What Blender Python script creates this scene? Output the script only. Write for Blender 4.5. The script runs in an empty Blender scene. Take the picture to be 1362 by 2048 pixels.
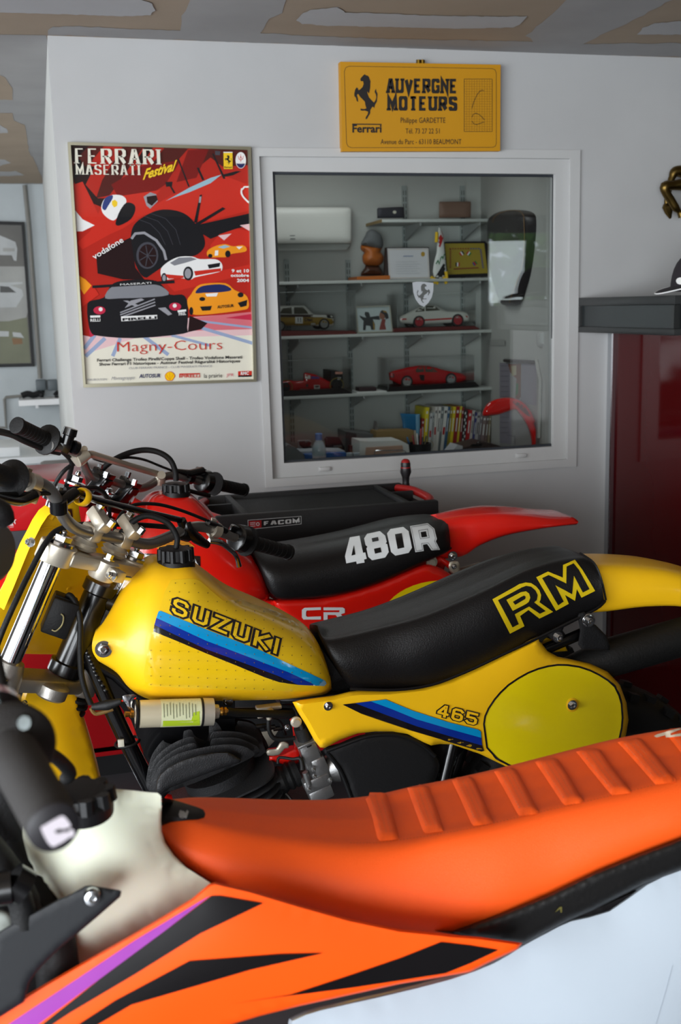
import bpy, bmesh, math, random
import numpy as np
from mathutils import Vector, Matrix
from mathutils.bvhtree import BVHTree
from mathutils.geometry import delaunay_2d_cdt
random.seed(7)
SC = bpy.context.scene
COL = SC.collection

# ------------------------------------------------------------------ camera
F_PX = 2200.0
PITCH, ROLL, YAW = (math.radians(a) for a in (10.6523, -1.5246, 14.8393))
cp, sp, cr, sr, cy, sy = math.cos(PITCH), math.sin(PITCH), math.cos(ROLL), math.sin(ROLL), math.cos(YAW), math.sin(YAW)
M = (np.array([[cr, -sr, 0], [sr, cr, 0], [0, 0, 1]]) @ np.array([[1, 0, 0], [0, cp, -sp], [0, sp, cp]])
     @ np.array([[1, 0, 0], [0, 0, -1], [0, 1, 0.]]) @ np.array([[cy, -sy, 0], [sy, cy, 0], [0, 0, 1]]))
EYE = Vector((0, 0, 1.5))
cam = bpy.data.cameras.new('camera')
camo = bpy.data.objects.new('camera', cam)
COL.objects.link(camo)
R3 = M.T @ np.diag([1, -1, -1])
mw = Matrix(R3.tolist()).to_4x4()
mw.translation = EYE
camo.matrix_world = mw
cam.sensor_fit = 'VERTICAL'
cam.sensor_height = 23.6
cam.lens = 23.6 * F_PX / 2048
cam.clip_start = 0.05
cam.dof.use_dof = True
cam.dof.focus_distance = 2.15
cam.dof.aperture_fstop = 5.0
SC.camera = camo

# ------------------------------------------------------------------ world, lights, exposure
SC.view_settings.view_transform = 'Standard'
SC.view_settings.look = 'None'
SC.view_settings.gamma = 1.0
SC.view_settings.use_curve_mapping = False
SC.view_settings.exposure = 0.0
w = bpy.data.worlds.new('sky')
SC.world = w
w.use_nodes = True
nt = w.node_tree
bg = nt.nodes['Background']
bg.inputs[0].default_value = (0.80, 0.90, 1.0, 1)
bg.inputs[1].default_value = 3.0


def area(name, loc, target, sx, sy_, power, color=(1, 1, 1)):
    l = bpy.data.lights.new(name, 'AREA')
    l.shape = 'RECTANGLE'
    l.size, l.size_y = sx, sy_
    l.energy = power
    l.color = color
    o = bpy.data.objects.new(name, l)
    COL.objects.link(o)
    o.location = loc
    d = Vector(target) - Vector(loc)
    o.rotation_euler = d.to_track_quat('-Z', 'Y').to_euler()
    return o


area('daylight_left', (-3.45, -0.2, 1.3), (1, 1.0, 1.15), 4.0, 2.0, 250, (0.93, 0.97, 1.0))
area('daylight_rear_window', (4.85, -3.35, 1.8), (4.4, 0, 1.2), 0.4, 0.65, 4, (0.85, 0.93, 1.0))
area('daylight_garage_door', (-1.75, -3.4, 1.2), (-0.1, 0, 0.9), 2.8, 2.1, 190, (0.94, 0.97, 1.0))

area('office_fill', (1.2, 4.75, 2.3), (1.2, 4.75, 0), 0.6, 0.5, 4.6, (0.95, 0.98, 1.0))  # added fill light for the dim office, no known fixture
area('daylight_passage', (-3.1, 5.8, 1.5), (0, 6.0, 1.3), 1.6, 1.6, 42, (0.93, 0.97, 1.0))

# ------------------------------------------------------------------ pixel helpers


def ray(x, y):
    return Vector((M.T @ np.array([(x - 681) / F_PX, (y - 1024) / F_PX, 1.0])).tolist())


def W(x, y, Y):
    r = ray(x, y)
    return EYE + r * (Y / r.y)


def WZ(x, y, z):
    r = ray(x, y)
    return EYE + r * ((z - EYE.z) / r.z)


def WX(x, y, X):
    r = ray(x, y)
    return EYE + r * (X / r.x)


def WP(x, y, p, n):
    r = ray(x, y)
    return EYE + r * ((Vector(p) - EYE).dot(Vector(n)) / r.dot(Vector(n)))


def crop(ox, oy, s):
    def f(pts):
        return [(ox + p[0] / s, oy + p[1] / s) + tuple(p[2:]) for p in pts]
    return f


cA = crop(0, 800, 2.724); cB = crop(0, 1150, 2.724); cC = crop(350, 860, 2.476); cD = crop(820, 950, 2.513)
cE = crop(0, 1400, 2.724); cF = crop(500, 1380, 3.405); cG = crop(700, 1400, 2.057); cP = crop(120, 270, 3.322)
cS = crop(680, 110, 4.127); cN = crop(0, 920, 6.205); cT = crop(250, 1380, 3.322); cL = crop(0, 1240, 4.54)
cK = crop(0, 1600, 4.573); cO = crop(500, 300, 2.0636); cO1 = crop(540, 390, 5.238); cO2 = crop(740, 380, 3.681)
cO3 = crop(540, 580, 4.864); cO4 = crop(760, 580, 3.891); cO5 = crop(550, 780, 4.864); cO6 = crop(780, 760, 4.127)
cR = crop(1120, 300, 2.562); cH = crop(1200, 300, 6.02); cWl = crop(0, 380, 3.413); cM = crop(970, 1100, 5.448)
cZ = crop(300, 1150, 3.584); c4 = crop(670, 1040, 5.448); c5 = crop(700, 1380, 4.54); cF2 = crop(0, 1090, 4.864)
cB2 = crop(130, 880, 3.492); cI = crop(0, 0, 2.003); cJ = crop(660, 0, 1.94)


# ------------------------------------------------------------------ materials
def lin(c):
    return tuple(((v / 255) / 12.92 if v / 255 <= 0.04045 else ((v / 255 + 0.055) / 1.055) ** 2.4) for v in c)


MATS = {}


def mat(name, rgb, rough=0.5, metal=0.0, coat=0.0, bump=0.0, scale=60.0, vary=0.0, spec=0.5, sss=0.0, kind='noise', trans=0.0, emit=0):
    if name in MATS:
        return MATS[name]
    m = bpy.data.materials.new(name)
    m.use_nodes = True
    n = m.node_tree.nodes
    L = m.node_tree.links
    b = n['Principled BSDF']
    c = lin(rgb) + (1,)
    b.inputs['Base Color'].default_value = c
    b.inputs['Roughness'].default_value = rough
    b.inputs['Metallic'].default_value = metal
    b.inputs['Coat Weight'].default_value = coat
    b.inputs['Coat Roughness'].default_value = 0.08
    b.inputs['Specular IOR Level'].default_value = spec
    if sss:
        b.inputs['Subsurface Weight'].default_value = sss
        b.inputs['Subsurface Radius'].default_value = (0.02, 0.018, 0.012)
    tc = n.new('ShaderNodeTexCoord')
    if kind == 'wave':
        t = n.new('ShaderNodeTexWave')
        t.inputs['Scale'].default_value = scale
        out = t.outputs['Fac']
    elif kind == 'voronoi':
        t = n.new('ShaderNodeTexVoronoi')
        t.inputs['Scale'].default_value = scale
        out = t.outputs['Distance']
    else:
        t = n.new('ShaderNodeTexNoise')
        t.inputs['Scale'].default_value = scale
        t.inputs['Detail'].default_value = 4
        out = t.outputs['Fac']
    L.new(tc.outputs['Object'], t.inputs['Vector'])
    if bump:
        bp = n.new('ShaderNodeBump')
        bp.inputs['Strength'].default_value = bump
        bp.inputs['Distance'].default_value = 0.002
        L.new(out, bp.inputs['Height'])
        L.new(bp.outputs['Normal'], b.inputs['Normal'])
    # gentle colour variation so nothing is dead flat
    v = max(vary, 0.03)
    t2 = n.new('ShaderNodeTexNoise')
    t2.inputs['Scale'].default_value = 4.0
    t2.inputs['Detail'].default_value = 6
    L.new(tc.outputs['Object'], t2.inputs['Vector'])
    rp = n.new('ShaderNodeValToRGB')
    rp.color_ramp.elements[0].position = 0.3
    rp.color_ramp.elements[1].position = 0.7
    rp.color_ramp.elements[0].color = tuple(x * (1 - v) for x in c[:3]) + (1,)
    rp.color_ramp.elements[1].color = tuple(min(1, x * (1 + v)) for x in c[:3]) + (1,)
    L.new(t2.outputs['Fac'], rp.inputs['Fac'])
    L.new(rp.outputs['Color'], b.inputs['Base Color'])
    MATS[name] = m
    return m


def glass_mat(name, tint=(1, 1, 1), rough=0.0, refl=1.0):
    if name in MATS:
        return MATS[name]
    m = bpy.data.materials.new(name)
    m.use_nodes = True
    n = m.node_tree.nodes
    L = m.node_tree.links
    n.clear()
    o = n.new('ShaderNodeOutputMaterial')
    mx = n.new('ShaderNodeMixShader')
    tr = n.new('ShaderNodeBsdfTransparent')
    tr.inputs[0].default_value = tuple(tint) + (1,)
    gl = n.new('ShaderNodeBsdfGlossy')
    gl.inputs['Roughness'].default_value = rough
    fr = n.new('ShaderNodeFresnel')
    fr.inputs[0].default_value = 1.5
    mu = n.new('ShaderNodeMath')
    mu.operation = 'MULTIPLY'
    mu.inputs[1].default_value = refl
    L.new(fr.outputs[0], mu.inputs[0])
    L.new(mu.outputs[0], mx.inputs[0])
    L.new(tr.outputs[0], mx.inputs[1])
    L.new(gl.outputs[0], mx.inputs[2])
    L.new(mx.outputs[0], o.inputs[0])
    MATS[name] = m
    return m


# ------------------------------------------------------------------ scene graph helpers
BASE = {}


def thing(name, label, cat, loc=(0, 0, 0), group=None):
    o = bpy.data.objects.new(name, None)
    COL.objects.link(o)
    o.empty_display_size = 0.05
    o.location = loc
    o['label'] = label
    o['category'] = cat
    if group:
        o['group'] = group
    BASE[o.name] = Vector(loc)
    return o


def tag(o, label, cat, group=None):
    o['label'] = label
    o['category'] = cat
    if group:
        o['group'] = group
    return o


BV = {}


def obj(name, verts, faces, mats, parent=None, smooth=False, mi=None, label=None, angle=None, keep=None, kind=None):
    """verts are WORLD coordinates; they are stored relative to the parent chain."""
    if not isinstance(mats, (list, tuple)):
        mats = [mats]
    base = Vector((0, 0, 0))
    if parent is not None:
        base = BASE[parent.name]
    if keep:
        BV[keep] = BVHTree.FromPolygons([tuple(v) for v in verts], [tuple(f) for f in faces])
    me = bpy.data.meshes.new(name)
    if parent is None:
        vs = [Vector(v) for v in verts]
        mn = Vector([min(v[i] for v in vs) for i in range(3)])
        mx_ = Vector([max(v[i] for v in vs) for i in range(3)])
        org = Vector(((mn.x + mx_.x) / 2, (mn.y + mx_.y) / 2, mn.z))
    else:
        org = base
    me.from_pydata([tuple(Vector(v) - org) for v in verts], [], [tuple(f) for f in faces])
    for m in mats:
        me.materials.append(m)
    if mi is not None:
        for p, i in zip(me.polygons, mi):
            p.material_index = i
    bm = bmesh.new()
    bm.from_mesh(me)
    bmesh.ops.remove_doubles(bm, verts=bm.verts, dist=1e-6)
    bmesh.ops.recalc_face_normals(bm, faces=bm.faces)
    bm.to_mesh(me)
    bm.free()
    if smooth:
        for p in me.polygons:
            p.use_smooth = True
        try:
            me.set_sharp_from_angle(angle=math.radians(angle or 40))
        except Exception:
            pass
    o = bpy.data.objects.new(name, me)
    COL.objects.link(o)
    if parent is not None:
        o.parent = parent
    else:
        o.location = org
    BASE[o.name] = org if parent is None else base
    if label:
        o['label'] = label
    if kind:
        o['kind'] = kind
    return o


def clusters(V, F_, gap=0.002):
    """face groups whose bounding boxes stay apart"""
    par = list(range(len(V)))

    def find(a):
        while par[a] != a:
            par[a] = par[par[a]]
            a = par[a]
        return a
    for f in F_:
        r = find(f[0])
        for i in f[1:]:
            par[find(i)] = r
    comp = {}
    for k, f in enumerate(F_):
        comp.setdefault(find(f[0]), []).append(k)
    bx = []
    for fs in comp.values():
        P = [V[i] for k in fs for i in F_[k]]
        bx.append([[min(p[c] for p in P) - gap for c in range(3)], [max(p[c] for p in P) + gap for c in range(3)], fs])
    ch = True
    while ch:
        ch = False
        for i in range(len(bx)):
            for j in range(i + 1, len(bx)):
                a, b = bx[i], bx[j]
                if all(a[0][c] <= b[1][c] and b[0][c] <= a[1][c] for c in range(3)):
                    bx[i] = [[min(a[0][c], b[0][c]) for c in range(3)], [max(a[1][c], b[1][c]) for c in range(3)], a[2] + b[2]]
                    del bx[j]
                    ch = True
                    break
            if ch:
                break
    return [b[2] for b in bx]


class MB:
    """collects primitives (world coordinates) into one mesh"""

    def __init__(s):
        s.v, s.f, s.m, s.cur = [], [], [], 0

    def add(s, vs, fs):
        n = len(s.v)
        s.v += [Vector(v) for v in vs]
        s.f += [tuple(i + n for i in f) for f in fs]
        s.m += [s.cur] * len(fs)
        return s

    def hexa(s, p):
        """8 corners: 0-3 one face (loop), 4-7 the opposite face"""
        return s.add(p, [(0, 3, 2, 1), (4, 5, 6, 7), (0, 1, 5, 4), (1, 2, 6, 5), (2, 3, 7, 6), (3, 0, 4, 7)])

    def box(s, a, b, bev=0.0):
        x0, y0, z0 = a
        x1, y1, z1 = b
        if bev:
            c = Vector(((x0 + x1) / 2, (y0 + y1) / 2, (z0 + z1) / 2))
            return s.obox(c, (1, 0, 0), (0, 1, 0), (0, 0, 1), abs(x1 - x0), abs(y1 - y0), abs(z1 - z0), bev)
        return s.hexa([(x0, y0, z0), (x1, y0, z0), (x1, y1, z0), (x0, y1, z0), (x0, y0, z1), (x1, y0, z1), (x1, y1, z1), (x0, y1, z1)])

    def obox(s, c, ax, ay, az, sx, sy_, sz, bev=0.0):
        c, ax, ay, az = Vector(c), Vector(ax).normalized(), Vector(ay).normalized(), Vector(az).normalized()
        bm = bmesh.new()
        bmesh.ops.create_cube(bm, size=1)
        for v in bm.verts:
            v.co = Vector((v.co.x * sx, v.co.y * sy_, v.co.z * sz))
        if bev:
            bmesh.ops.bevel(bm, geom=bm.edges[:], offset=bev, segments=2, affect='EDGES', profile=0.5)
        bm.verts.index_update()
        vs = [c + ax * v.co.x + ay * v.co.y + az * v.co.z for v in bm.verts]
        fs = [[v.index for v in f.verts] for f in bm.faces]
        bm.free()
        return s.add(vs, fs)

    def tube(s, pts, r, seg=10, cap=True, sm=0):
        pts = [Vector(p) for p in pts]
        rs = list(r) if isinstance(r, (list, tuple)) else [r] * len(pts)
        if sm and len(pts) > 2:
            pts, rs = catmull(pts, rs, sm)
        n = len(pts)
        t = [(pts[min(i + 1, n - 1)] - pts[max(i - 1, 0)]).normalized() for i in range(n)]
        u = t[0].orthogonal().normalized()
        vs, fs = [], []
        for i in range(n):
            u = (u - t[i] * u.dot(t[i])).normalized()
            w_ = t[i].cross(u)
            for k in range(seg):
                a = 2 * math.pi * k / seg
                vs.append(pts[i] + (u * math.cos(a) + w_ * math.sin(a)) * rs[i])
        for i in range(n - 1):
            for k in range(seg):
                k2 = (k + 1) % seg
                fs.append((i * seg + k, i * seg + k2, (i + 1) * seg + k2, (i + 1) * seg + k))
        if cap:
            fs.append(tuple(range(seg - 1, -1, -1)))
            fs.append(tuple((n - 1) * seg + k for k in range(seg)))
        return s.add(vs, fs)

    def lathe(s, p, d, prof, seg=20):
        """prof: list of (distance along d, radius)"""
        p, d = Vector(p), Vector(d).normalized()
        u = d.orthogonal().normalized()
        w_ = d.cross(u)
        vs, fs = [], []
        for (h, r) in prof:
            for k in range(seg):
                a = 2 * math.pi * k / seg
                vs.append(p + d * h + (u * math.cos(a) + w_ * math.sin(a)) * max(r, 1e-5))
        for i in range(len(prof) - 1):
            for k in range(seg):
                k2 = (k + 1) % seg
                fs.append((i * seg + k, i * seg + k2, (i + 1) * seg + k2, (i + 1) * seg + k))
        fs.append(tuple(range(seg - 1, -1, -1)))
        fs.append(tuple((len(prof) - 1) * seg + k for k in range(seg)))
        return s.add(vs, fs)

    def bolt(s, p, d, r=0.008, h=0.006):
        """washer, hexagonal head and a dimple"""
        p, d = Vector(p), Vector(d).normalized()
        s.lathe(p, d, [(0, r * 1.5), (h * 0.3, r * 1.5), (h * 0.3, r * 1.1)], 18)
        s.lathe(p + d * h * 0.3, d, [(0, r), (h, r), (h * 1.15, r * 0.8), (h * 1.15, r * 0.45), (h * 0.7, r * 0.4)], 6)
        return s

    def torus(s, c, ax, R, r, seg=32, rs=10, flat=1.0):
        c, ax = Vector(c), Vector(ax).normalized()
        u = ax.orthogonal().normalized()
        w_ = ax.cross(u)
        vs, fs = [], []
        for i in range(seg):
            a = 2 * math.pi * i / seg
            rd = u * math.cos(a) + w_ * math.sin(a)
            for k in range(rs):
                b = 2 * math.pi * k / rs
                vs.append(c + rd * (R + r * math.cos(b)) + ax * (r * flat * math.sin(b)))
        for i in range(seg):
            for k in range(rs):
                i2, k2 = (i + 1) % seg, (k + 1) % rs
                fs.append((i * rs + k, i * rs + k2, i2 * rs + k2, i2 * rs + k))
        return s.add(vs, fs)

    def build(s, name, mats, parent=None, smooth=True, **kw):
        if parent is not None and 'kind' not in kw and 'keep' not in kw and not isinstance(mats, (list, tuple)):
            gs = clusters(s.v, s.f)
            if 1 < len(gs) <= 14:
                nm = name[:-1] if name.endswith('s') and not name.endswith('ss') else name
                r = None
                for fi in gs:
                    us = sorted({i for k in fi for i in s.f[k]})
                    mp = {u: i for i, u in enumerate(us)}
                    o = obj(nm, [s.v[u] for u in us], [tuple(mp[i] for i in s.f[k]) for k in fi], mats, parent, smooth=smooth, **kw)
                    r = r or o
                return r
        return obj(name, s.v, s.f, mats, parent, smooth=smooth, mi=s.m if isinstance(mats, (list, tuple)) else None, **kw)


def catmull(pts, rs, k):
    P, R_ = [], []
    n = len(pts)
    for i in range(n - 1):
        p0, p1, p2, p3 = pts[max(i - 1, 0)], pts[i], pts[i + 1], pts[min(i + 2, n - 1)]
        for j in range(k):
            t = j / k
            P.append(0.5 * ((2 * p1) + (p2 - p0) * t + (2 * p0 - 5 * p1 + 4 * p2 - p3) * t * t + (3 * p1 - p0 - 3 * p2 + p3) * t ** 3))
            R_.append(rs[i] * (1 - t) + rs[i + 1] * t)
    P.append(pts[-1])
    R_.append(rs[-1])
    return P, R_


def smooth_loop(pts, k=4, sharp=()):
    """closed Catmull-Rom through 2D points"""
    n = len(pts)
    out = []
    for i in range(n):
        p0, p1, p2, p3 = pts[i - 1], pts[i], pts[(i + 1) % n], pts[(i + 2) % n]
        if i in sharp:
            p0 = p1
        if (i + 1) % n in sharp:
            p3 = p2
        for j in range(k):
            t = j / k
            out.append(tuple(0.5 * ((2 * p1[c]) + (p2[c] - p0[c]) * t + (2 * p0[c] - 5 * p1[c] + 4 * p2[c] - p3[c]) * t * t
                                    + (3 * p1[c] - p0[c] - 3 * p2[c] + p3[c]) * t ** 3) for c in (0, 1)))
    return out


def resample(poly, step):
    out = []
    n = len(poly)
    for i in range(n):
        a, b = poly[i], poly[(i + 1) % n]
        d = math.hypot(b[0] - a[0], b[1] - a[1])
        k = max(1, int(math.ceil(d / step)))
        for j in range(k):
            t = j / k
            out.append((a[0] + (b[0] - a[0]) * t, a[1] + (b[1] - a[1]) * t))
    return out


def border(px, py, poly):
    """inside mask and distance to the border, vectorised"""
    P = np.array(poly, float)
    Q = np.roll(P, -1, axis=0)
    X = px[:, None]
    Yv = py[:, None]
    c = ((P[:, 1] > Yv) != (Q[:, 1] > Yv)) & (X < (Q[:, 0] - P[:, 0]) * (Yv - P[:, 1]) / (Q[:, 1] - P[:, 1] + 1e-12) + P[:, 0])
    ins = c.sum(1) % 2 == 1
    d = Q - P
    l2 = (d ** 2).sum(1) + 1e-12
    t = np.clip(((X - P[:, 0]) * d[:, 0] + (Yv - P[:, 1]) * d[:, 1]) / l2, 0, 1)
    D = np.sqrt((X - P[:, 0] - t * d[:, 0]) ** 2 + (Yv - P[:, 1] - t * d[:, 1]) ** 2).min(1)
    return ins, D


def fill(poly, step, inner=True, rings=()):
    """triangulate a pixel polygon with interior points: returns points, distance, triangles, number of rim points"""
    bd = resample(poly, step)
    pts = list(bd)
    D = [0.0] * len(bd)
    if inner:
        P = np.array(bd)
        gx = np.arange(P[:, 0].min() + step * 0.5, P[:, 0].max(), step)
        gy = np.arange(P[:, 1].min() + step * 0.5, P[:, 1].max(), step)
        if len(gx) and len(gy):
            a, b = np.meshgrid(gx, gy)
            a = a.copy()
            a[1::2] += step * 0.5
            a, b = a.ravel(), b.ravel()
            ins, dd = border(a, b, bd)
            ok = ins & (dd > (rings[-1] if rings else 0) + step * 0.45)
            pts += list(zip(a[ok].tolist(), b[ok].tolist()))
            D += dd[ok].tolist()
    n = len(bd)
    if rings:
        ar = sum(bd[i - 1][0] * bd[i][1] - bd[i][0] * bd[i - 1][1] for i in range(n))
        sg = 1 if ar > 0 else -1
        for ro in rings:
            q = []
            for i in range(n):
                dx, dy = bd[(i + 1) % n][0] - bd[i - 1][0], bd[(i + 1) % n][1] - bd[i - 1][1]
                l = math.hypot(dx, dy) or 1
                q.append((bd[i][0] - dy / l * sg * ro, bd[i][1] + dx / l * sg * ro))
            ins, dd = border(np.array([a[0] for a in q]), np.array([a[1] for a in q]), bd)
            for a, k, d in zip(q, ins, dd):
                if k and d > ro * 0.8:
                    pts.append(a)
                    D.append(float(d))
    r = delaunay_2d_cdt([Vector(p) for p in pts], [(i, (i + 1) % n) for i in range(n)], [], 1, 1e-5)
    vs, _, fs, orig = r[0], r[1], r[2], r[3]
    tr = [tuple(f) for f in fs]
    out = [(v.x, v.y) for v in vs]
    DD = [D[o[0]] if o else 0.0 for o in orig]
    cx = np.array([sum(out[i][0] for i in t) / 3 for t in tr])
    cyv = np.array([sum(out[i][1] for i in t) / 3 for t in tr])
    if len(tr):
        ins, _d = border(cx, cyv, bd)
        tr = [t for t, k in zip(tr, ins) if k]
    return out, DD, tr


def pillow(name, poly, Y, mats, parent=None, depth=0.01, rad=12, thick=0.01, step=9, profile='round', dome=0.0, plane=None, keep=None, label=None, yfn=None):
    """solid panel: outline traced on the plane y=Y, rounded towards the viewer side by depth; thick to the back"""
    pts, D, tr = fill(poly, step, rings=(rad * .1, rad * .35) if rad > 3 else ())
    vs = []
    mxd = max(D) if D else 1
    H = []
    for d in D:
        t = min(d / rad, 1.0) if rad else 1
        H.append(depth * (math.sqrt(max(0, 1 - (1 - t) ** 2)) if profile == 'round' else t) + (dome * (d / mxd) ** 0.7 if dome else 0))
    if dome or rad > 40:
        Ha = np.array(H)
        E_ = np.array([(t[i], t[j]) for t in tr for i, j in ((0, 1), (1, 2), (2, 0))])
        rim = np.array(D) < rad * .5 if rad <= 40 else np.array(D) < 1e-6
        cnt_ = np.bincount(E_.ravel(), minlength=len(H)).astype(float) + 1e-9
        for _ in range(40):
            sm = np.bincount(E_[:, 0], Ha[E_[:, 1]], len(H)) + np.bincount(E_[:, 1], Ha[E_[:, 0]], len(H))
            Ha = np.where(rim, Ha, sm / cnt_)
        H = Ha.tolist()

    def place(x, y, off):
        if plane:
            p, n = plane
            q = WP(x, y, p, n)
            return q + Vector(n).normalized() * off if off else q
        yy = (yfn(x, y) if yfn else Y)
        return W(x, y, yy - off)
    for (x, y), h in zip(pts, H):
        vs.append(place(x, y, h))
    n = len(vs)
    cnt = {}
    for t in tr:
        for i in range(3):
            e = (t[i], t[(i + 1) % 3])
            k = (min(e), max(e))
            cnt.setdefault(k, []).append(e)
    fs = list(tr)
    if thick:
        vs += [place(x, y, -thick) for (x, y) in pts]
        fs += [(t[2] + n, t[1] + n, t[0] + n) for t in tr]
        for k, es in cnt.items():
            if len(es) == 1:
                a, b = es[0]
                fs.append((b, a, a + n, b + n))
    return obj(name, vs, fs, mats, parent, smooth=True, keep=keep, label=label, angle=50)


def loft(name, m, stations, mats, parent=None, ku=4, kv=4, mirror=True, keep=None, label=None, close=True, crown=0.004):
    """stations: lists of (px, py, v) from the near lower edge to the crest; v towards the camera from mid plane y=m"""
    S = []
    for st in stations:
        if st[-1][2] < 0:      # far silhouette of a flat top: mirrored to the near side, with a slight crown
            sh, si = st[-2], st[-1]
            r1, r2 = ray(*sh[:2]), ray(*si[:2])
            k1, k2 = -r1.z / r1.y, -r2.z / r2.y
            v = min(max(m * (k1 - k2) / (k1 + k2), 0.02), sh[2] + 0.01)
            a = W(sh[0], sh[1], m - v)
            q = W(si[0], si[1], m + v)
            dv = v - sh[2] + 0.012
            P = [W(x, y, m - max(v_ + dv, 0.01)) for (x, y, v_) in st[:-2]] + [a, Vector((a.x * .5 + q.x * .5, m - v * .5, (a.z + q.z) / 2 + crown * .8)), Vector((q.x, m, (a.z + q.z) / 2 + crown))]
        else:
            P = [W(x, y, m - v) for (x, y, v) in st]
        P, _ = catmull(P, [0] * len(P), kv)
        S.append(P)
    n = len(S[0])
    cols = []
    for j in range(n):
        c, _ = catmull([s_[j] for s_ in S], [0] * len(S), ku)
        cols.append(c)
    nu = len(cols[0])
    rows = []
    for i in range(nu):
        r = [cols[j][i] for j in range(n)]
        if mirror:
            yc = m
            mr = [Vector((p.x, 2 * yc - p.y, p.z)) for p in reversed(r)]
            if abs(r[-1].y - yc) < 1e-4:
                mr = mr[1:]
            r = r + mr
        rows.append(r)
    k = len(rows[0])
    vs = [p for r in rows for p in r]
    fs = []
    for i in range(nu - 1):
        for j in range(k - 1 + (1 if close else 0)):
            j2 = (j + 1) % k
            fs.append((i * k + j, i * k + j2, (i + 1) * k + j2, (i + 1) * k + j))
    if close:
        for i in (0, nu - 1):
            c = sum((rows[i][j] for j in range(k)), Vector()) / k
            ci = len(vs)
            vs.append(c)
            for j in range(k):
                fs.append((i * k + j, i * k + (j + 1) % k, ci))
    return obj(name, vs, fs, mats, parent, smooth=True, keep=keep, label=label, angle=60)


def drape(name, layers, targets, mats, parent=None, step=7, off=0.0006, gap=0.00025, thick=0.0, label=None):
    """print or cloth lying on a surface: each layer is (pixel polygons, material index); points are put on the target surface"""
    vs, fs, mi = [], [], []
    for li, lay in enumerate(layers):
        polys, k = lay[0], lay[1]
        o_ = off + gap * (lay[2] if len(lay) > 2 else li)
        for poly in polys:
            pts, D, tr = fill(poly, step)
            b = len(vs)
            good = []
            hits = []
            for (x, y) in pts:
                r = ray(x, y).normalized()
                best = None
                for t in targets:
                    h = BV[t].ray_cast(EYE, r)
                    if h[0] is not None and (best is None or h[3] < best[3]):
                        best = h
                if best is None:
                    hits.append(None)
                    good.append(False)
                else:
                    nrm = best[1]
                    if nrm.dot(r) > 0:
                        nrm = -nrm
                    hits.append((best[0], nrm))
                    good.append(True)
            for h in hits:
                vs.append(h[0] + h[1] * o_ if h else EYE)
            for t in tr:
                if all(good[i] for i in t) and max((vs[b + t[i]] - vs[b + t[i - 1]]).length for i in range(3)) < 0.12:
                    fs.append(tuple(b + i for i in t))
                    mi.append(k)
    used = sorted({i for f in fs for i in f})
    mp = {u: i for i, u in enumerate(used)}
    vs = [vs[u] for u in used]
    fs = [tuple(mp[i] for i in f) for f in fs]
    if not fs:
        return None
    return obj(name, vs, fs, mats, parent, smooth=True, mi=mi, label=label)


def flat(name, layers, Y, mats, parent=None, off=0.0005, gap=0.0003, plane=None, step=400, label=None):
    """flat print on the plane y=Y (or plane=(p,n), n towards the viewer); layers as in drape"""
    vs, fs, mi = [], [], []
    for li, lay in enumerate(layers):
        polys, k = lay[0], lay[1]
        o_ = off + gap * (lay[2] if len(lay) > 2 else li)
        for poly in polys:
            if len(poly) == 4 or len(poly) == 3:
                pts, tr = poly, [tuple(range(len(poly)))]
            else:
                pts, D, tr = fill(poly, step, inner=False)
            b = len(vs)
            for q in pts:
                if plane:
                    vs.append(WP(q[0], q[1], plane[0], plane[1]) + Vector(plane[1]).normalized() * o_)
                else:
                    vs.append(W(q[0], q[1], Y - o_))
            for t in tr:
                fs.append(tuple(b + i for i in t))
                mi.append(k)
    return obj(name, vs, fs, mats, parent, mi=mi, label=label)


def prism(name, poly, Y0, Y1, mats, parent=None, label=None, bev=0.0, keep=None):
    """outline at depth Y0 extruded straight back to Y1"""
    front = [W(x, y, Y0) for x, y in poly]
    back = [Vector((p.x, Y1, p.z)) for p in front]
    n = len(front)
    fs = [tuple(range(n)), tuple(range(2 * n - 1, n - 1, -1))] + [(i, (i + 1) % n, (i + 1) % n + n, i + n) for i in range(n)]
    return obj(name, front + back, fs, mats, parent, label=label, smooth=False, keep=keep)


# ------------------------------------------------------------------ lettering
def text_polys(s, x0, y0, x1, y1, h, bold=0.0, shear=0.0, up=None, fit=True):
    """built-in font outline as pixel polygons (triangles); baseline (x0,y0)-(x1,y1), capital height h px"""
    cu = bpy.data.curves.new('t', 'FONT')
    cu.body = s
    cu.size = 1
    cu.offset = bold
    cu.shear = shear
    cu.resolution_u = 2
    o = bpy.data.objects.new('t', cu)
    COL.objects.link(o)
    dg = bpy.context.evaluated_depsgraph_get()
    me = o.evaluated_get(dg).to_mesh()
    V = [(v.co.x, v.co.y) for v in me.vertices]
    Fc = [tuple(p.vertices) for p in me.polygons]
    o.evaluated_get(dg).to_mesh_clear()
    bpy.data.objects.remove(o)
    bpy.data.curves.remove(cu)
    if not V:
        return []
    a, b = min(v[0] for v in V), max(v[0] for v in V)
    L_ = math.hypot(x1 - x0, y1 - y0)
    ux, uy = (x1 - x0), (y1 - y0)
    if up is None:
        up = (uy / L_, -ux / L_)
    else:
        q = math.hypot(*up)
        up = (up[0] / q, up[1] / q)
    out = []
    for f in Fc:
        out.append([(x0 + ux * (V[i][0] - a) / (b - a) + up[0] * h * V[i][1] / 0.69,
                     y0 + uy * (V[i][0] - a) / (b - a) + up[1] * h * V[i][1] / 0.69) for i in f])
    return out


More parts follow.
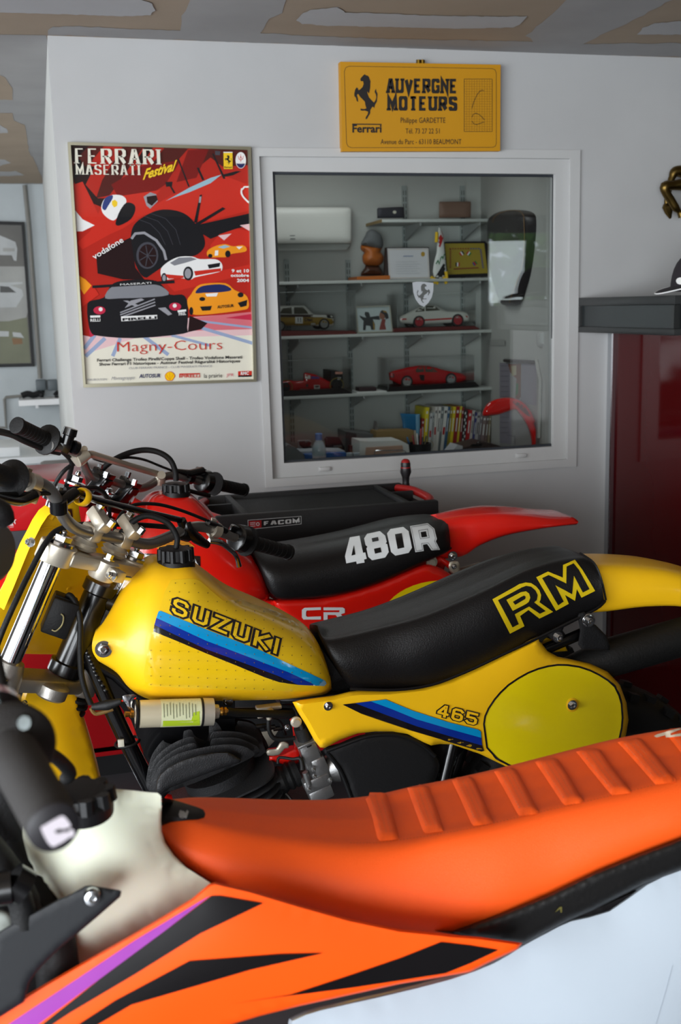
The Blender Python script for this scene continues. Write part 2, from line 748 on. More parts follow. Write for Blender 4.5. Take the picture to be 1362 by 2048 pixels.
def flat_text(name, items, Y, mats, parent, off=0.0012, plane=None):
    vs, fs, mi = [], [], []
    for polys, k in items:
        for poly in polys:
            b = len(vs)
            for q in poly:
                vs.append(WP(q[0], q[1], plane[0], plane[1]) + Vector(plane[1]).normalized() * off if plane else W(q[0], q[1], Y - off))
            fs.append(tuple(range(b, b + len(poly))))
            mi.append(k)
    return obj(name, vs, fs, mats, parent, mi=mi, kind='stuff')


def stroke(pts, t, closed=False):
    """mitred band of width t along a 2D polyline -> list of quads; t may be a function of direction"""
    n = len(pts)
    out = []
    seg = [(pts[i], pts[(i + 1) % n]) for i in range(n if closed else n - 1)]
    Ls = []
    for a, b in seg:
        dx, dy = b[0] - a[0], b[1] - a[1]
        l = math.hypot(dx, dy) or 1
        w_ = t(dx / l, dy / l) if callable(t) else t
        Ls.append((a, b, (dx / l, dy / l), w_ / 2))

    def corner(i, j, side):
        a, b, d, w1 = Ls[i]
        a2, b2, d2, w2 = Ls[j]
        n1 = (-d[1] * side, d[0] * side)
        n2 = (-d2[1] * side, d2[0] * side)
        den = d[0] * d2[1] - d[1] * d2[0]
        p1 = (b[0] + n1[0] * w1, b[1] + n1[1] * w1)
        p2 = (a2[0] + n2[0] * w2, a2[1] + n2[1] * w2)
        if abs(den) < 0.15:
            return ((p1[0] + p2[0]) / 2, (p1[1] + p2[1]) / 2)
        s_ = ((p2[0] - p1[0]) * d2[1] - (p2[1] - p1[1]) * d2[0]) / den
        s_ = max(-2.5 * w1, min(2.5 * w1, s_))
        return (p1[0] + d[0] * s_, p1[1] + d[1] * s_)
    m_ = len(Ls)
    for i in range(m_):
        a, b, d, w1 = Ls[i]
        c = []
        for side in (1, -1):
            if i > 0 or closed:
                st = corner(i - 1, i, side)
            else:
                st = (a[0] - d[1] * side * w1, a[1] + d[0] * side * w1)
            if i < m_ - 1 or closed:
                en = corner(i, (i + 1) % m_, side)
            else:
                en = (b[0] - d[1] * side * w1, b[1] + d[0] * side * w1)
            c.append((st, en))
        out.append([c[0][0], c[0][1], c[1][1], c[1][0]])
    return out


G = {  # block alphabet on a 0..w x 0..6 grid: (width, [polylines])
    'A': (4, [[(0, 0), (1.6, 6), (2.4, 6), (4, 0)], [(.8, 2), (3.2, 2)]]),
    'B': (4, [[(0, 0), (0, 6), (3, 6), (3.8, 5.2), (3.8, 3.8), (3, 3.1), (0, 3.1)], [(3, 3.1), (4, 2.2), (4, .8), (3.2, 0), (0, 0)]]),
    'C': (4, [[(4, 4.6), (4, 5.2), (3.2, 6), (.8, 6), (0, 5.2), (0, .8), (.8, 0), (3.2, 0), (4, .8), (4, 1.4)]]),
    'D': (4, [[(0, 0), (0, 6), (3, 6), (4, 5), (4, 1), (3, 0), (0, 0)]]),
    'E': (3.6, [[(3.6, 6), (0, 6), (0, 0), (3.6, 0)], [(0, 3), (2.8, 3)]]),
    'F': (3.4, [[(3.4, 6), (0, 6), (0, 0)], [(0, 3), (2.7, 3)]]),
    'G': (4, [[(4, 4.6), (4, 5.2), (3.2, 6), (.8, 6), (0, 5.2), (0, .8), (.8, 0), (3.2, 0), (4, .8), (4, 2.8), (2.3, 2.8)]]),
    'H': (4, [[(0, 0), (0, 6)], [(4, 0), (4, 6)], [(0, 3), (4, 3)]]),
    'I': (0.01, [[(0, 0), (0, 6)]]),
    'K': (4, [[(0, 0), (0, 6)], [(3.9, 6), (.6, 3), (4, 0)]]),
    'L': (3.4, [[(0, 6), (0, 0), (3.4, 0)]]),
    'M': (5, [[(0, 0), (0, 6), (2.5, 1.2), (5, 6), (5, 0)]]),
    'N': (4, [[(0, 0), (0, 6), (4, 0), (4, 6)]]),
    'O': (4, [[(.8, 0), (0, .8), (0, 5.2), (.8, 6), (3.2, 6), (4, 5.2), (4, .8), (3.2, 0), (.8, 0)]]),
    'P': (4, [[(0, 0), (0, 6), (3.2, 6), (4, 5.2), (4, 3.5), (3.2, 2.7), (0, 2.7)]]),
    'R': (4, [[(0, 0), (0, 6), (3.2, 6), (4, 5.2), (4, 3.7), (3.2, 2.9), (0, 2.9)], [(2, 2.9), (4.1, 0)]]),
    'S': (4, [[(4, 4.7), (4, 5.2), (3.2, 6), (.8, 6), (0, 5.2), (0, 3.9), (.8, 3.2), (3.2, 2.8), (4, 2.1), (4, .8), (3.2, 0), (.8, 0), (0, .8), (0, 1.3)]]),
    'T': (4, [[(0, 6), (4, 6)], [(2, 6), (2, 0)]]),
    'U': (4, [[(0, 6), (0, .8), (.8, 0), (3.2, 0), (4, .8), (4, 6)]]),
    'V': (4, [[(0, 6), (2, 0), (4, 6)]]),
    'X': (4, [[(0, 6), (4, 0)], [(0, 0), (4, 6)]]),
    'Z': (4, [[(0, 6), (4, 6), (0, 0), (4, 0)]]),
    '0': (4, [[(.8, 0), (0, .8), (0, 5.2), (.8, 6), (3.2, 6), (4, 5.2), (4, .8), (3.2, 0), (.8, 0)]]),
    '1': (1.4, [[(0, 5), (1.2, 6), (1.2, 0)]]),
    '4': (4, [[(2.9, 0), (2.9, 6), (2.5, 6), (0, 2), (0, 1.5), (4, 1.5)]]),
    '5': (4, [[(4, 6), (0, 6), (0, 3.4), (3.2, 3.4), (4, 2.6), (4, .8), (3.2, 0), (.8, 0), (0, .8)]]),
    '6': (4, [[(4, 5.2), (3.2, 6), (.8, 6), (0, 5.2), (0, .8), (.8, 0), (3.2, 0), (4, .8), (4, 2.6), (3.2, 3.4), (0, 3.4)]]),
    '8': (4, [[(.8, 3.1), (0, 3.9), (0, 5.2), (.8, 6), (3.2, 6), (4, 5.2), (4, 3.9), (3.2, 3.1), (.8, 3.1), (0, 2.3), (0, .8), (.8, 0), (3.2, 0), (4, .8), (4, 2.3), (3.2, 3.1)]]),
}


def block(s, x0, y0, x1, y1, up, t, serif=0.0, gap=1.6, tv=None, ser_t=None, ext=None):
    """block lettering in a pixel parallelogram: baseline (x0,y0)-(x1,y1), up vector; t stroke width in grid units"""
    tf = (lambda dx, dy: tv * abs(dy) + t * abs(dx)) if tv else t
    tw = tv or t
    w_ = sum(G[c][0] for c in s if c != ' ') + tw * len(s) + gap * (len(s) - 1)
    x = 0
    out = []
    for c in s:
        gw, ls = G[c]
        for pl in ls:
            cl = len(pl) > 2 and pl[0] == pl[-1]
            pp = pl[:-1] if cl else list(pl)
            if ext is not None and not cl:
                a, b = pp[0], pp[1]
                d = math.hypot(b[0] - a[0], b[1] - a[1])
                pp[0] = (a[0] - (b[0] - a[0]) / d * ext, a[1] - (b[1] - a[1]) / d * ext)
                a, b = pp[-1], pp[-2]
                d = math.hypot(b[0] - a[0], b[1] - a[1])
                pp[-1] = (a[0] - (b[0] - a[0]) / d * ext, a[1] - (b[1] - a[1]) / d * ext)
            out += [[(x + tw / 2 + p[0], p[1]) for p in q] for q in stroke(pp, tf, cl)]
            if serif:
                for (e, o_) in ((pl[0], pl[1]), (pl[-1], pl[-2])):
                    if e[1] in (0, 6) and abs(e[1] - o_[1]) > 1.2 and abs(e[0] - o_[0]) < 1.7 and not cl:
                        st = ser_t or t
                        yy = e[1] + (st / 2 - t / 2 if e[1] == 0 else t / 2 - st / 2)
                        out.append([(x + tw / 2 + e[0] - tw / 2 - serif, yy - st / 2), (x + tw / 2 + e[0] + tw / 2 + serif, yy - st / 2),
                                    (x + tw / 2 + e[0] + tw / 2 + serif, yy + st / 2), (x + tw / 2 + e[0] - tw / 2 - serif, yy + st / 2)])
        x += gw + tw + gap
    res = []
    for q in out:
        res.append([(x0 + (x1 - x0) * p[0] / w_ + up[0] * (p[1] + t / 2) / (6 + t),
                     y0 + (y1 - y0) * p[0] / w_ + up[1] * (p[1] + t / 2) / (6 + t)) for p in q])
    return res


def inset(poly, d):
    """offset a closed polygon inwards by d (mitred)"""
    ar = sum(poly[i - 1][0] * poly[i][1] - poly[i][0] * poly[i - 1][1] for i in range(len(poly)))
    s_ = 1 if ar > 0 else -1
    n = len(poly)
    out = []
    for i in range(n):
        p, c, q = poly[i - 1], poly[i], poly[(i + 1) % n]
        a = Vector((c[0] - p[0], c[1] - p[1])).normalized()
        b = Vector((q[0] - c[0], q[1] - c[1])).normalized()
        na = Vector((-a.y, a.x)) * s_
        nb = Vector((-b.y, b.x)) * s_
        m_ = (na + nb)
        if m_.length < 1e-4:
            m_ = na
        m_ = m_.normalized()
        k = d / max(0.35, m_.dot(na))
        out.append((c[0] + m_.x * k, c[1] + m_.y * k))
    return out


def ell(cx, cyy, rx, ry, n=24, a0=0.0, rot=0.0):
    out = []
    for i in range(n):
        a = a0 + 2 * math.pi * i / n
        x, y = rx * math.cos(a), ry * math.sin(a)
        out.append((cx + x * math.cos(rot) - y * math.sin(rot), cyy + x * math.sin(rot) + y * math.cos(rot)))
    return out


HORSE = [(168, 195), (185, 175), (195, 165), (205, 158), (215, 168), (228, 170), (240, 182), (245, 200), (252, 215), (250, 240), (250, 265), (246, 290), (240, 318),
         (225, 300), (228, 320), (240, 350), (262, 375), (280, 392), (292, 375), (300, 350), (296, 325), (285, 305), (290, 290), (298, 278), (300, 300), (310, 320),
         (308, 350), (304, 385), (290, 410), (282, 440), (272, 425), (262, 435), (250, 455), (250, 480), (235, 505), (222, 528), (210, 530), (214, 510), (228, 490),
         (232, 468), (205, 458), (180, 460), (168, 455), (170, 442), (200, 446), (218, 440), (208, 410), (205, 385), (185, 365), (165, 345), (150, 320), (140, 330),
         (148, 360), (150, 388), (138, 380), (130, 350), (118, 340), (118, 315), (125, 285), (138, 266), (148, 275), (152, 290), (165, 285), (185, 265), (195, 240),
         (190, 215), (178, 218), (168, 210)]


def horse(x0, y0, x1, y1, flip=False):
    """prancing horse outline scaled into a pixel box"""
    out = []
    for (a, b) in HORSE:
        u, v = (a - 118) / 192.0, (b - 158) / 372.0
        if flip:
            u = 1 - u
        out.append((x0 + (x1 - x0) * u, y0 + (y1 - y0) * v))
    return out

# ================================================================== ROOM
YW = 3.86
ZC = W(95, 71, YW).z
YF = WZ(50, 368, ZC).y
XL = W(95, 71, YW).x
ROOM_L, ROOM_R, ROOM_B = -3.3, 6.4, -3.2
YO = 5.47                                  # office back wall

wallm = mat('white_painted_plaster', (174, 174, 174), 0.75, bump=0.06, scale=180, vary=0.02)
offm = mat('office_paint', (190, 190, 186), 0.8, bump=0.05, scale=200)
farm = mat('grey_rendered_block', (176, 182, 184), 0.9, bump=0.5, scale=45, vary=0.06)
board = mat('bare_plasterboard', (160, 143, 124), 0.9, bump=0.1, scale=90, vary=0.06)
joint = mat('joint_compound', (158, 157, 157), 0.85, bump=0.25, scale=18, vary=0.07)
joint2 = mat('joint_compound_thick', (178, 178, 180), 0.85, bump=0.35, scale=14, vary=0.05)
floorm = mat('dark_grey_floor_tile', (70, 70, 74), 0.45, bump=0.1, scale=30, vary=0.1)
pvc = mat('white_pvc', (184, 184, 183), 0.35, vary=0.01)
gasket = mat('dark_gasket', (40, 44, 50), 0.5)
pane = glass_mat('clear_pane', (0.93, 0.96, 0.95))
black = mat('black_plastic', (13, 13, 15), 0.5, spec=.35, bump=0.15, scale=300)
blackg = mat('black_gloss_paint', (9, 9, 11), 0.26, coat=0.2)
alu = mat('cast_aluminium', (200, 192, 176), 0.38, metal=0.6, bump=0.08, scale=200)
steel = mat('polished_steel', (200, 202, 205), 0.16, metal=1.0)
chrome = mat('chrome_tube', (222, 224, 228), 0.05, metal=1.0)
greysteel = mat('grey_handlebar_steel', (128, 125, 122), 0.3, metal=0.65)
rubber = mat('black_rubber', (14, 14, 15), 0.6, spec=.35, bump=0.3, scale=260)
white = mat('white_paint', (225, 225, 225), 0.4)
paper = mat('white_paper', (215, 215, 212), 0.8)
red = mat('gloss_red_paint', (196, 24, 20), 0.18, coat=0.6)


def struct(o):
    o['kind'] = 'structure'
    return o


b = MB()
b.box((ROOM_L, ROOM_B, -0.05), (ROOM_R, YF + 0.1, 0.0))
fl = struct(b.build('floor', floorm, smooth=False))
b = MB()
b.box((ROOM_L, ROOM_B, ZC), (ROOM_R, YF + 0.1, ZC + 0.05))
ceil = struct(b.build('ceiling', board, smooth=False))
CP = ((0, 0, ZC), (0, 0, -1))


def rag(poly, a=4, step=16, seed=1):
    rnd = random.Random(seed)
    return [(x + rnd.uniform(-a, a), y + rnd.uniform(-a, a) * 0.6) for x, y in resample(poly, step)]


pa = [(97, 69), (95, 60), (105, 53)] + cI([(340, 105), (520, 116), (720, 121), (728, 62), (765, 0)]) + [(382, -60), (572, -60)] + cI([(1145, 0), (1130, 50), (1082, 75), (1040, 130), (1200, 142)]) \
    + cJ([(20, 142), (150, 147), (500, 155), (790, 160), (760, 138), (920, 0)]) + [(1190, -50), (1400, -50), (1400, -14)] + cJ([(1325, 0), (1150, 90), (978, 170), (1362, 166)]) + [(1500, 88), (1500, 118), (1362, 113), (1120, 108)]
flat('joint_compound', [([rag(pa, 2.0, 14)], 0)], 0, [joint], ceil, plane=CP, off=0.001)
pb = [(-200, 66)] + [(92, 70), (97, 90), (118, 367.5), (-200, 367.5)]
flat('joint_compound', [([pb], 0)], 0, [joint], ceil, plane=CP, off=0.0008)
tan = cI([(-300, 300), (0, 300), (20, 310), (48, 350), (48, 398), (-300, 400)]), cI([(-300, 455), (50, 452), (55, 480), (98, 500), (108, 560), (118, 610), (135, 640), (178, 732), (-300, 736)])
flat('bare_board_patch', [([rag(t, 1.5, 8, 3) for t in tan], 0)], 0, [board], ceil, plane=CP, off=0.0016)
st = [cI([(-200, -10), (560, -8), (610, 12), (622, 38), (600, 58), (500, 62), (200, 52), (-200, 40)]),
      cI([(1185, 78), (1205, 55), (1240, 38), (1362, 25)]) + cJ([(30, 25), (60, 45), (200, 50), (350, 56), (640, 62), (768, 60), (745, 85), (710, 104), (500, 108), (350, 104), (100, 100), (20, 98)]) + cI([(1300, 100), (1210, 92)]),
      cJ([(1190, 130), (1215, 105), (1260, 88), (1400, 76), (1500, 90), (1500, 135), (1362, 132)]),
      cI([(-300, 478), (0, 498), (25, 512), (32, 532), (-300, 535)]), cI([(-300, 640), (20, 636), (42, 652), (0, 664), (-300, 668)]), cI([(-300, 690), (60, 684), (98, 700), (0, 706), (-300, 712)])]
flat('filler_streak', [([rag(t, 1.5, 9, 5) for t in st], 0)], 0, [joint2], ceil, plane=CP, off=0.0022)

# main partition with the window opening
TO = [(503.5, 295.5), (1161, 300), (1153, 932.5), (532, 975.5)]
TI = [(518.5, 312.5), (1141, 317), (1135, 918.5), (545.5, 958)]
FI = [(545, 343), (1111, 348), (1107, 893), (568, 926.5)]


def rect(q, Y):
    p = [W(x, y, Y) for x, y in q]
    return ((p[0].x + p[3].x) / 2, (p[1].x + p[2].x) / 2, (p[2].z + p[3].z) / 2, (p[0].z + p[1].z) / 2)


hx0, hx1, hz0, hz1 = rect(TI, YW)
b = MB()
for a, c in (((XL, YW, 0), (hx0, YW + 0.1, ZC)), ((hx1, YW, 0), (ROOM_R, YW + 0.1, ZC)), ((hx0, YW, 0), (hx1, YW + 0.1, hz0)), ((hx0, YW, hz1), (hx1, YW + 0.1, ZC))):
    b.box(a, c)
struct(b.build('wall_front', wallm, smooth=False))
b = MB()
b.box((XL, YW + 0.1, 0), (XL + 0.1, YF, ZC))
struct(b.build('wall_office_left', offm, smooth=False))
b = MB()
b.box((ROOM_L, YF, 0), (ROOM_R, YF + 0.1, ZC))
struct(b.build('wall_far', farm, smooth=False))
b = MB()
for y0, y1, z0, z1 in ((ROOM_B, -2.7, 0, ZC), (-2.7, 1.9, 0, 0.2), (-2.7, 1.9, 2.32, ZC), (1.9, 4.9, 0, ZC), (4.9, 6.7, 0, 0.6), (4.9, 6.7, 2.25, ZC), (6.7, YF, 0, ZC)):
    b.box((ROOM_L - 0.1, y0, z0), (ROOM_L, y1, z1))
struct(b.build('wall_left', wallm, smooth=False))
b = MB()
for x0, x1, z0, z1 in ((-0.3, 4.6, 0, ZC), (ROOM_L, -0.3, 2.32, ZC), (4.6, 5.45, 0, 1.45), (4.6, 5.45, 2.2, ZC), (5.45, ROOM_R, 0, ZC)):
    b.box((x0, ROOM_B - 0.1, z0), (x1, ROOM_B, z1))
darkm = mat('unseen_wall_dark', (74, 66, 58), 0.7, bump=0.3, scale=40, vary=0.15)  # unseen walls, coloured dark to cut bounced light on the right
struct(b.build('wall_rear', darkm, smooth=False))
b = MB()
b.box((ROOM_R, ROOM_B, 0), (ROOM_R + 0.1, YF, ZC))
struct(b.build('wall_right', darkm, smooth=False))
# office shell
pr0, pr1 = W(1113, 700, YW + 0.1), W(962, 700, YO)
b = MB()
b.box((XL + 0.1, YO, 0), (pr1.x + 0.3, YO + 0.08, ZC))
struct(b.build('wall_office_back', offm, smooth=False))
dr = (pr1 - pr0)
dr.z = 0
nr = Vector((dr.y, -dr.x, 0)).normalized()          # points to the outside (right)
b = MB()
q0, q1 = Vector((pr0.x, pr0.y, 0)), Vector((pr1.x, pr1.y, 0))
b.hexa([q0, q1, q1 + nr * 0.06, q0 + nr * 0.06] + [p + Vector((0, 0, ZC)) for p in (q0, q1, q1 + nr * 0.06, q0 + nr * 0.06)])
struct(b.build('wall_office_right', offm, smooth=False))
RW = (q0, -nr)

# window: trim, sash, gasket, pane, clips
win = struct(thing('window_1', 'fixed white plastic window through which the office shelves are seen', 'window', W(830, 950, YW)))
del win['category']


def frame_px(name, outer, inner, Y0, Y1, m_, parent, gap=0.0):
    for i in range(4):
        j = (i + 1) % 4
        prism(name, [outer[i], outer[j], inner[j], inner[i]], Y0, Y1, m_, parent)


frame_px('outer_trim', TO, TI, YW - 0.008, YW + 0.0, pvc, win)
frame_px('sash', TI, FI, YW + 0.012, YW + 0.06, pvc, win)
G2 = [(550, 349), (1106.5, 354), (1103, 887.5), (572, 921)]
frame_px('gasket', [(545.5, 343.5), (1111, 348.5), (1106.5, 893), (568.5, 926)], G2, YW + 0.03, YW + 0.04, gasket, win)
frame_px('glazing_spacer', [(547, 346), (1109, 351), (1105, 890), (570, 924)], [(549, 348), (1106.5, 353), (1103, 888), (571, 922)], YW + 0.041, YW + 0.043, steel, win)
p = [W(x, y, YW + 0.034) for x, y in [(547, 345), (1109, 350), (1105, 891), (570, 924)]]
obj('glass_pane', p, [(0, 1, 2, 3)], pane, win)
p = [W(x, y, YW + 0.05) for x, y in [(547, 345), (1109, 350), (1105, 891), (570, 924)]]
obj('glass_pane', p, [(0, 1, 2, 3)], pane, win)
for (x, y, s_) in ((649, 938, 1), (1042, 911, 1)):
    b = MB()
    c = W(x, y, YW + 0.008)
    b.obox(c, (1, 0, 0), (0, 1, 0), (0, 0, 1), 0.042, 0.012, 0.016, 0.003)
    b.build('drain_cap', pvc, win)
for (x, y) in ((626, 342), (1043, 345.5)):
    b = MB()
    b.obox(W(x, y, YW + 0.03), (1, 0, 0), (0, 1, 0), (0, 0, 1), 0.03, 0.01, 0.004)
    b.build('glazing_clip', pvc, win)
frost = mat('frosted_film', (190, 196, 200), 0.6)
sh = cO2([(312, 680), (345, 675), (390, 676), (430, 680), (468, 684), (466, 740), (455, 790), (430, 830), (398, 860), (365, 845), (335, 805), (318, 750)])
hs = horse(*cO2([(345, 688)])[0], *cO2([(442, 832)])[0], flip=True)
fr_ = mat('frosted_film_grey', (168, 172, 176), 0.7)
# shield with a prancing horse, etched on the pane: built as the shield minus the horse
ring = sh
flat('shield_emblem', [([ring], 0), ([hs], 1)], YW + 0.034, [fr_, mat('emblem_dark', (84, 86, 84), 0.7)], win)

# ------------------------------------------------------------------ poster on the partition
PO = [(135.2, 284), (502.3, 293.5), (513.5, 763.5), (167, 775.3)]
PI_ = [(141.5, 290), (496, 299.5), (507.5, 758.5), (171.5, 768.8)]
fp = thing('framed_poster', 'tall framed red racing festival poster in silver frame left of the window', 'poster', W(340, 770, YW))
sil = mat('champagne_anodised_frame', (176, 172, 150), 0.3, metal=0.85)
frame_px('frame_rail', PO, PI_, YW - 0.022, YW - 0.001, sil, fp)
PC = {}
PCOL = []


def pc(name, rgb, rough=0.8):
    PC[name] = len(PCOL)
    PCOL.append(mat('print_' + name, rgb, rough, vary=0.0, spec=0.2))


for n_, c_ in dict(red=(176, 36, 24), dkred=(120, 16, 14), dark=(34, 14, 16), black=(22, 22, 26), cream=(226, 222, 206), orange=(236, 150, 30), yellow=(240, 200, 40), white=(232, 232, 230),
                   grey=(150, 150, 156), pink=(210, 110, 120), purple=(96, 84, 120), blue=(44, 60, 120), glass=(128, 130, 136), ltblue=(150, 185, 200), mid=(70, 70, 78), mag=(190, 40, 70), ltpink=(226, 190, 192),
                   brown=(78, 22, 18), navy=(30, 40, 92), shell=(250, 196, 0), brred=(198, 44, 30), mblue=(150, 165, 195)).items():
    pc(n_, c_)
A = []


def ad(col, *polys):
    for q in polys:
        A.append(([q], PC[col]))


sheet = [(141, 289), (497, 299), (508, 759), (171, 769)]
ad('red', sheet)
P = cP
# upper background diagonals
ad('brown', P([(62, 60), (300, 66), (150, 240), (85, 330), (70, 200)]), P([(420, 72), (560, 76), (330, 400), (240, 420), (280, 300)]), P([(700, 78), (860, 82), (560, 420), (470, 380)]),
   P([(960, 84), (1245, 92), (1250, 200), (1080, 210), (1000, 150), (900, 230), (840, 230)]))
ad('dark', P([(64, 62), (200, 64), (90, 180), (68, 150)]), P([(82, 200), (230, 210), (170, 330), (250, 420), (330, 420), (280, 480), (180, 440), (100, 330)]), P([(560, 80), (620, 80), (540, 200), (500, 190)]))
ad('dkred', P([(340, 330), (560, 200), (800, 170), (700, 330), (560, 420), (420, 470)]), P([(850, 100), (990, 90), (900, 300), (760, 350)]))
ad('brred', P([(88, 330), (150, 310), (215, 440), (260, 540), (230, 600), (150, 560), (100, 490)]), P([(300, 420), (700, 360), (1090, 270), (1250, 330), (1262, 500), (1000, 570), (880, 560), (760, 500), (560, 530), (420, 620), (330, 660), (150, 760), (110, 720), (200, 640)]))
ad('red', P([(700, 330), (1060, 250), (1080, 280), (740, 400), (640, 460), (600, 440)]))
ad('white', P([(100, 500), (150, 560), (230, 600), (150, 640), (110, 640)]))
ad('ltblue', P([(700, 440), (860, 350), (1000, 285), (1075, 262), (1000, 320), (860, 380), (745, 420)]))
ad('black', P([(700, 312), (748, 310), (745, 340), (705, 345)]), P([(728, 340), (740, 338), (768, 385), (755, 388)]), P([(908, 218), (922, 216), (960, 298), (945, 302)]), P([(780, 160), (790, 158), (862, 342), (852, 345)]),
   P([(1010, 125), (1020, 122), (1100, 290), (1085, 292)]), P([(1085, 262), (1170, 240), (1205, 240), (1150, 268), (1095, 278)]))
ad('mid', P([(1030, 105), (1065, 108), (1062, 135), (1030, 132)]))
# helmet
ad('white', smooth_loop(P([(285, 520), (275, 470), (300, 420), (350, 398), (410, 402), (440, 430), (430, 470), (370, 560), (330, 560)]), 3))
ad('blue', smooth_loop(P([(280, 480), (300, 420), (345, 400), (350, 420), (320, 470), (300, 500)]), 3))
ad('black', smooth_loop(P([(375, 560), (400, 500), (440, 450), (490, 460), (500, 500), (470, 560), (400, 600), (370, 595)]), 3))
ad('yellow', P([(345, 438), (365, 430), (382, 445), (380, 470), (360, 482), (345, 462)]))
ad('brred', P([(230, 560), (330, 560), (370, 600), (330, 650), (260, 620)]))
ad('grey', P([(555, 410), (600, 380), (640, 395), (650, 440), (600, 490), (575, 470)]))
ad('dark', P([(575, 410), (640, 400), (650, 430), (610, 470), (580, 450)]))
# big wheel
tyre = smooth_loop(P([(470, 680), (490, 600), (560, 540), (660, 498), (760, 500), (840, 530), (900, 590), (950, 660), (960, 740), (900, 800), (800, 810), (720, 850), (640, 930), (560, 945), (510, 880), (480, 780)]), 4)
ad('black', tyre)
ad('dark', P([(240, 800), (300, 760), (470, 680), (500, 880), (560, 960), (420, 960), (250, 920)]))
ad('grey', *stroke(P([(475, 690), (500, 655), (560, 650), (640, 700), (690, 770), (705, 830)]), 5.0))
ad('mid', *[q for r in (0, 1, 2) for q in stroke(P([(520 + 40 * r, 560 - 20 * r), (600 + 50 * r, 590 - 18 * r), (660 + 55 * r, 650 - 10 * r), (700 + 50 * r, 730)]), 0.8)])
ad('mid', ell(*P([(580, 800)])[0], 22, 27, 20))
ad('dark', ell(*P([(582, 802)])[0], 18, 23, 20))
for k in range(7):
    a = k * 0.9
    cx, cyy = P([(582, 802)])[0]
    ad('mid', *stroke([(cx, cyy), (cx + 17 * math.cos(a), cyy + 21 * math.sin(a))], 1.6))
# suspension arms, right side
ad('black', P([(928, 400), (944, 395), (910, 585), (890, 580)]), P([(880, 600), (1080, 480), (1100, 490), (900, 612)]), P([(900, 600), (1262, 520), (1262, 600), (1180, 620), (1000, 690), (950, 660)]), P([(100, 150), (140, 170), (150, 260), (90, 290)]))
ad('grey', P([(926, 410), (940, 408), (935, 450), (922, 450)]))
ad('brred', P([(1000, 730), (1060, 660), (1180, 620), (1262, 640), (1262, 760), (1000, 760)]))
ad('ltpink', P([(1050, 668), (1140, 655), (1090, 700)]), P([(1195, 600), (1260, 590), (1262, 640)]))
ad('red', P([(560, 960), (720, 850), (900, 800), (1262, 740), (1270, 1200), (800, 1200), (180, 1000), (210, 930), (420, 965)]))
ad('brred', P([(700, 980), (1262, 860), (1262, 920), (760, 1040)]), P([(130, 1030), (220, 1000), (260, 1060), (150, 1140)]))
ad('orange', P([(128, 935), (170, 960), (210, 1000), (160, 1060), (135, 1020)]))
# small orange car
ad('orange', smooth_loop(P([(975, 785), (990, 760), (1040, 735), (1100, 725), (1150, 740), (1210, 732), (1238, 750), (1230, 775), (1140, 790), (1110, 810), (1050, 812), (990, 812)]), 3))
ad('ltblue', P([(1050, 745), (1095, 730), (1130, 742), (1085, 755)]))
ad('white', P([(1030, 768), (1052, 766), (1050, 800), (1028, 802)]), P([(1170, 742), (1215, 740), (1190, 760)]))
ad('black', ell(*P([(1115, 790)])[0], 5.5, 7), ell(*P([(998, 803)])[0], 4.5, 4))
# white coupe
ad('white', smooth_loop(P([(668, 900), (690, 865), (740, 830), (800, 808), (880, 808), (930, 825), (1030, 825), (1072, 850), (1078, 890), (1050, 912), (900, 945), (870, 960), (790, 950), (720, 960), (680, 960)]), 3))
ad('glass', P([(730, 850), (790, 815), (870, 812), (910, 825), (830, 850), (760, 868)]))
ad('black', ell(*P([(852, 920)])[0], 10, 14), ell(*P([(692, 950)])[0], 6, 10), P([(980, 862), (1065, 848), (1060, 875), (990, 888)]))
ad('grey', ell(*P([(850, 920)])[0], 6.5, 10), ell(*P([(692, 950)])[0], 3.5, 6.5))
ad('brred', P([(700, 925), (820, 935), (822, 950), (720, 955)]), P([(890, 905), (1070, 885), (1070, 905), (900, 935)]))
# ground and snow-like lower half
ad('ltpink', P([(150, 1330), (200, 1340), (880, 1210), (1275, 1180), (1285, 1380), (150, 1480)]))
ad('pink', P([(870, 1215), (1275, 1175), (1278, 1290), (900, 1300)]))
ad('cream', P([(150, 1460), (500, 1350), (1285, 1330), (1295, 1640), (160, 1660)]))
for x0, y0, x1, y1, w1 in ((560, 1340, 720, 1460, 24), (400, 1350, 350, 1470, 24), (300, 1350, 170, 1470, 26), (900, 1270, 1285, 1385, 22), (740, 1330, 1000, 1400, 18), (230, 1330, 160, 1420, 26), (880, 1230, 1280, 1280, 14)):
    q = stroke(P([(x0, y0), (x1, y1)]), w1 / 3.3)
    ad('mblue', *q)
ad('mag', P([(180, 1180), (215, 1200), (230, 1330), (200, 1345)]), P([(1262, 1190), (1275, 1190), (1276, 1230), (1100, 1215)]))
# dark front car
ad('black', smooth_loop(P([(180, 1150), (195, 1105), (290, 1080), (330, 1010), (380, 975), (500, 960), (620, 965), (680, 1000), (730, 1060), (810, 1060), (840, 1090), (850, 1150), (845, 1280), (820, 1320), (500, 1350), (260, 1335), (205, 1310), (185, 1230)]), 3))
ad('dark', P([(860, 1200), (980, 1250), (940, 1290), (850, 1310)]))
ad('glass', smooth_loop(P([(300, 1085), (330, 1020), (400, 998), (600, 992), (680, 1010), (720, 1062), (560, 1080), (400, 1085)]), 3))
ad('black', P([(215, 1000), (760, 965), (762, 985), (215, 1018)]), P([(340, 995), (390, 975), (640, 968), (650, 992), (400, 1000)]))
ad('grey', *stroke(P([(400, 1180), (630, 1090)]), 2.4), *stroke(P([(400, 1195), (632, 1110)]), 2.4), *stroke(P([(420, 1205), (634, 1130)]), 2.4), P([(470, 1100), (540, 1085), (560, 1095), (430, 1150)]),
   P([(650, 1150), (700, 1145), (745, 1190), (720, 1200)]), P([(420, 1100), (450, 1100), (520, 1130), (500, 1140)]))
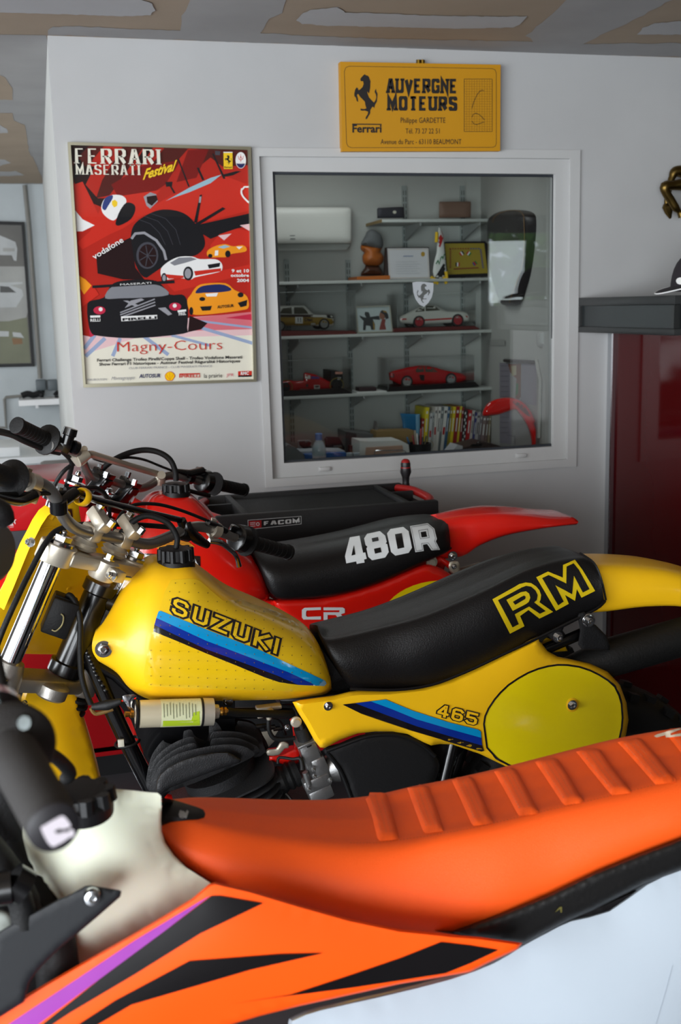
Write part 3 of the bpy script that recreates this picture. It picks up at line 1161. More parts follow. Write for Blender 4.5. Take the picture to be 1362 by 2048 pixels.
ad('mag', ell(*P([(262, 1165)])[0], 12, 8), ell(*P([(765, 1140)])[0], 12, 8))
ad('white', ell(*P([(270, 1158)])[0], 4, 4), ell(*P([(762, 1134)])[0], 4, 4), P([(405, 1205), (645, 1195), (647, 1222), (408, 1238)]), P([(200, 1200), (268, 1198), (268, 1212), (202, 1214)]), P([(780, 1165), (838, 1158), (838, 1172), (784, 1180)]))
# yellow car
ad('orange', smooth_loop(P([(845, 1100), (870, 1060), (905, 1010), (960, 988), (1100, 985), (1160, 1030), (1230, 1060), (1252, 1100), (1250, 1150), (1200, 1165), (1050, 1185), (900, 1195), (860, 1165)]), 3))
ad('navy', smooth_loop(P([(900, 1050), (930, 1010), (1000, 995), (1090, 995), (1140, 1030), (1060, 1045), (960, 1048)]), 3))
ad('black', P([(930, 1140), (1010, 1135), (1000, 1165), (945, 1168)]), P([(1180, 1115), (1245, 1095), (1240, 1135), (1200, 1145)]), ell(*P([(945, 1090)])[0], 6, 4), ell(*P([(1200, 1062)])[0], 6, 5), ell(*P([(872, 1170)])[0], 4, 8))
ad('white', P([(965, 1055), (1050, 1048), (1040, 1072), (975, 1074)]))
# emblem plates, logos
ad('yellow', P([(1086, 118), (1146, 118), (1147, 226), (1088, 226)]))
ad('white', P([(1086, 112), (1146, 112), (1146, 118), (1086, 118)]))
ad('black', horse(*P([(1096, 134)])[0], *P([(1140, 196)])[0]))
ad('white', ell(*P([(1201, 168)])[0], 10.5, 16.5))
ad('navy', [p_ for p_ in ell(*P([(1201, 168)])[0], 9.5, 15.5, 30) if p_[1] > P([(0, 182)])[0][1]])
ad('brred', *stroke(P([(1201, 128), (1201, 180)]), .9), *stroke(P([(1183, 138), (1188, 160), (1201, 168), (1214, 160), (1219, 138)]), .9), *stroke(P([(1192, 160), (1201, 140), (1210, 160)]), .8))
ad('white', *stroke(smooth_loop(P([(1215, 360), (1205, 385), (1225, 420), (1262, 450)]), 3)[:10], 3.4), *stroke(P([(1262, 345), (1225, 345), (1213, 360)]), 3.2))
ad('shell', smooth_loop(P([(698, 1605), (705, 1585), (728, 1572), (752, 1582), (763, 1602), (750, 1622), (745, 1630), (712, 1630)]), 2))
ad('brred', *stroke(P([(705, 1590), (728, 1625)]), .5), *stroke(P([(728, 1580), (730, 1626)]), .5), *stroke(P([(752, 1590), (732, 1625)]), .5), *stroke(smooth_loop(P([(698, 1605), (705, 1585), (728, 1572), (752, 1582), (763, 1602), (750, 1622), (745, 1630), (712, 1630)]), 2), .9, True))
ad('brred', P([(1183, 1570), (1274, 1567), (1274, 1595), (1183, 1598)]))
ad('black', P([(1183, 1598), (1274, 1595), (1274, 1606), (1183, 1608)]))
ad('brred', P([(792, 1585), (930, 1582), (930, 1590), (800, 1593), (800, 1612), (792, 1612)]))
obj_art = flat('printed_artwork', A, YW - 0.004, PCOL, fp, off=0.0, gap=0.00004, step=6)
T = []


def tx(col, s_, x0, y0, x1, y1, h, bold=0.0, shear=0.0, cp_=cP, up=None, sc=3.322):
    (a0, b0), (a1, b1) = cp_([(x0, y0), (x1, y1)])
    T.append((text_polys(s_, a0, b0, a1, b1, h / sc, bold, shear, up), PC[col]))


def bl(col, s_, x0, y0, x1, y1, h, t, serif=0.0, gap=1.6, tv=None, ser_t=None, cp_=cP, sc=3.322, up=None, ext=None):
    (a0, b0), (a1, b1) = cp_([(x0, y0), (x1, y1)])
    T.append((block(s_, a0, b0, a1, b1, up or (-0.04 * h / sc, -h / sc), t, serif, gap, tv, ser_t, ext), PC[col]))


bl('cream', 'FERRARI', 100, 188, 668, 196, 100, 0.5, 0.55, 1.5, tv=1.75, ser_t=.32)
bl('cream', 'MASERATI', 106, 262, 532, 266, 66, 0.5, 0.5, 1.4, tv=1.6, ser_t=.34)
tx('yellow', 'Festival', 550, 296, 770, 232, 66, 0.03, 0.35, up=(0.12, -1))
tx('white', 'vodafone', 228, 828, 425, 708, 38, 0.012)
tx('white', '9 et 10', 1140, 912, 1256, 912, 20, 0.03)
tx('white', 'octobre', 1134, 942, 1256, 942, 20, 0.03)
tx('white', '2004', 1176, 976, 1256, 976, 20, 0.03)
tx('brred', 'Magny-Cours', 380, 1440, 1078, 1424, 66, -0.012)
tx('black', 'Ferrari Challenge Trofeo Pirelli/Coppa Shell - Trofeo Vodafone Maserati', 246, 1506, 1210, 1484, 19, 0.02)
tx('black', 'Show Ferrari F1 historiques - Autosur Festival Réguralité Historiques', 260, 1533, 1196, 1510, 19, 0.02)
tx('grey', 'CLUB FERRARI FRANCE - CLUB MASERATI FRANCE', 458, 1556, 1010, 1542, 14)
tx('grey', 'MAUBOUSSIN', 180, 1634, 312, 1630, 14)
tx('grey', 'Montegrappa', 340, 1628, 495, 1622, 22, 0, 0.4)
tx('navy', 'AUTOSUR', 525, 1614, 666, 1610, 24, 0.025, 0.2)
tx('brred', 'PIRELLI', 806, 1612, 930, 1610, 18, 0.02)
tx('black', 'la prairie', 957, 1614, 1078, 1610, 28)
tx('pink', 'JPR', 1105, 1605, 1155, 1603, 20)
tx('white', 'RMC', 1200, 1594, 1256, 1592, 20, 0.03, 0.15)
tx('black', 'PIRELLI', 415, 1234, 640, 1220, 16, 0.03)
tx('white', 'RELLI', 202, 1240, 268, 1238, 18, 0.02)
tx('white', 'PIREL', 790, 1200, 838, 1194, 18, 0.02)
tx('white', 'MASERATI', 400, 1000, 606, 988, 12)
tx('black', 'AUTOSUR', 1045, 1152, 1155, 1142, 18, 0.03)
tx('black', 'Ferrari', 1092, 220, 1142, 220, 12, 0.02)
tx('white', 'MASERATI', 1180, 192, 1222, 192, 5)
tx('white', 'F1 2004', 350, 545, 372, 530, 4)
flat_text('lettering', T, YW - 0.004, PCOL, fp, off=0.0075)
p_ = [W(x, y, YW - 0.0145) for x, y in sheet]
obj('poster_glazing', p_, [(0, 1, 2, 3)], glass_mat('poster_glazing', (0.97, 0.97, 0.97), 0.02), fp)

# ------------------------------------------------------------------ yellow wall sign
SG = cS([(3, 55), (1326, 80), (1322, 792), (17, 796)])
sg = thing('enamel_sign', 'ochre yellow garage sign with black horse hung above the window', 'sign', W(840, 302, YW))
och = mat('ochre_painted_board', (188, 132, 2), 0.55, vary=0.03)
prism('board', SG, YW - 0.03, YW - 0.001, och, sg, keep='sign')
PCOL2 = [mat('sign_print_black', (26, 22, 20), 0.6)]
poly = [cS(q) for q in ()]
L1 = stroke(smooth_loop(cS([(60, 95), (400, 98), (1262, 112), (1290, 150), (1290, 735), (1262, 762), (90, 764), (55, 730), (36, 130)]), 5, sharp=()), 0.9, True)
rr = cS([(75, 92), (1255, 112), (1280, 122), (1290, 150), (1290, 730), (1282, 752), (1262, 762), (95, 765), (68, 755), (54, 728), (36, 135), (48, 104)])
L1 = stroke(rr, 0.9, True)
gx0, gy0, gx1, gy1 = 1025, 198, 1256, 632
gr = []
for i in range(12):
    x = gx0 + (gx1 - gx0) * i / 11
    gr += stroke(cS([(x, gy0), (x, gy1)]), 0.35 if 0 < i < 11 else 0.9)
for i in range(22):
    y = gy0 + (gy1 - gy0) * i / 21
    gr += stroke(cS([(gx0, y), (gx1, y)]), 0.35 if 0 < i < 21 else 0.9)
for c_ in ([(1088, 442), (1105, 385), (1130, 330), (1155, 298), (1175, 290), (1190, 297)], [(1088, 515), (1100, 490), (1122, 480), (1150, 492), (1175, 515), (1192, 535)], [(1088, 545), (1105, 568), (1128, 575), (1155, 565), (1175, 557), (1192, 555)]):
    gr += stroke(cS(c_), 1.1)
sl = [(L1, 0), (gr, 0), ([cS(HORSE)], 0)]
flat('printed_border_and_horse', [(L1, 0, 0), (gr, 0, 1), ([cS(HORSE)], 0, 1)], YW - 0.03, PCOL2, sg, step=5)
T = []
PC2 = PC
PC = {'k': 0}
kw = dict(cp_=cS, sc=4.127)
bl('k', 'AUVERGNE', 384, 314, 968, 318, 122, 1.45, 0.5, 0.75, tv=2.0, ser_t=1.1, up=(0.0, -29.5), **kw)
bl('k', 'MOTEURS', 390, 458, 968, 462, 120, 1.45, 0.5, 1.0, tv=2.1, ser_t=1.1, up=(0.0, -29), **kw)
tx('k', 'Philippe GARDETTE', 500, 560, 870, 560, 44, **kw)
tx('k', 'Tél. 73 27 22 51', 540, 648, 822, 648, 42, **kw)
tx('k', 'Avenue du Parc - 63110 BEAUMONT', 335, 736, 1002, 736, 42, **kw)
tx('k', 'Ferrari', 102, 638, 343, 638, 62, 0.03, **kw)
T.append(([cS([(100, 566), (343, 568), (343, 577), (100, 575)])], 0))
PC = PC2
flat_text('lettering', T, YW - 0.03, PCOL2, sg, off=0.0015)
b = MB()
for x in (648, 680):
    b.tube([W(*cS([(x, 70)])[0], YW - 0.02), W(*cS([(x, 40)])[0], YW - 0.02)], 0.006, 8)
b.obox(W(*cS([(664, 60)])[0], YW - 0.01), (1, 0, 0), (0, 1, 0), (0, 0, 1), 0.03, 0.006, 0.016)
b.build('brass_hook', mat('brass', (150, 120, 50), 0.3, metal=1), sg)

# ------------------------------------------------------------------ far space on the left
XM = 4.0


def farbox(px0, px1, pyt, pyb, Y0, Y1):
    a, c = W(px0, pyt, Y0), W(px1, pyb, Y0)
    return (min(a.x, c.x), Y0, min(a.z, c.z)), (max(a.x, c.x), Y1, max(a.z, c.z))


ff = thing('framed_print', 'large black-framed monochrome print of cars on the far grey wall', 'picture', W(0, 735, YF))
FO = [(-150, 438), (48, 444), (69, 733), (-135, 738)]
FN = [(-147, 445), (43, 450), (63, 727), (-133, 731)]
frame_px('frame_rail', FO, FN, YF - 0.03, YF, black, ff)
cols = [mat('print_grey_' + str(i), c_, 0.6, vary=0.15) for i, c_ in enumerate(((98, 96, 92), (150, 150, 146), (170, 172, 172), (110, 112, 92), (74, 74, 72), (120, 90, 60)))]
fa = [([[(-147, 444), (43, 450), (63, 727), (-133, 731)]], 0)]
cw = cWl
fa += [([cw([(-400, 520), (170, 522), (175, 640), (190, 830), (180, 870), (60, 895), (-400, 905)])], 1), ([cw([(-300, 320), (0, 310), (60, 335), (105, 355), (118, 400), (112, 485), (95, 480), (80, 445), (-300, 440)])], 2),
       ([cw([(-300, 640), (0, 632), (155, 628), (155, 640), (70, 650), (150, 680), (160, 720), (110, 800), (-300, 810)])], 2), ([cw([(-400, 905), (60, 895), (185, 870), (210, 1180), (-400, 1200)])], 3),
       ([cw([(-100, 960), (60, 965), (60, 1000), (-100, 1000)]), cw([(85, 970), (140, 975), (165, 1010), (90, 1000)])], 2), ([cw([(20, 395), (100, 398), (100, 420), (20, 420)])], 1), ([cw([(80, 1010), (150, 1015), (155, 1050), (90, 1055)])], 5),
       ([cw([(0, 655), (60, 660), (110, 700), (0, 700)])], 4)]
flat('print', fa, YF - 0.01, cols, ff, step=10)
cd = thing('electrical_conduit', 'grey plastic conduit running down the far wall to a twin socket box', 'conduit', W(78, 757, YF))
cg = mat('grey_conduit_plastic', (120, 118, 112), 0.6)
b = MB()
b.tube([W(49, 370, YF - 0.02), W(58, 460, YF - 0.02), W(80, 757, YF - 0.02)], 0.014, 8)
b.build('vertical_pipe', cg, cd)
b = MB()
b.tube([W(*cw([(280, 1395)])[0], YF - 0.02), W(*cw([(40, 1415)])[0], YF - 0.02), W(*cw([(30, 1430)])[0], YF - 0.02), W(*cw([(42, 1622)])[0], YF - 0.02), W(*cw([(-200, 1630)])[0], YF - 0.02)], 0.010, 8)
b.build('branch_pipe', cg, cd)
b = MB()
b.tube([W(*cw([(295, 1370)])[0], YF - 0.03), W(*cw([(285, 1410)])[0], YF - 0.05), W(*cw([(300, 1440)])[0], YF - 0.06)], 0.012, 8)
b.build('cable', black, cd)
sb = thing('twin_socket_box', 'grey twin wall socket box at the foot of the conduit', 'socket', W(93, 783, YF))
gs = mat('grey_socket', (84, 92, 96), 0.5)
for k, (a, c_) in enumerate(((242, 316), (322, 396))):
    b = MB()
    q0_, q1_ = farbox(*[cw([(a, 0)])[0][0], cw([(c_, 0)])[0][0], cw([(0, 1297)])[0][1], cw([(0, 1368)])[0][1]], YF - 0.06, YF)
    b.box(q0_, q1_, 0.008)
    b.build('socket_cover', gs, sb)
sh_ = thing('wall_shelf', 'small white shelf holding dark tools under the twin socket', 'shelf', W(100, 802, YF))
b = MB()
q0_, q1_ = farbox(37, 175, 801, 806, YF - 0.25, YF)
b.box(q0_, q1_)
b.build('shelf_board', white, sh_)
for x in (250, 458):
    b = MB()
    p0 = W(*cw([(x, 1440)])[0], YF - 0.2)
    b.box((p0.x - 0.01, YF - 0.2, p0.z - 0.05), (p0.x + 0.01, YF, p0.z - 0.02))
    b.build('bracket', white, sh_)
zs = q1_[2]
for nme, lab, pts_, r_ in (('black_strap', 'coiled black straps lying on the left of the small white shelf', [(150, 1430), (190, 1415), (230, 1425), (270, 1412), (285, 1425)], 0.022),
                           ('hand_tool', 'black ring-ended hand tool lying on the right of the small white shelf', [(370, 1415), (390, 1395), (410, 1400), (400, 1420), (375, 1418), (440, 1412), (480, 1405)], 0.012)):
    b = MB()
    ps = [W(*cw([q])[0], YF - 0.15) for q in pts_]
    mz = min(p.z for p in ps)
    ps = [p + Vector((0, 0, zs - mz + r_)) for p in ps]
    b.tube(ps, r_, 8, sm=3)
    tag(b.build(nme, black), lab, 'strap' if 'strap' in nme else 'tool')
wb = thing('workbench', 'white-topped workbench with pale boards behind the motorcycles at far left', 'workbench', (-1.0, 6.0, 0))
wbm = mat('white_laminate', (214, 218, 220), 0.5)
b = MB()
zt = W(50, 915, 5.2).z
b.box((-1.6, 5.2, zt - 0.03), (0.07, 5.9, zt))
b.build('bench_top', wbm, wb)
b = MB()
b.box((-1.6, 5.3, 0), (-1.5, 5.8, zt - 0.03))
b.build('bench_leg', wbm, wb)
b = MB()
b.box((-0.06, 5.3, 0), (0.04, 5.8, zt - 0.03))
b.build('bench_leg', wbm, wb)
b = MB()
b.box((-1.6, 5.5, 0.35), (0.04, 5.85, 0.38))
b.build('lower_shelf', wbm, wb)
q0_, q1_ = farbox(-90, 40, 893, 907, 5.25, 5.6)
b = MB()
b.box((q0_[0], 5.25, zt), (q1_[0], 5.6, zt + 0.045), 0.004)
tag(b.build('white_carton', wbm), 'flat white carton lying on the workbench at the left edge', 'box')
q0_, q1_ = farbox(100, 150, 940, 948, 4.9, 5.1)
b = MB()
b.obox(W(112, 935, 5.05), (1, 0, 0), (0, 1, 0), (0, 0, 1), 0.14, 0.1, 0.06, 0.02)
ob_ = b.build('grey_tub', mat('dull_grey', (120, 118, 116), 0.6))
tag(ob_, 'small dull grey tub on the lower stand beside the workbench', 'tub')
b = MB()
c_ = W(112, 935, 5.05)
b.box((c_.x - 0.3, 4.95, 0), (c_.x + 0.06, 5.15, c_.z - 0.03))
tag(b.build('stand_box', wbm), 'pale storage box standing in front of the workbench', 'box')

# red chest with leaping-cat mark, on a low red drawer cabinet
YR = 3.45
rc = thing('red_chest', 'satin red chest with black band and white leaping cat mark at left', 'chest', W(60, 1100, YR))
redm = mat('satin_red_sheet', (188, 22, 28), 0.32, coat=0.2)
a, c_ = W(-260, 962, YR), W(172, 1062, YR)
b = MB()
x1_ = W(172, 950, YR).x
x0_ = x1_ - 0.95
z1_, z0_ = W(60, 962, YR).z, W(60, 1062, YR).z
zb_ = W(60, 1098, YR).z
b.box((x0_, YR, z0_), (x1_, YR + 0.38, z1_), 0.012)
b.build('chest_body', redm, rc)
b = MB()
b.box((x0_ + 0.01, YR + 0.01, zb_), (x1_ - 0.01, YR + 0.36, z0_ + 0.005))
b.build('black_band', mat('dark_band', (44, 46, 52), 0.4), rc)
wm = mat('white_print', (225, 225, 225), 0.6)
cat = cN([(120, 760), (135, 755), (150, 765), (165, 762), (180, 745), (200, 738), (202, 742), (188, 752), (185, 765), (192, 785), (190, 800), (178, 775), (160, 778), (148, 795), (140, 790), (146, 775), (125, 770)])
T = [(text_polys('PUMA', *cN([(96, 818)])[0], *cN([(168, 814)])[0], 24 / 6.2, 0.03), 0), (text_polys('.com', *cN([(118, 838)])[0], *cN([(170, 835)])[0], 11 / 6.2, 0.01), 0)]
flat_text('lettering', T, YR, [wm], rc, off=0.002)
flat('leaping_cat_mark', [([cat], 0)], YR, [wm], rc, off=0.002)
dc = thing('drawer_cabinet', 'low glossy red drawer cabinet on the floor behind the yellow front mudguard', 'cabinet', ((x0_ + 0.45) / 2, YR + 0.2, 0))
redd = mat('deep_red_enamel', (150, 14, 20), 0.25, coat=0.3)
b = MB()
b.box((x0_, YR + 0.02, 0.1), (0.43, YR + 0.38, zb_ - 0.001), 0.004)
b.build('carcass', redd, dc)
zz = W(235, 1505, YR).z
for (z_a, z_b) in ((0.12, zz - 0.006), (zz + 0.006, zz + 0.30), (zz + 0.31, zb_ - 0.02)):
    b = MB()
    b.box((x0_ + 0.01, YR - 0.005, z_a), (0.42, YR + 0.02, z_b), 0.004)
    b.build('drawer_front', redd, dc)
b = MB()
b.box((x0_ + 0.03, YR + 0.04, 0), (0.40, YR + 0.36, 0.1))
b.build('plinth', black, dc)

# ------------------------------------------------------------------ right: red cabinet, black top unit
XC = W(1217, 700, YW).x
rcab = thing('red_tall_cabinet', 'tall glossy dark red cabinet side reflecting the window at right edge', 'cabinet', (XC + 0.4, 3.5, 0))
drk = mat('dark_gloss_red', (70, 8, 10), 0.07, spec=.28)
ztop = W(1250, 666, 3.6).z
b = MB()
b.box((XC + 0.005, 3.02, 0.0), (XC + 0.8, YW - 0.02, ztop - 0.002))
b.build('carcass', drk, rcab)
b = MB()
b.box((XC - 0.004, YW - 0.03, 0), (XC + 0.01, YW - 0.001, ztop - 0.002))
b.build('aluminium_edge_strip', steel, rcab)
b = MB()
b.box((XC - 0.001, YW - 0.06, 0), (XC + 0.01, YW - 0.031, ztop - 0.002))
b.build('dark_edge_strip', mat('dark_edge', (60, 12, 18), 0.2), rcab)
for k in range(2):
    b = MB()
    b.box((XC + 0.01 + k * 0.395, 3.0, 0.08), (XC + 0.40 + k * 0.395, 3.018, ztop - 0.01), 0.003)
    d_ = b.build('door', drk, rcab)
    b = MB()
    hx = XC + (0.36 if k == 0 else 0.45)
    b.tube([(hx, 2.97, 0.9), (hx, 2.97, 1.1)], 0.006, 8)
    h_ = obj('door_handle', b.v, b.f, steel, d_, smooth=True)
XT = W(1155, 630, YW).x
tu = thing('black_glazed_locker', 'long black frame locker with smoked panels on top of the red cabinet', 'locker', (XT + 0.4, 3.4, ztop))
zt2 = (W(1155, 600, YW - 0.01).z + W(1345, 586, 3.2).z) / 2
blk = mat('satin_black_frame', (34, 36, 36), 0.45)
Yf = WX(1348, 640, XT).y
smoke = mat('smoked_panel', (26, 32, 33), 0.4)
b = MB()
tk = 0.03
b.box((XT + 0.01, Yf + 0.01, ztop + 0.01), (XT + 0.95, YW - 0.011, zt2 - 0.01))
b.build('core', smoke, tu)
b = MB()
b.box((XT, Yf, zt2 - tk), (XT + 0.96, YW - 0.001, zt2), 0.003)
b.build('top_frame', blk, tu)
b = MB()
b.box((XT, Yf, ztop), (XT + 0.96, YW - 0.001, ztop + 0.022), 0.003)
b.build('bottom_frame', blk, tu)
for y_ in (Yf, YW - 0.021):
    b = MB()
    b.box((XT, y_, ztop + 0.023), (XT + 0.02, y_ + 0.02, zt2 - tk - 0.001))
    b.build('post', blk, tu)
for x_ in (XT + 0.03, XT + 0.48, XT + 0.93):
    b = MB()
    b.box((x_, Yf, ztop + 0.023), (x_ + 0.02, Yf + 0.02, zt2 - tk - 0.001))
    b.build('post', blk, tu)
# cap on the locker
capb = mat('dark_cap_cloth', (28, 22, 28), 0.85, bump=0.4, scale=400)
Ycap = 3.28
cpx = thing('baseball_cap', 'dark cap with white-edged brim and round badge on the black locker', 'cap', (W(1362, 590, Ycap).x, Ycap, zt2))
cc = Vector((W(1400, 585, Ycap).x, Ycap + 0.0, zt2 + 0.012))
b = MB()
vs, fs = [], []
for i in range(9):
    ph = i / 8 * math.pi / 2
    for k in range(24):
        a = 2 * math.pi * k / 24
        rr_ = 0.098 * math.cos(ph) ** 0.6 if i < 8 else 0.001
        vs.append(cc + Vector((rr_ * math.cos(a), rr_ * math.sin(a) * 0.9, 0.125 * math.sin(ph) ** 0.9)))
for i in range(8):
    for k in range(24):
        fs.append((i * 24 + k, i * 24 + (k + 1) % 24, (i + 1) * 24 + (k + 1) % 24, (i + 1) * 24 + k))
fs.append(tuple(range(24)))
obj('crown', vs, fs, capb, cpx, smooth=True, keep='cap')
vs = []
br = []
for i in range(13):
    a = math.radians(100 + 160 * i / 12)
    e = max(0, math.cos(math.radians(-80 + 160 * i / 12)))
    inn = cc + Vector((0.09 * math.cos(a), 0.081 * math.sin(a), 0.02))
    ou = cc + Vector((0.085 * math.cos(a) - 0.075 * e, 0.09 * math.sin(a), 0.02 - 0.026 * e ** 2 + 0.0))
    br.append((inn, ou))
vs = [p for q in br for p in (q[0], q[1], q[0] - Vector((0, 0, 0.003)), q[1] - Vector((0, 0, 0.003)))]
fs = []
for i in range(12):
    o_ = i * 4
    fs += [(o_, o_ + 1, o_ + 5, o_ + 4), (o_ + 2, o_ + 6, o_ + 7, o_ + 3), (o_ + 1, o_ + 3, o_ + 7, o_ + 5)]
obj('brim', vs, fs, capb, cpx, smooth=True)
b = MB()
b.tube([q[1] for q in br], 0.0022, 6)
b.build('white_piping', white, cpx)
drape('badge', [([ell(1362, 562, 9, 7)], 0)], ['cap'], [paper], cpx, off=0.002)

# brass horse sculpture on the wall
brs = mat('aged_brass', (104, 84, 44), 0.36, metal=1.0, vary=0.15)
bh = thing('brass_horse_relief', 'brass horse wall sculpture with bent forelegs at the upper right edge', 'sculpture', W(1362, 435, YW))
for nme, pts_, rr_ in (('rear_foreleg', [(1150, 300), (1000, 262), (905, 262), (868, 330), (845, 400), (835, 470), (810, 560), (800, 610), (812, 660), (820, 700)], [.032, .024, .020, .014, .013, .012, .010, .009, .013, .010]),
                       ('front_foreleg', [(1150, 410), (1000, 415), (880, 425), (785, 440), (800, 520), (850, 600), (905, 690), (950, 740), (985, 790)], [.034, .024, .019, .021, .017, .016, .016, .010, .016])):
    b = MB()
    dy = 0.05 if nme == 'rear_foreleg' else 0.085
    b.tube([W(*cH([q])[0], YW - dy) for q in pts_], [r * 0.95 for r in rr_], 12, sm=4)
    b.build(nme, brs, bh)
b = MB()
b.lathe(W(*cH([(795, 640)])[0], YW - 0.05), W(*cH([(822, 735)])[0], YW - 0.05) - W(*cH([(795, 640)])[0], YW - 0.05), [(0, .010), (0.012, .019), (0.035, .015), (0.06, .004)], 8)
b.build('hoof', brs, bh)
b = MB()
ctr = W(1450, 350, YW - 0.07)
b.tube([ctr + Vector((-0.1, 0, 0.0)), ctr, ctr + Vector((0.08, 0, -0.12)), ctr + Vector((0.12, 0, -0.3))], [0.035, 0.075, 0.07, 0.05], 14, sm=4)
b.build('body', brs, bh)
b = MB()
b.tube([ctr + Vector((0.02, 0, 0.04)), ctr + Vector((-0.01, 0, 0.16)), ctr + Vector((-0.06, 0, 0.2))], [0.055, 0.04, 0.022], 12, sm=4)
b.build('neck_and_head', brs, bh)
b = MB()
b.lathe(W(1420, 380, YW), (0, -1, 0), [(0, 0.02), (0.05, 0.02)], 12)
b.build('wall_mount', brs, bh)

hb = thing('garden_hedge', 'green hedge seen only as a reflection in the window glass', 'hedge', (6.6, -5.6, 0))
vs, fs = [], []
rnd = random.Random(2)
for k in range(1400):
    p = Vector((5.6 + rnd.random() * 2.6, -6.0 + rnd.random() * .9, rnd.random() * 3.4))
    n_ = Vector((rnd.gauss(0, 1), rnd.gauss(0, 1), rnd.gauss(0, 1))).normalized() * .12
    t_ = n_.orthogonal().normalized() * .09
    i = len(vs)
    vs += [p - n_, p - t_, p + n_, p + t_]
    fs.append((i, i + 1, i + 2, i + 3))
obj('leaves', vs, fs, mat('leaf_green', (96, 140, 60), .6, vary=.4), hb, kind='stuff')
b = MB()
b.box((5.0, -12, -.05), (12, ROOM_B - .15, 0))
struct(b.build('ground_outside', mat('pale_gravel', (150, 146, 138), .9, bump=.5), smooth=False))

# ================================================================== OFFICE CONTENTS
YS = 5.2            # shelf fronts
offw = mat('shelf_laminate', (186, 188, 184), 0.5)
offe = mat('shelf_edge_beige', (150, 126, 86), 0.6)


def shelf(lab, x0, x1, yl, yr, th=6, left_end=False):
    a, c = W(x0, yl, YS), W(x1, yr, YS)
    z = (a.z + c.z) / 2
    t = th / F_PX * 5.3
    xa = a.x if left_end else XL + 0.13
    s = thing('wall_shelf', lab, 'shelf', ((xa + c.x) / 2, YO, z - t), group=None)
    b = MB()
    b.box((xa, YS, z - t), (c.x, YO - 0.001, z), 0.002)
    b.build('shelf_board', offw, s)
    for px_ in ((575, 697, 812, 925) if not left_end else (812, 925)):
        x = W(px_, 600, YO).x
        if x < xa:
            continue
        b = MB()
        y0, y1, z1 = YS + 0.03, YO - 0.012, z - t - 0.0005
        b.hexa([(x - .004, y1, z1), (x + .004, y1, z1), (x + .004, y1, z1 - .075), (x - .004, y1, z1 - .075),
                (x - .004, y0, z1), (x + .004, y0, z1), (x + .004, y0, z1 - .014), (x - .004, y0, z1 - .014)])
        b.build('bracket', mat('grey_bracket', (168, 170, 168), 0.5), s)
    if left_end:
        b = MB()
        b.box((xa - 0.002, YS, z - t), (xa - 0.0001, YO - 0.001, z))
        b.build('end_strip', offe, s)
    return z


z1s = shelf('short topmost office shelf carrying two wallets', 764, 988, 438, 438, 6, True)
z2s = shelf('second office shelf from top, carrying the bust and certificates', 557, 985, 564, 554.5)
z3s = shelf('third office shelf, carrying the gold rally car and white coupe', 560, 985, 674.2, 658)
z4s = shelf('lowest office shelf, carrying the two red racing cars', 563.5, 990, 794, 774)
rails = mat('slotted_rail_grey', (160, 166, 164), 0.45)
slot = mat('slot_dark', (40, 42, 42), 0.7)
for px_, yt in ((575, 520), (697, 520), (811, 372), (925, 372)):
    zt_, zb2 = W(px_, yt, YO).z, 0.8
    x = W(px_, 600, YO).x
    r = thing('slotted_shelf_rail', {575: 'vertical slotted shelf rail nearest the left window jamb', 697: 'slotted shelf rail standing right of the gold rally car', 811: 'tall slotted shelf rail behind the framed certificate', 925: 'tall slotted shelf rail behind the yellow plaque'}[px_], 'rail', (x, YO, zb2))
    b = MB()
    b.box((x - 0.0125, YO - 0.011, zb2), (x + 0.0125, YO - 0.001, zt_))
    b.build('rail', rails, r)
    b = MB()
    z = zb2 + 0.02
    while z < zt_ - 0.03:
        for dx in (-0.006, 0.006):
            b.box((x + dx - 0.0016, YO - 0.0125, z), (x + dx + 0.0016, YO - 0.0115, z + 0.022))
        z += 0.032
    b.build('slots', slot, r, smooth=False, kind='stuff')

# air conditioner
ac = thing('air_conditioner', 'white wall air conditioner unit behind the window at upper left', 'air conditioner', W(600, 500, YO))
acm = mat('ac_white', (206, 204, 198), 0.4)
pillow('housing', cO1([(-500, 130), (820, 128), (845, 140), (855, 165), (855, 470), (848, 505), (-500, 512)]), 5.28, acm, ac, depth=0.02, rad=8, thick=0.17, step=9)
pillow('louvre', cO1([(-500, 513), (850, 506), (845, 530), (800, 578), (-500, 588)]), 5.31, mat('ac_louvre', (170, 170, 166), 0.5), ac, depth=0.008, rad=6, thick=0.12, step=9)
T = [(text_polys('eco', *cO1([(210, 432)])[0], *cO1([(262, 432)])[0], 2.5), 0), (text_polys('climate', *cO1([(212, 462)])[0], *cO1([(266, 462)])[0], 2.2), 0)]
flat_text('lettering', [([stroke(cO1([(208, 427), (262, 425)]), 1.6)[0]], 0), ([stroke(cO1([(212, 459), (266, 459)]), 1.6)[0]], 0)], 5.26, [mat('ac_logo', (90, 90, 92), 0.6)], ac, off=0.001)


def leath(nm, rgb):
    return mat(nm, rgb, 0.6, bump=0.5, scale=300)


def onshelf(Y):
    return Y


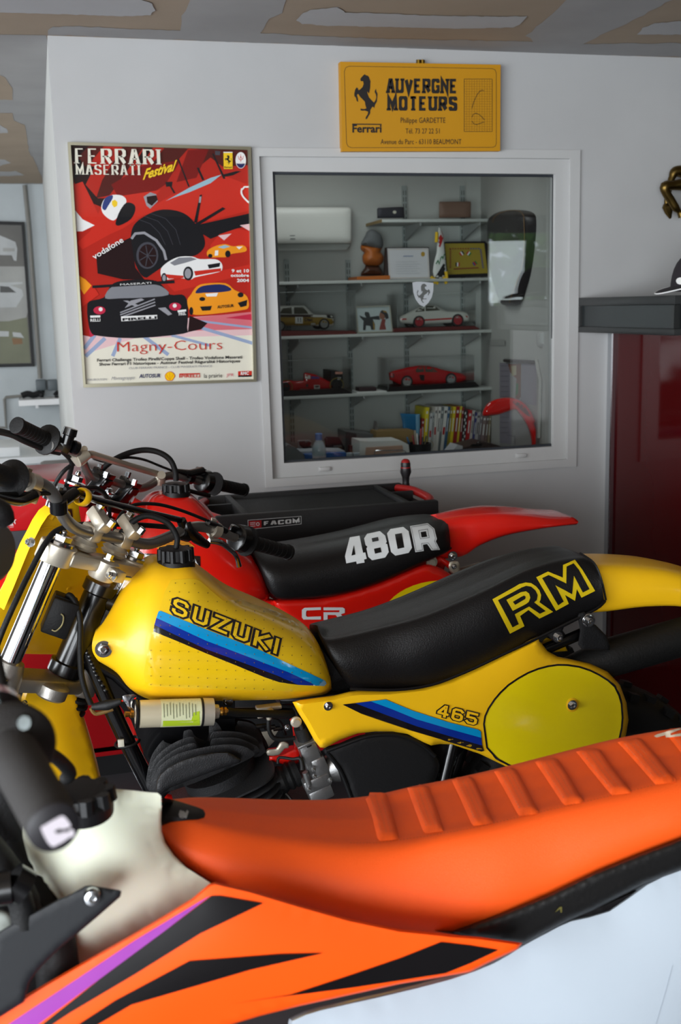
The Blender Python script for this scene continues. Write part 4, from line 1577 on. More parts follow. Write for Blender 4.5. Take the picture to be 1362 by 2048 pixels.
wl = thing('wallet', 'black zipped pouch with pale emblem on the topmost office shelf', 'wallet', W(782, 436, YS + 0.06))
pillow('pouch', cO2([(52, 140), (60, 132), (235, 124), (250, 130), (255, 205), (54, 208)]), YS + 0.05, leath('navy_leather', (34, 34, 44)), wl, depth=0.01, rad=5, thick=0.08, keep='wl')
flat('emblem', [([ell(*cO2([(181, 163)])[0], 3.6, 3.2)], 0)], YS + 0.039, [mat('emblem_pale', (190, 186, 170), 0.4)], wl)
wl2 = thing('wallet', 'brown leather box pouch at right on the topmost office shelf', 'wallet', W(910, 436, YS + 0.06))
pillow('pouch', cO2([(508, 92), (515, 86), (738, 84), (744, 92), (742, 203), (508, 205)]), YS + 0.05, leath('brown_leather', (112, 84, 70)), wl2, depth=0.01, rad=5, thick=0.09)

# bust with cap
bu = thing('carved_bust', 'carved wooden head bust wearing a grey flat cap', 'bust', W(748, 558, YS + 0.12))
wood1 = mat('orange_wood', (170, 92, 34), 0.4, bump=0.3, scale=25, vary=0.2)
wood2 = mat('dark_wood', (66, 40, 30), 0.4, vary=0.2)
pillow('head', smooth_loop(cO1([(950, 540), (955, 580), (985, 605), (968, 640), (972, 700), (1000, 735), (1060, 745), (1140, 740), (1185, 700), (1190, 640), (1160, 590), (1180, 530), (1060, 510), (970, 515)]), 3), YS + 0.12, wood1, bu, depth=0.06, rad=22, thick=0.05, step=4)
pillow('cap', smooth_loop(cO1([(1000, 420), (1015, 385), (1060, 362), (1110, 375), (1160, 420), (1182, 480), (1182, 540), (1140, 568), (1080, 560), (1000, 535), (955, 515), (975, 465)]), 3), YS + 0.10, mat('grey_tweed', (98, 100, 102), 0.9, bump=0.5, scale=300, vary=0.1), bu, depth=0.05, rad=20, thick=0.06, step=4)
pillow('shoulders', cO1([(1000, 735), (1140, 742), (1170, 780), (1200, 842), (950, 846), (955, 810), (990, 765)]), YS + 0.12, wood2, bu, depth=0.05, rad=16, thick=0.05, step=4)
prism('plinth', cO1([(912, 855), (1255, 842), (1258, 884), (910, 890)]), YS + 0.04, YS + 0.2, wood1, bu)
# certificate
ce = thing('framed_certificate', 'white certificate with gold crest in a thin dark frame on the second shelf', 'certificate', W(815, 558, YS + 0.1))
Yc = YS + 0.08
prism('frame', cO2([(118, 424), (435, 422), (447, 656), (106, 660)]), Yc, Yc + 0.02, mat('thin_dark_frame', (50, 34, 30), 0.5), ce)
gold = mat('gold_print', (178, 140, 50), 0.5)
L_ = [([cO2([(128, 430), (430, 428), (441, 652), (140, 656)])], 0)]
L_.append((stroke(cO2([(136, 438), (424, 436), (434, 644), (148, 648)]), 0.5, True), 1))
L_.append(([ell(*cO2([(390, 472)])[0], 4, 5)], 1))
for k in range(6):
    L_.append((stroke(cO2([(190, 530 + 17 * k), (350 + 20 * (k % 2), 528 + 17 * k)]), 0.5), 2))
L_.append((stroke(cO2([(245, 487), (318, 486)]), 1.6), 3))
flat('document', L_, Yc, [mat('document_paper', (206, 204, 208), 0.5), gold, mat('faint_text', (160, 160, 166), 0.8), mat('blue_text', (130, 140, 170), 0.8)], ce, off=0.001)
# flag
fg = thing('table_flag', 'small red white black table flag with green script and yellow fringe', 'flag', W(875, 562, YS - 0.02))
fm = [mat('flag_red', (170, 28, 30), 0.8), mat('flag_white', (214, 214, 210), 0.8), mat('flag_black', (22, 22, 24), 0.8), mat('flag_green', (20, 110, 60), 0.8), mat('fringe_yellow', (222, 180, 30), 0.8)]
Yg = YS + 0.03
pillow('cloth', cO2([(505, 275), (515, 272), (525, 300), (540, 345), (548, 420), (553, 480), (560, 560), (566, 625), (520, 655), (470, 640), (462, 600), (470, 540), (490, 460), (495, 380)]), Yg, fm[1], fg, depth=0.012, rad=6, thick=0.01, step=4, keep='flag')
drape('stripes', [([cO2([(503, 278), (516, 274), (540, 345), (530, 385), (505, 450), (475, 520), (490, 455), (494, 380)])], 0), ([cO2([(553, 500), (566, 560), (565, 625), (520, 655), (480, 640), (510, 590), (540, 540)])], 1),
                  (stroke(cO2([(485, 545), (500, 520), (510, 545), (520, 500), (530, 490), (535, 505), (547, 470)]), 1.8), 2)], ['flag'], [fm[0], fm[2], fm[3]], fg, step=4, off=0.0012)
b = MB()
for (x0, y0, x1, y1) in ((492, 310, 488, 385), (450, 640, 500, 690), (470, 645, 478, 690), (545, 640, 562, 690), (560, 600, 568, 670)):
    b.tube([W(*cO2([(x0, y0)])[0], Yg - 0.016), W(*cO2([(x1, y1)])[0], Yg - 0.016)], 0.008, 6)
b.build('fringe', fm[4], fg)
b = MB()
b.tube([W(*cO2([(512, 262)])[0], Yg + 0.02), W(*cO2([(530, 655)])[0], Yg + 0.03)], 0.003, 6)
b.build('pole', steel, fg)
# yellow plaque
yp = thing('yellow_plaque', 'yellow commemorative plaque with small flags in a black frame', 'plaque', W(935, 550, YS + 0.1))
prism('frame', cO2([(548, 384), (560, 380), (845, 378), (868, 400), (895, 600), (885, 632), (570, 648), (552, 560)]), YS + 0.09, YS + 0.12, mat('black_lacquer', (26, 22, 28), 0.3), yp)
fl_ = [mat('plaque_yellow', (150, 130, 36), 0.6), mat('flag_blue2', (60, 60, 130), 0.7), fm[0], fm[1], fm[3], mat('plaque_text', (120, 40, 30), 0.7), fm[2]]
L_ = [([cO2([(550, 394), (840, 392), (868, 612), (572, 622)])], 0)]
for (x, y, r_, cs) in ((676, 467, -0.6, (2, 3, 6)), (727, 467, 0.6, (2, 3, 4)), (645, 548, 0.0, (6, 3, 2)), (772, 540, -0.6, (1, 2, 4))):
    for k, c_ in enumerate(cs):
        q = [(x - 15 + 10 * k, y - 14), (x - 5 + 10 * k, y - 14), (x - 5 + 10 * k, y + 14), (x - 15 + 10 * k, y + 14)]
        q = [(x + (a - x) * math.cos(r_) - (bb - y) * math.sin(r_), y + (a - x) * math.sin(r_) + (bb - y) * math.cos(r_)) for a, bb in q]
        L_.append(([cO2(q)], c_))
for k in range(12):
    L_.append(([cO2([(585 + 19 * k, 428), (597 + 19 * k, 428), (597 + 19 * k, 436), (585 + 19 * k, 436)])], 5 if k < 8 else 1))
    L_.append(([cO2([(585, 436 + 12 * k), (597, 436 + 12 * k), (598, 443 + 12 * k), (586, 443 + 12 * k)])], 5))
    L_.append(([cO2([(808 + k * 1.6, 436 + 12 * k), (820 + k * 1.6, 436 + 12 * k), (821 + k * 1.6, 443 + 12 * k), (809 + k * 1.6, 443 + 12 * k)])], 1))
L_.append((stroke(cO2([(615, 582), (800, 572)]), 2.0), 5))
flat('print', L_, YS + 0.09, fl_, yp, off=0.001, gap=0.0001)
# photo frame
pf = thing('photo_frame', 'silver framed snapshot of two people on the third office shelf', 'photo', W(748, 664, YS + 0.04))
Yp = YS + 0.03
q = cO3([(830, 160), (1170, 148), (1197, 408), (852, 420)])
frame_px('frame_rail', q, cO3([(843, 172), (1160, 160), (1184, 396), (864, 407)]), Yp, Yp + 0.015, mat('silver_frame', (176, 174, 160), 0.35, metal=0.5), pf)
ph = [mat('photo_pale', (170, 180, 180), 0.5), mat('photo_dark', (42, 44, 46), 0.6), mat('photo_red', (120, 52, 48), 0.6), mat('photo_skin', (130, 88, 70), 0.6), mat('photo_yellow', (140, 110, 50), 0.6)]
flat('photograph', [([cO3([(840, 168), (1162, 158), (1186, 400), (862, 410)])], 0), ([cO3([(870, 245), (900, 260), (935, 270), (920, 235), (925, 212), (960, 215), (970, 240), (975, 262), (1060, 250), (1070, 290), (1000, 285), (1020, 330), (1022, 388), (985, 388), (975, 350), (935, 345), (930, 392), (905, 390), (908, 330), (910, 300), (880, 270)])], 1),
                    ([cO3([(1090, 280), (1125, 285), (1118, 330), (1130, 385), (1062, 388), (1075, 330)])], 2), ([cO3([(1062, 250), (1070, 220), (1115, 225), (1125, 260), (1105, 290), (1070, 280)])], 3),
                    ([cO3([(1070, 215), (1090, 195), (1130, 205), (1150, 240), (1155, 275), (1128, 285), (1110, 240)])], 1), ([cO3([(1095, 196), (1130, 205), (1140, 222), (1105, 215)])], 4), ([cO3([(1000, 300), (1015, 330), (1020, 388), (1008, 388)])], 4)], Yp + 0.004, ph, pf, off=0.001)

# model cars
tyrem = mat('model_tyre', (20, 20, 22), 0.7)
case = glass_mat('display_case_acrylic', (0.97, 0.98, 0.98), 0.0, 0.7)


def model_car(name, label, cp_, Yf, body, cols_, layers, wheels, rimc, width=0.13, base=None, basem=None, casepx=None, extra=None, zshelf=None, bdepth=0.018):
    zb = min(W(*cp_([q_])[0], Yf).z for q_ in body)
    t = thing(name, label, 'model car', W(*cp_([(sum(q_[0] for q_ in body) / len(body), max(q_[1] for q_ in body))])[0], Yf))
    key = name + str(len(BV))
    pillow('body', cp_(body), Yf, cols_[0], t, depth=bdepth, rad=7, thick=width, step=4, keep=key, profile='round')
    drape('paintwork', layers, [key], cols_, t, step=4, off=0.0008)
    for (x, y, r_) in wheels:
        c_ = W(*cp_([(x, y)])[0], Yf - 0.014)
        R_ = (W(*cp_([(x + r_, y)])[0], Yf - 0.014) - c_).length
        for yy, nm in ((Yf - 0.021, 1), (Yf + width - 0.03, 0)):
            b = MB()
            b.cur = 0
            b.lathe((c_.x, yy + 0.03, c_.z), (0, -1, 0), [(0, R_ * .96), (0.004, R_), (0.026, R_), (0.03, R_ * .95), (0.03, R_ * 0.74), (0.026, R_ * 0.72)], 20)
            wh = b.build('wheel', tyrem, t)
            if nm:
                b = MB()
                b.lathe((c_.x, yy + 0.006, c_.z), (0, -1, 0), [(0, R_ * 0.7), (0.006, R_ * 0.7), (0.006, R_ * 0.6), (0.003, R_ * 0.55), (0.003, R_ * 0.2), (0.008, R_ * 0.18)], 20)
                for k in range(5):
                    a = k * 2 * math.pi / 5
                    b.obox((c_.x + math.cos(a) * R_ * .38, yy + 0.0005, c_.z + math.sin(a) * R_ * .38), (math.cos(a), 0, math.sin(a)), (0, 1, 0), (-math.sin(a), 0, math.cos(a)), R_ * 0.42, 0.003, R_ * 0.13)
                obj('rim', b.v, b.f, rimc, wh, smooth=True)
    if extra:
        extra(t, key)
    if base:
        bb = thing('display_base', base[0], 'display base', W(*cp_([base[1][0]])[0], Yf))
        prism('base_board', cp_(base[1]), YS + 0.012, YS + 0.2, basem, bb)
        if casepx:
            x0, y0, x1, y1 = casepx
            (a0, b0), (a1, b1) = cp_([(x0, y0), (x1, y1)])
            A0, A1 = W(a0, b0, YS + 0.015), W(a1, b1, YS + 0.015)
            g_ = MB()
            xl, xr, zt3, zb3 = A0.x, A1.x, max(A0.z, A1.z), min(A0.z, A1.z)
            yn, yfz = YS + 0.015, YS + 0.19
            for qd in ([(xl, yn, zb3), (xr, yn, zb3), (xr, yn, zt3), (xl, yn, zt3)], [(xl, yn, zt3), (xr, yn, zt3), (xr, yfz, zt3), (xl, yfz, zt3)],
                       [(xl, yn, zb3), (xl, yfz, zb3), (xl, yfz, zt3), (xl, yn, zt3)], [(xr, yn, zb3), (xr, yfz, zb3), (xr, yfz, zt3), (xr, yn, zt3)]):
                g_.add(qd, [(0, 1, 2, 3)])
            g_.build('acrylic_cover', case, bb, smooth=False)
            e_ = MB()
            for p0, p1 in (((xl, yn, zt3), (xr, yn, zt3)), ((xl, yn, zt3), (xl, yfz, zt3)), ((xr, yn, zt3), (xr, yfz, zt3)), ((xl, yn, zb3), (xl, yn, zt3)), ((xr, yn, zb3), (xr, yn, zt3))):
                e_.tube([p0, p1], 0.0008, 5)
            e_.build('cover_edge', mat('acrylic_edge', (150, 156, 154), 0.3), bb)
    return t


dkw = mat('dark_red_base', (84, 20, 18), 0.5)
blkb = mat('black_base', (20, 16, 18), 0.3)
winm = mat('model_window', (74, 72, 62), 0.25)
Ym = YS + 0.07
gold2 = mat('model_gold', (150, 118, 44), 0.4, metal=0.3)
mb = mat('model_maroon', (48, 24, 22), 0.3)
mwht = mat('model_white', (206, 204, 196), 0.3)
mblk = mat('model_black', (20, 20, 22), 0.4)
mred = mat('model_red', (180, 20, 24), 0.25, coat=0.5)
model_car('model_rally_car', 'white, gold and black model rally hatchback with number 11', cO3, Ym,
          [(85, 152), (330, 150), (350, 165), (420, 234), (560, 236), (612, 242), (620, 262), (624, 300), (620, 345), (590, 352), (480, 355), (440, 348), (250, 352), (150, 350), (60, 350), (-40, 340), (-60, 250), (-20, 200), (30, 160)],
          [mwht, winm, gold2, mb, mblk, mat('num_white', (220, 220, 216), 0.5)],
          [([[*cO3([(-60, 238), (620, 240), (622, 268), (-60, 262)])]], 3), ([cO3([(-60, 264), (500, 266), (622, 285), (620, 335), (500, 330), (440, 340), (240, 344), (-60, 344)])], 2),
           ([cO3([(92, 228), (125, 178), (208, 168), (214, 233)]), cO3([(232, 168), (318, 168), (352, 200), (374, 232), (234, 233)])], 1), ([cO3([(545, 242), (612, 244), (618, 275), (560, 275)])], 4),
           ([cO3([(245, 262), (318, 262), (318, 325), (245, 325)])], 5), (block('11', *cO3([(262, 315)])[0], *cO3([(303, 315)])[0], (0, -9), 1.4), 4), (text_polys('Diac', *cO3([(334, 303)])[0], *cO3([(415, 301)])[0], 6, 0.05), 3)],
          [(525, 330, 52), (98, 350, 50)], mat('rim_grey', (150, 150, 148), 0.3, metal=0.4), base=('dark red display base under the gold rally car', [(-200, 430), (-200, 398), (810, 398), (850, 420), (830, 432), (-200, 458)]), basem=dkw,
          casepx=(-150, 30, 840, 405))


def f1x(t, key):
    prism('rear_wing', cO3([(590, 783), (640, 783), (708, 800), (706, 940), (640, 932), (590, 925)]), Ym - 0.02, Ym + 0.13, mblk, t)
    flat_text('wing_lettering', [(text_polys('27', *cO3([(655, 872)])[0], *cO3([(690, 874)])[0], 5, 0.03), 0), ([cO3([(635, 795), (706, 798), (706, 818), (635, 818)])], 1)], Ym - 0.02, [mat('wing_white', (200, 200, 200), 0.5), mat('wing_pink', (214, 150, 130), 0.5)], t, off=0.001)
    b = MB()
    for (x, y) in ((650, 925), (150, 945)):
        c_ = W(*cO3([(x, y)])[0], Ym - 0.024)
        b.torus(c_, (0, 1, 0), 0.034, 0.0016, 28, 5)
    b.build('tyre_lettering_ring', mat('tyre_yellow', (150, 130, 50), 0.6), t)


model_car('model_formula_car', 'red model formula racing car with black rear wing on the lowest shelf', cO3, Ym,
          [(60, 905), (110, 888), (190, 875), (250, 885), (326, 880), (326, 812), (345, 802), (440, 820), (520, 860), (590, 895), (604, 940), (590, 965), (540, 975), (290, 978), (270, 992), (100, 992), (60, 975)],
          [mred, mwht, mblk, mat('decal_blue', (60, 60, 130), 0.5)],
          [([cO3([(340, 822), (392, 832), (392, 866), (340, 862)]), cO3([(428, 925), (484, 925), (484, 970), (428, 970)]), cO3([(294, 962), (384, 962), (384, 975), (294, 975)])], 1), ([cO3([(400, 840), (470, 845), (488, 862), (400, 864)])], 3),
           ([cO3([(435, 932), (478, 930), (478, 945), (435, 945)]), cO3([(350, 915), (372, 915), (368, 945), (350, 940)])], 2)],
          [(650, 925, 50), (150, 945, 46)], mblk, base=('black display base under the red formula car', [(-200, 1046), (-200, 1000), (640, 960), (715, 958), (800, 1000), (800, 1020)]), basem=blkb, casepx=(-150, 700, 800, 1010), extra=f1x)


def case_dummy(t, k):
    b = MB()
    b.box(*[(0, 0, 0), (0.001, 0.001, 0.001)])


model_car('model_white_coupe', 'white model coupe with red side stripe and red wheels', cO4, Ym,
          [(148, 225), (158, 205), (230, 170), (300, 135), (350, 117), (430, 117), (480, 148), (520, 164), (600, 162), (645, 166), (680, 180), (697, 212), (690, 242), (650, 247), (560, 255), (340, 268), (250, 265), (170, 258), (150, 245)],
          [mwht, winm, mred, mblk],
          [([cO4([(290, 152), (335, 126), (345, 128), (347, 165), (272, 172)]), cO4([(355, 165), (354, 124), (425, 124), (470, 158)])], 1), ([cO4([(345, 228), (560, 215), (560, 228), (346, 240)]), cO4([(160, 222), (205, 220), (208, 232), (162, 234)]), cO4([(665, 200), (692, 205), (690, 215), (668, 212)])], 2),
           ([cO4([(158, 205), (228, 168), (236, 176), (172, 212)])], 3)],
          [(302, 248, 46), (603, 235, 46)], mat('rim_red', (170, 40, 50), 0.3), base=('dark red display base under the white coupe', [(105, 328), (110, 302), (150, 296), (735, 280), (770, 296), (775, 305)]), basem=dkw, casepx=(135, 35, 745, 292))
model_car('model_red_sports_car', 'low red model sports car with side strakes under clear cover', cO4, Ym,
          [(66, 645), (110, 625), (230, 597), (300, 587), (380, 590), (430, 602), (480, 617), (560, 635), (640, 650), (674, 670), (668, 702), (600, 722), (480, 728), (270, 735), (160, 738), (75, 700)],
          [mred, winm, mblk, mwht],
          [([cO4([(276, 626), (298, 598), (335, 596), (345, 637), (285, 642)]), cO4([(350, 596), (400, 598), (450, 638), (352, 638)])], 1), ([cO4([(305, 660), (345, 660), (345, 708), (315, 700)]), cO4([(70, 650), (110, 652), (108, 680), (75, 680)]), cO4([(480, 725), (660, 705), (600, 722)])], 2)],
          [(208, 712, 46), (550, 693, 44)], mat('rim_silver', (190, 190, 188), 0.25, metal=0.6), base=('black display base under the low red sports car', [(60, 795), (70, 755), (740, 715), (772, 745), (770, 752)]), basem=blkb, casepx=(60, 535, 735, 780))
bx_ = thing('small_box', 'small dark box lying on papers between the two red cars', 'box', W(745, 783, YS))
prism('box', cO3([(868, 950), (1035, 945), (1035, 980), (868, 985)]), YS + 0.03, YS + 0.1, mat('dark_box', (48, 26, 30), 0.5), bx_)
prism('papers', cO3([(845, 992), (1135, 982), (1135, 993), (845, 1004)]), YS + 0.02, YS + 0.18, paper, bx_)

# items on the slanted right office wall
sb2 = thing('leather_seat_back', 'dark leather seat back with tan stitching hung on the office side wall', 'seat', WP(1020, 610, RW[0], RW[1]))
lea = mat('dark_leather', (40, 36, 38), 0.4, bump=0.4, scale=250)
sp = smooth_loop(cO2([(898, 260), (905, 215), (930, 180), (980, 155), (1040, 147), (1120, 148), (1180, 158), (1215, 182), (1225, 230), (1222, 330), (1208, 470), (1185, 610), (1155, 720), (1110, 840), (1020, 850), (1000, 838), (965, 760), (930, 640), (910, 520), (900, 380)]), 3)
pillow('padding', sp, 0, lea, sb2, depth=0.05, rad=16, thick=0.0, step=7, plane=RW, keep='seatback')
pts_ = cO2([(905, 240), (915, 205), (950, 175), (1010, 155), (1060, 152), (1110, 160), (1135, 195), (1140, 330), (1130, 520), (1090, 660), (1050, 760), (1020, 850)])
drape('tan_stitching', [(stroke(pts_, 1.0), 0)], ['seatback'], [mat('tan_thread', (150, 116, 76), 0.7)], sb2, step=6, off=0.002)
lb = flat('wall_label', [([cO4([(838, 385), (980, 385), (980, 432), (838, 430)])], 0)], 0, [mat('label_paper', (176, 176, 172), 0.6)], None, plane=RW, off=0.004)
tag(lb, 'small pale label stuck on the office side wall under the seat back', 'label')
lsx = thing('wall_telephone', 'pale slim handset holder on the office side wall', 'handset', WP(*cO4([(1255, 450)])[0], *RW))
pillow('handset', cO4([(1235, 345), (1255, 325), (1275, 335), (1275, 420), (1262, 450), (1240, 440), (1232, 390)]), 0, mat('pale_plastic', (190, 190, 188), 0.4), lsx, depth=0.015, rad=5, thick=0, step=4, plane=RW)
nb = thing('notice_board', 'notice board with pinned papers behind the red lamp', 'notice board', WP(1040, 880, *RW))
nm_ = [mat('board_pale', (160, 158, 156), 0.8), mat('note_violet_grey', (150, 144, 156), 0.8), mat('wood_clip', (120, 66, 30), 0.6), mat('green_tab', (30, 110, 40), 0.6), mat('note_cream', (180, 168, 130), 0.8), mat('rail_dark', (60, 54, 54), 0.5), mat('note_line', (110, 104, 116), 0.8)]
flat('pinned_papers', [([cO4([(940, 570), (1225, 570), (1240, 850), (1240, 1250), (940, 1250)])], 0), ([cO4([(938, 565), (1020, 570), (1030, 1200), (938, 1190)])], 1), ([cO4([(1110, 572), (1225, 575), (1225, 900), (1105, 880)])], 1),
                       ([cO4([(1005, 575), (1105, 572), (1103, 830), (1080, 870), (1060, 850), (1070, 690), (1020, 640)])], 2), ([cO4([(1030, 590), (1070, 588), (1070, 660), (1035, 670)])], 4), ([cO4([(1068, 725), (1086, 730), (1084, 800), (1064, 830)])], 3),
                       ([q for k in range(14) for q in stroke(cO4([(950, 590 + 40 * k), (1010, 590 + 40 * k)]), 0.8)], 6), (stroke(cO4([(1000, 1130), (1060, 1140), (1060, 1200)]), 0.8), 6)], 0, nm_, nb, plane=RW, off=0.004)
b = MB()
b.tube([WP(*cO4([(982, 548)])[0], *RW) - nr * 0.008, WP(*cO4([(1228, 562)])[0], *RW) - nr * 0.008], 0.008, 6)
b.build('top_rail', nm_[5], nb)
b = MB()
b.tube([WP(*cO4([(1232, 545)])[0], *RW) - nr * 0.008, WP(*cO4([(1262, 700)])[0], *RW) - nr * 0.008, WP(*cO4([(1252, 1150)])[0], *RW) - nr * 0.008], 0.008, 6)
b.build('side_rail', mat('pale_rail', (170, 166, 160), 0.5), nb)

# desk and what stands on it
ZD = W(830, 905, 5.2).z
dk = thing('office_desk', 'pale office desk behind the window carrying books and papers', 'desk', (1.5, 5.0, 0))
dkm = mat('desk_grey', (140, 140, 138), 0.5)
b = MB()
b.box((0.75, 4.47, ZD - 0.03), (1.92, YO - 0.02, ZD), 0.004)
b.build('desk_top', dkm, dk)
for (x, y) in ((0.78, 4.5), (1.86, 4.5), (0.78, 5.38), (1.86, 5.38)):
    b = MB()
    b.box((x, y, 0), (x + 0.05, y + 0.05, ZD - 0.031))
    b.build('leg', dkm, dk)


def project(p):
    q = M @ (np.array(p) - np.array(EYE))
    return (681 + F_PX * q[0] / q[2], 1024 + F_PX * q[1] / q[2])


def stand(poly, Y, zb=None):
    """push the lowest points of a px outline down so that the thing stands on the desk"""
    zb = ZD if zb is None else zb
    my = max(q[1] for q in poly)
    out = []
    for x, y in poly:
        if y > my - 5:
            p = W(x, y, Y)
            out.append(project((p.x, Y, zb)))
        else:
            out.append((x, y))
    return out


def item(name, label, cat_, poly, Y, dep, m_, group=None, cp_=None, part='body', round_=True, zb=None):
    poly = stand(cp_(poly) if cp_ else poly, Y, zb)
    t = thing(name, label, cat_, W(sum(q[0] for q in poly) / len(poly), max(q[1] for q in poly), Y), group)
    if round_:
        pillow(part, poly, Y, m_, t, depth=min(0.01, dep * .3), rad=4, thick=dep, step=4)
    else:
        prism(part, poly, Y, Y + dep, m_, t)
    return t


books = [  # x left top, x right top, x left bottom, x right bottom, y top, colour, label, white panel
    (262, 285, 255, 275, 320, (150, 40, 36), 'thin red book leaning left of the tall yellow book'),
    (294, 325, 272, 300, 228, (226, 206, 40), 'tall yellow book near the left end of the desk row'),
    (332, 352, 312, 335, 275, (200, 200, 200), 'short white book right of the tall yellow book'),
    (355, 368, 338, 352, 268, (176, 180, 180), 'slim grey-white book right of the short white book'),
    (375, 394, 352, 372, 222, (212, 206, 200), 'tall slim white book with red spot'),
    (402, 425, 372, 394, 222, (220, 216, 210), 'tall white book left of the grey one'),
    (426, 446, 394, 412, 226, (110, 116, 118), 'grey book between two tall white books'),
    (450, 480, 414, 438, 222, (214, 212, 206), 'wide white book with red lower spine'),
    (482, 500, 440, 462, 222, (60, 96, 130), 'blue-grey book right of the wide white book'),
    (503, 518, 464, 484, 224, (150, 130, 40), 'slim ochre book before the broad yellow one'),
    (522, 546, 486, 510, 222, (214, 190, 30), 'broad yellow book in the middle of the row'),
    (550, 578, 512, 542, 220, (150, 30, 34), 'broad dark red book in the middle of the row'),
    (580, 596, 544, 560, 218, (208, 186, 40), 'slim yellow book between two dark red books'),
    (598, 612, 562, 582, 226, (140, 30, 34), 'slim dark red book left of the black and white spine'),
    (616, 642, 584, 612, 250, (46, 44, 46), 'black and white chequered spine book'),
    (650, 680, 614, 645, 250, (180, 26, 30), 'bright red book right of the chequered one'),
    (682, 702, 648, 668, 252, (196, 190, 184), 'white book right of the bright red one'),
    (706, 722, 670, 688, 270, (60, 60, 120), 'slim blue book in the right half of the row'),
    (724, 750, 690, 715, 266, (176, 170, 170), 'pale grey book right of the slim blue one'),
    (752, 768, 718, 736, 280, (120, 110, 116), 'slim mauve-grey book near the right end'),
    (770, 800, 740, 768, 290, (130, 110, 110), 'dull brown-grey book under the lamp head'),
    (802, 820, 772, 795, 290, (110, 90, 84), 'brown book before last in the row'),
    (822, 836, 800, 820, 290, (140, 124, 96), 'beige book at the right end of the row'),
]
for k, (a, c_, d_, e_, yt, col, lab) in enumerate(books):
    Yb = 5.2
    poly = cO6([(a, yt), (c_, yt - 1), (e_, 592), (d_, 592)])
    pz = [W(x, y, Yb) for x, y in poly]
    poly = poly[:2] + [project((pz[2].x, Yb, ZD)), project((pz[3].x, Yb, ZD))]
    bk = thing('book', lab, 'book', ((pz[2].x + pz[3].x) / 2, Yb + 0.08, ZD), 'books standing on the office desk')
    cm = mat('book_cover_%d' % k, col, 0.5, vary=0.05)
    prism('cover', poly, Yb, Yb + 0.16, cm, bk)
    mx_ = (a + c_) / 2
    hgt = 592 - yt
    tcol = paper if sum(col) < 480 else mat('spine_print_dark', (60, 56, 60), 0.7)
    fx = lambda t, s_: ((a + (c_ - a) * s_) * (1 - t) + (d_ + (e_ - d_) * s_) * t, yt + hgt * t)
    ly = [([cO6([fx(0.08, .25), fx(0.08, .75), fx(0.14, .75), fx(0.14, .25)])], 0), ([cO6([fx(0.25, .35), fx(0.25, .65), fx(0.55, .65), fx(0.55, .35)])], 0)]
    mm = [tcol, mred, mblk]
    if k in (4, 7, 2):
        ly = [([cO6([fx(0.45, .2), fx(0.45, .8), fx(0.62, .8), fx(0.62, .2)])], 1), ly[0]]
    if k == 14:
        ly = [([cO6([fx(0.04 + .08 * j, .15 + .4 * (j % 2)), fx(0.04 + .08 * j, .5 + .4 * (j % 2)), fx(0.10 + .08 * j, .5 + .4 * (j % 2)), fx(0.10 + .08 * j, .15 + .4 * (j % 2))])], 0) for j in range(9)]
    flat('spine_print', ly, Yb, mm, bk, off=0.0008, gap=0.0001)
it = item('blue_pot', 'blue flared plastic pot standing left of the books', 'pot', [(82, 275), (245, 282), (245, 300), (215, 420), (118, 420), (100, 340)], 5.22, 0.1, mat('blue_plastic', (22, 104, 150), 0.4), cp_=cO6, zb=ZD + 0.0)
item('sticky_note_stack', 'pale and blue striped packet standing right of the blue pot', 'packet', [(212, 285), (247, 282), (247, 590), (214, 590)], 5.19, 0.02, mat('packet_blue', (110, 160, 190), 0.5), cp_=cO6)
item('cardboard_box', 'open brown cardboard tray box left of the pen pot', 'box', [(985, 402), (1350, 392), (1362, 600), (975, 600)], 5.1, 0.1, mat('cardboard', (148, 120, 74), 0.8, vary=0.06), cp_=cO5, round_=False)
item('grey_card_divider', 'tall grey card divider standing behind the cardboard box', 'divider', [(992, 305), (1005, 400), (1012, 600), (965, 600), (972, 420)], 5.16, 0.05, mat('grey_card', (110, 106, 104), 0.8), cp_=cO5, round_=False)
t = item('label_printer', 'grey metal box with slot behind the paper stack', 'printer', [(693, 405), (955, 430), (945, 600), (693, 600)], 5.12, 0.16, mat('printer_grey', (112, 112, 112), 0.4, metal=0.3), cp_=cO5, round_=False)
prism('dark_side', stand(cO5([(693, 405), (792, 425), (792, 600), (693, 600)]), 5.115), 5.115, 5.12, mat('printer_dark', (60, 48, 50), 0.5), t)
prism('slot', cO5([(850, 478), (935, 472), (935, 492), (850, 500)]), 5.112, 5.12, mblk, t)
item('dark_red_folder', 'dark red upright folder left of the paper stack', 'folder', [(728, 540), (815, 540), (815, 640), (728, 640)], 4.9, 0.03, mat('folder_maroon', (84, 16, 20), 0.5), cp_=cO5, round_=False)
for k, x in enumerate((725, 790)):
    c_ = W(*cO5([(x, 615)])[0], 4.72)
    b = MB()
    b.lathe((c_.x, c_.y, ZD), (0, 0, 1), [(0, 0.012), (0.02, 0.012), (W(*cO5([(x, 612)])[0], 4.72).z - ZD, 0.016), (W(*cO5([(x, 612)])[0], 4.72).z - ZD + 0.002, 0.008)], 14)
    tag(b.build('glass_vial', mat('pale_glass', (170, 180, 190), 0.1)), ('left' if k == 0 else 'right') + ' of two small glass vials before the maroon folder', 'vial')
t = item('card_terminal', 'black card payment terminal with pale base left of the bottle', 'terminal', [(217, 490), (330, 486), (358, 505), (352, 535), (368, 560), (380, 600), (255, 600), (222, 560)], 4.95, 0.08, mat('terminal_pale', (120, 122, 122), 0.4), cp_=cO5)
pillow('black_screen', cO5([(232, 498), (325, 492), (352, 510), (345, 540), (362, 566), (275, 570), (240, 540)]), 4.935, black, t, depth=0.006, rad=3, thick=0.01, step=4)
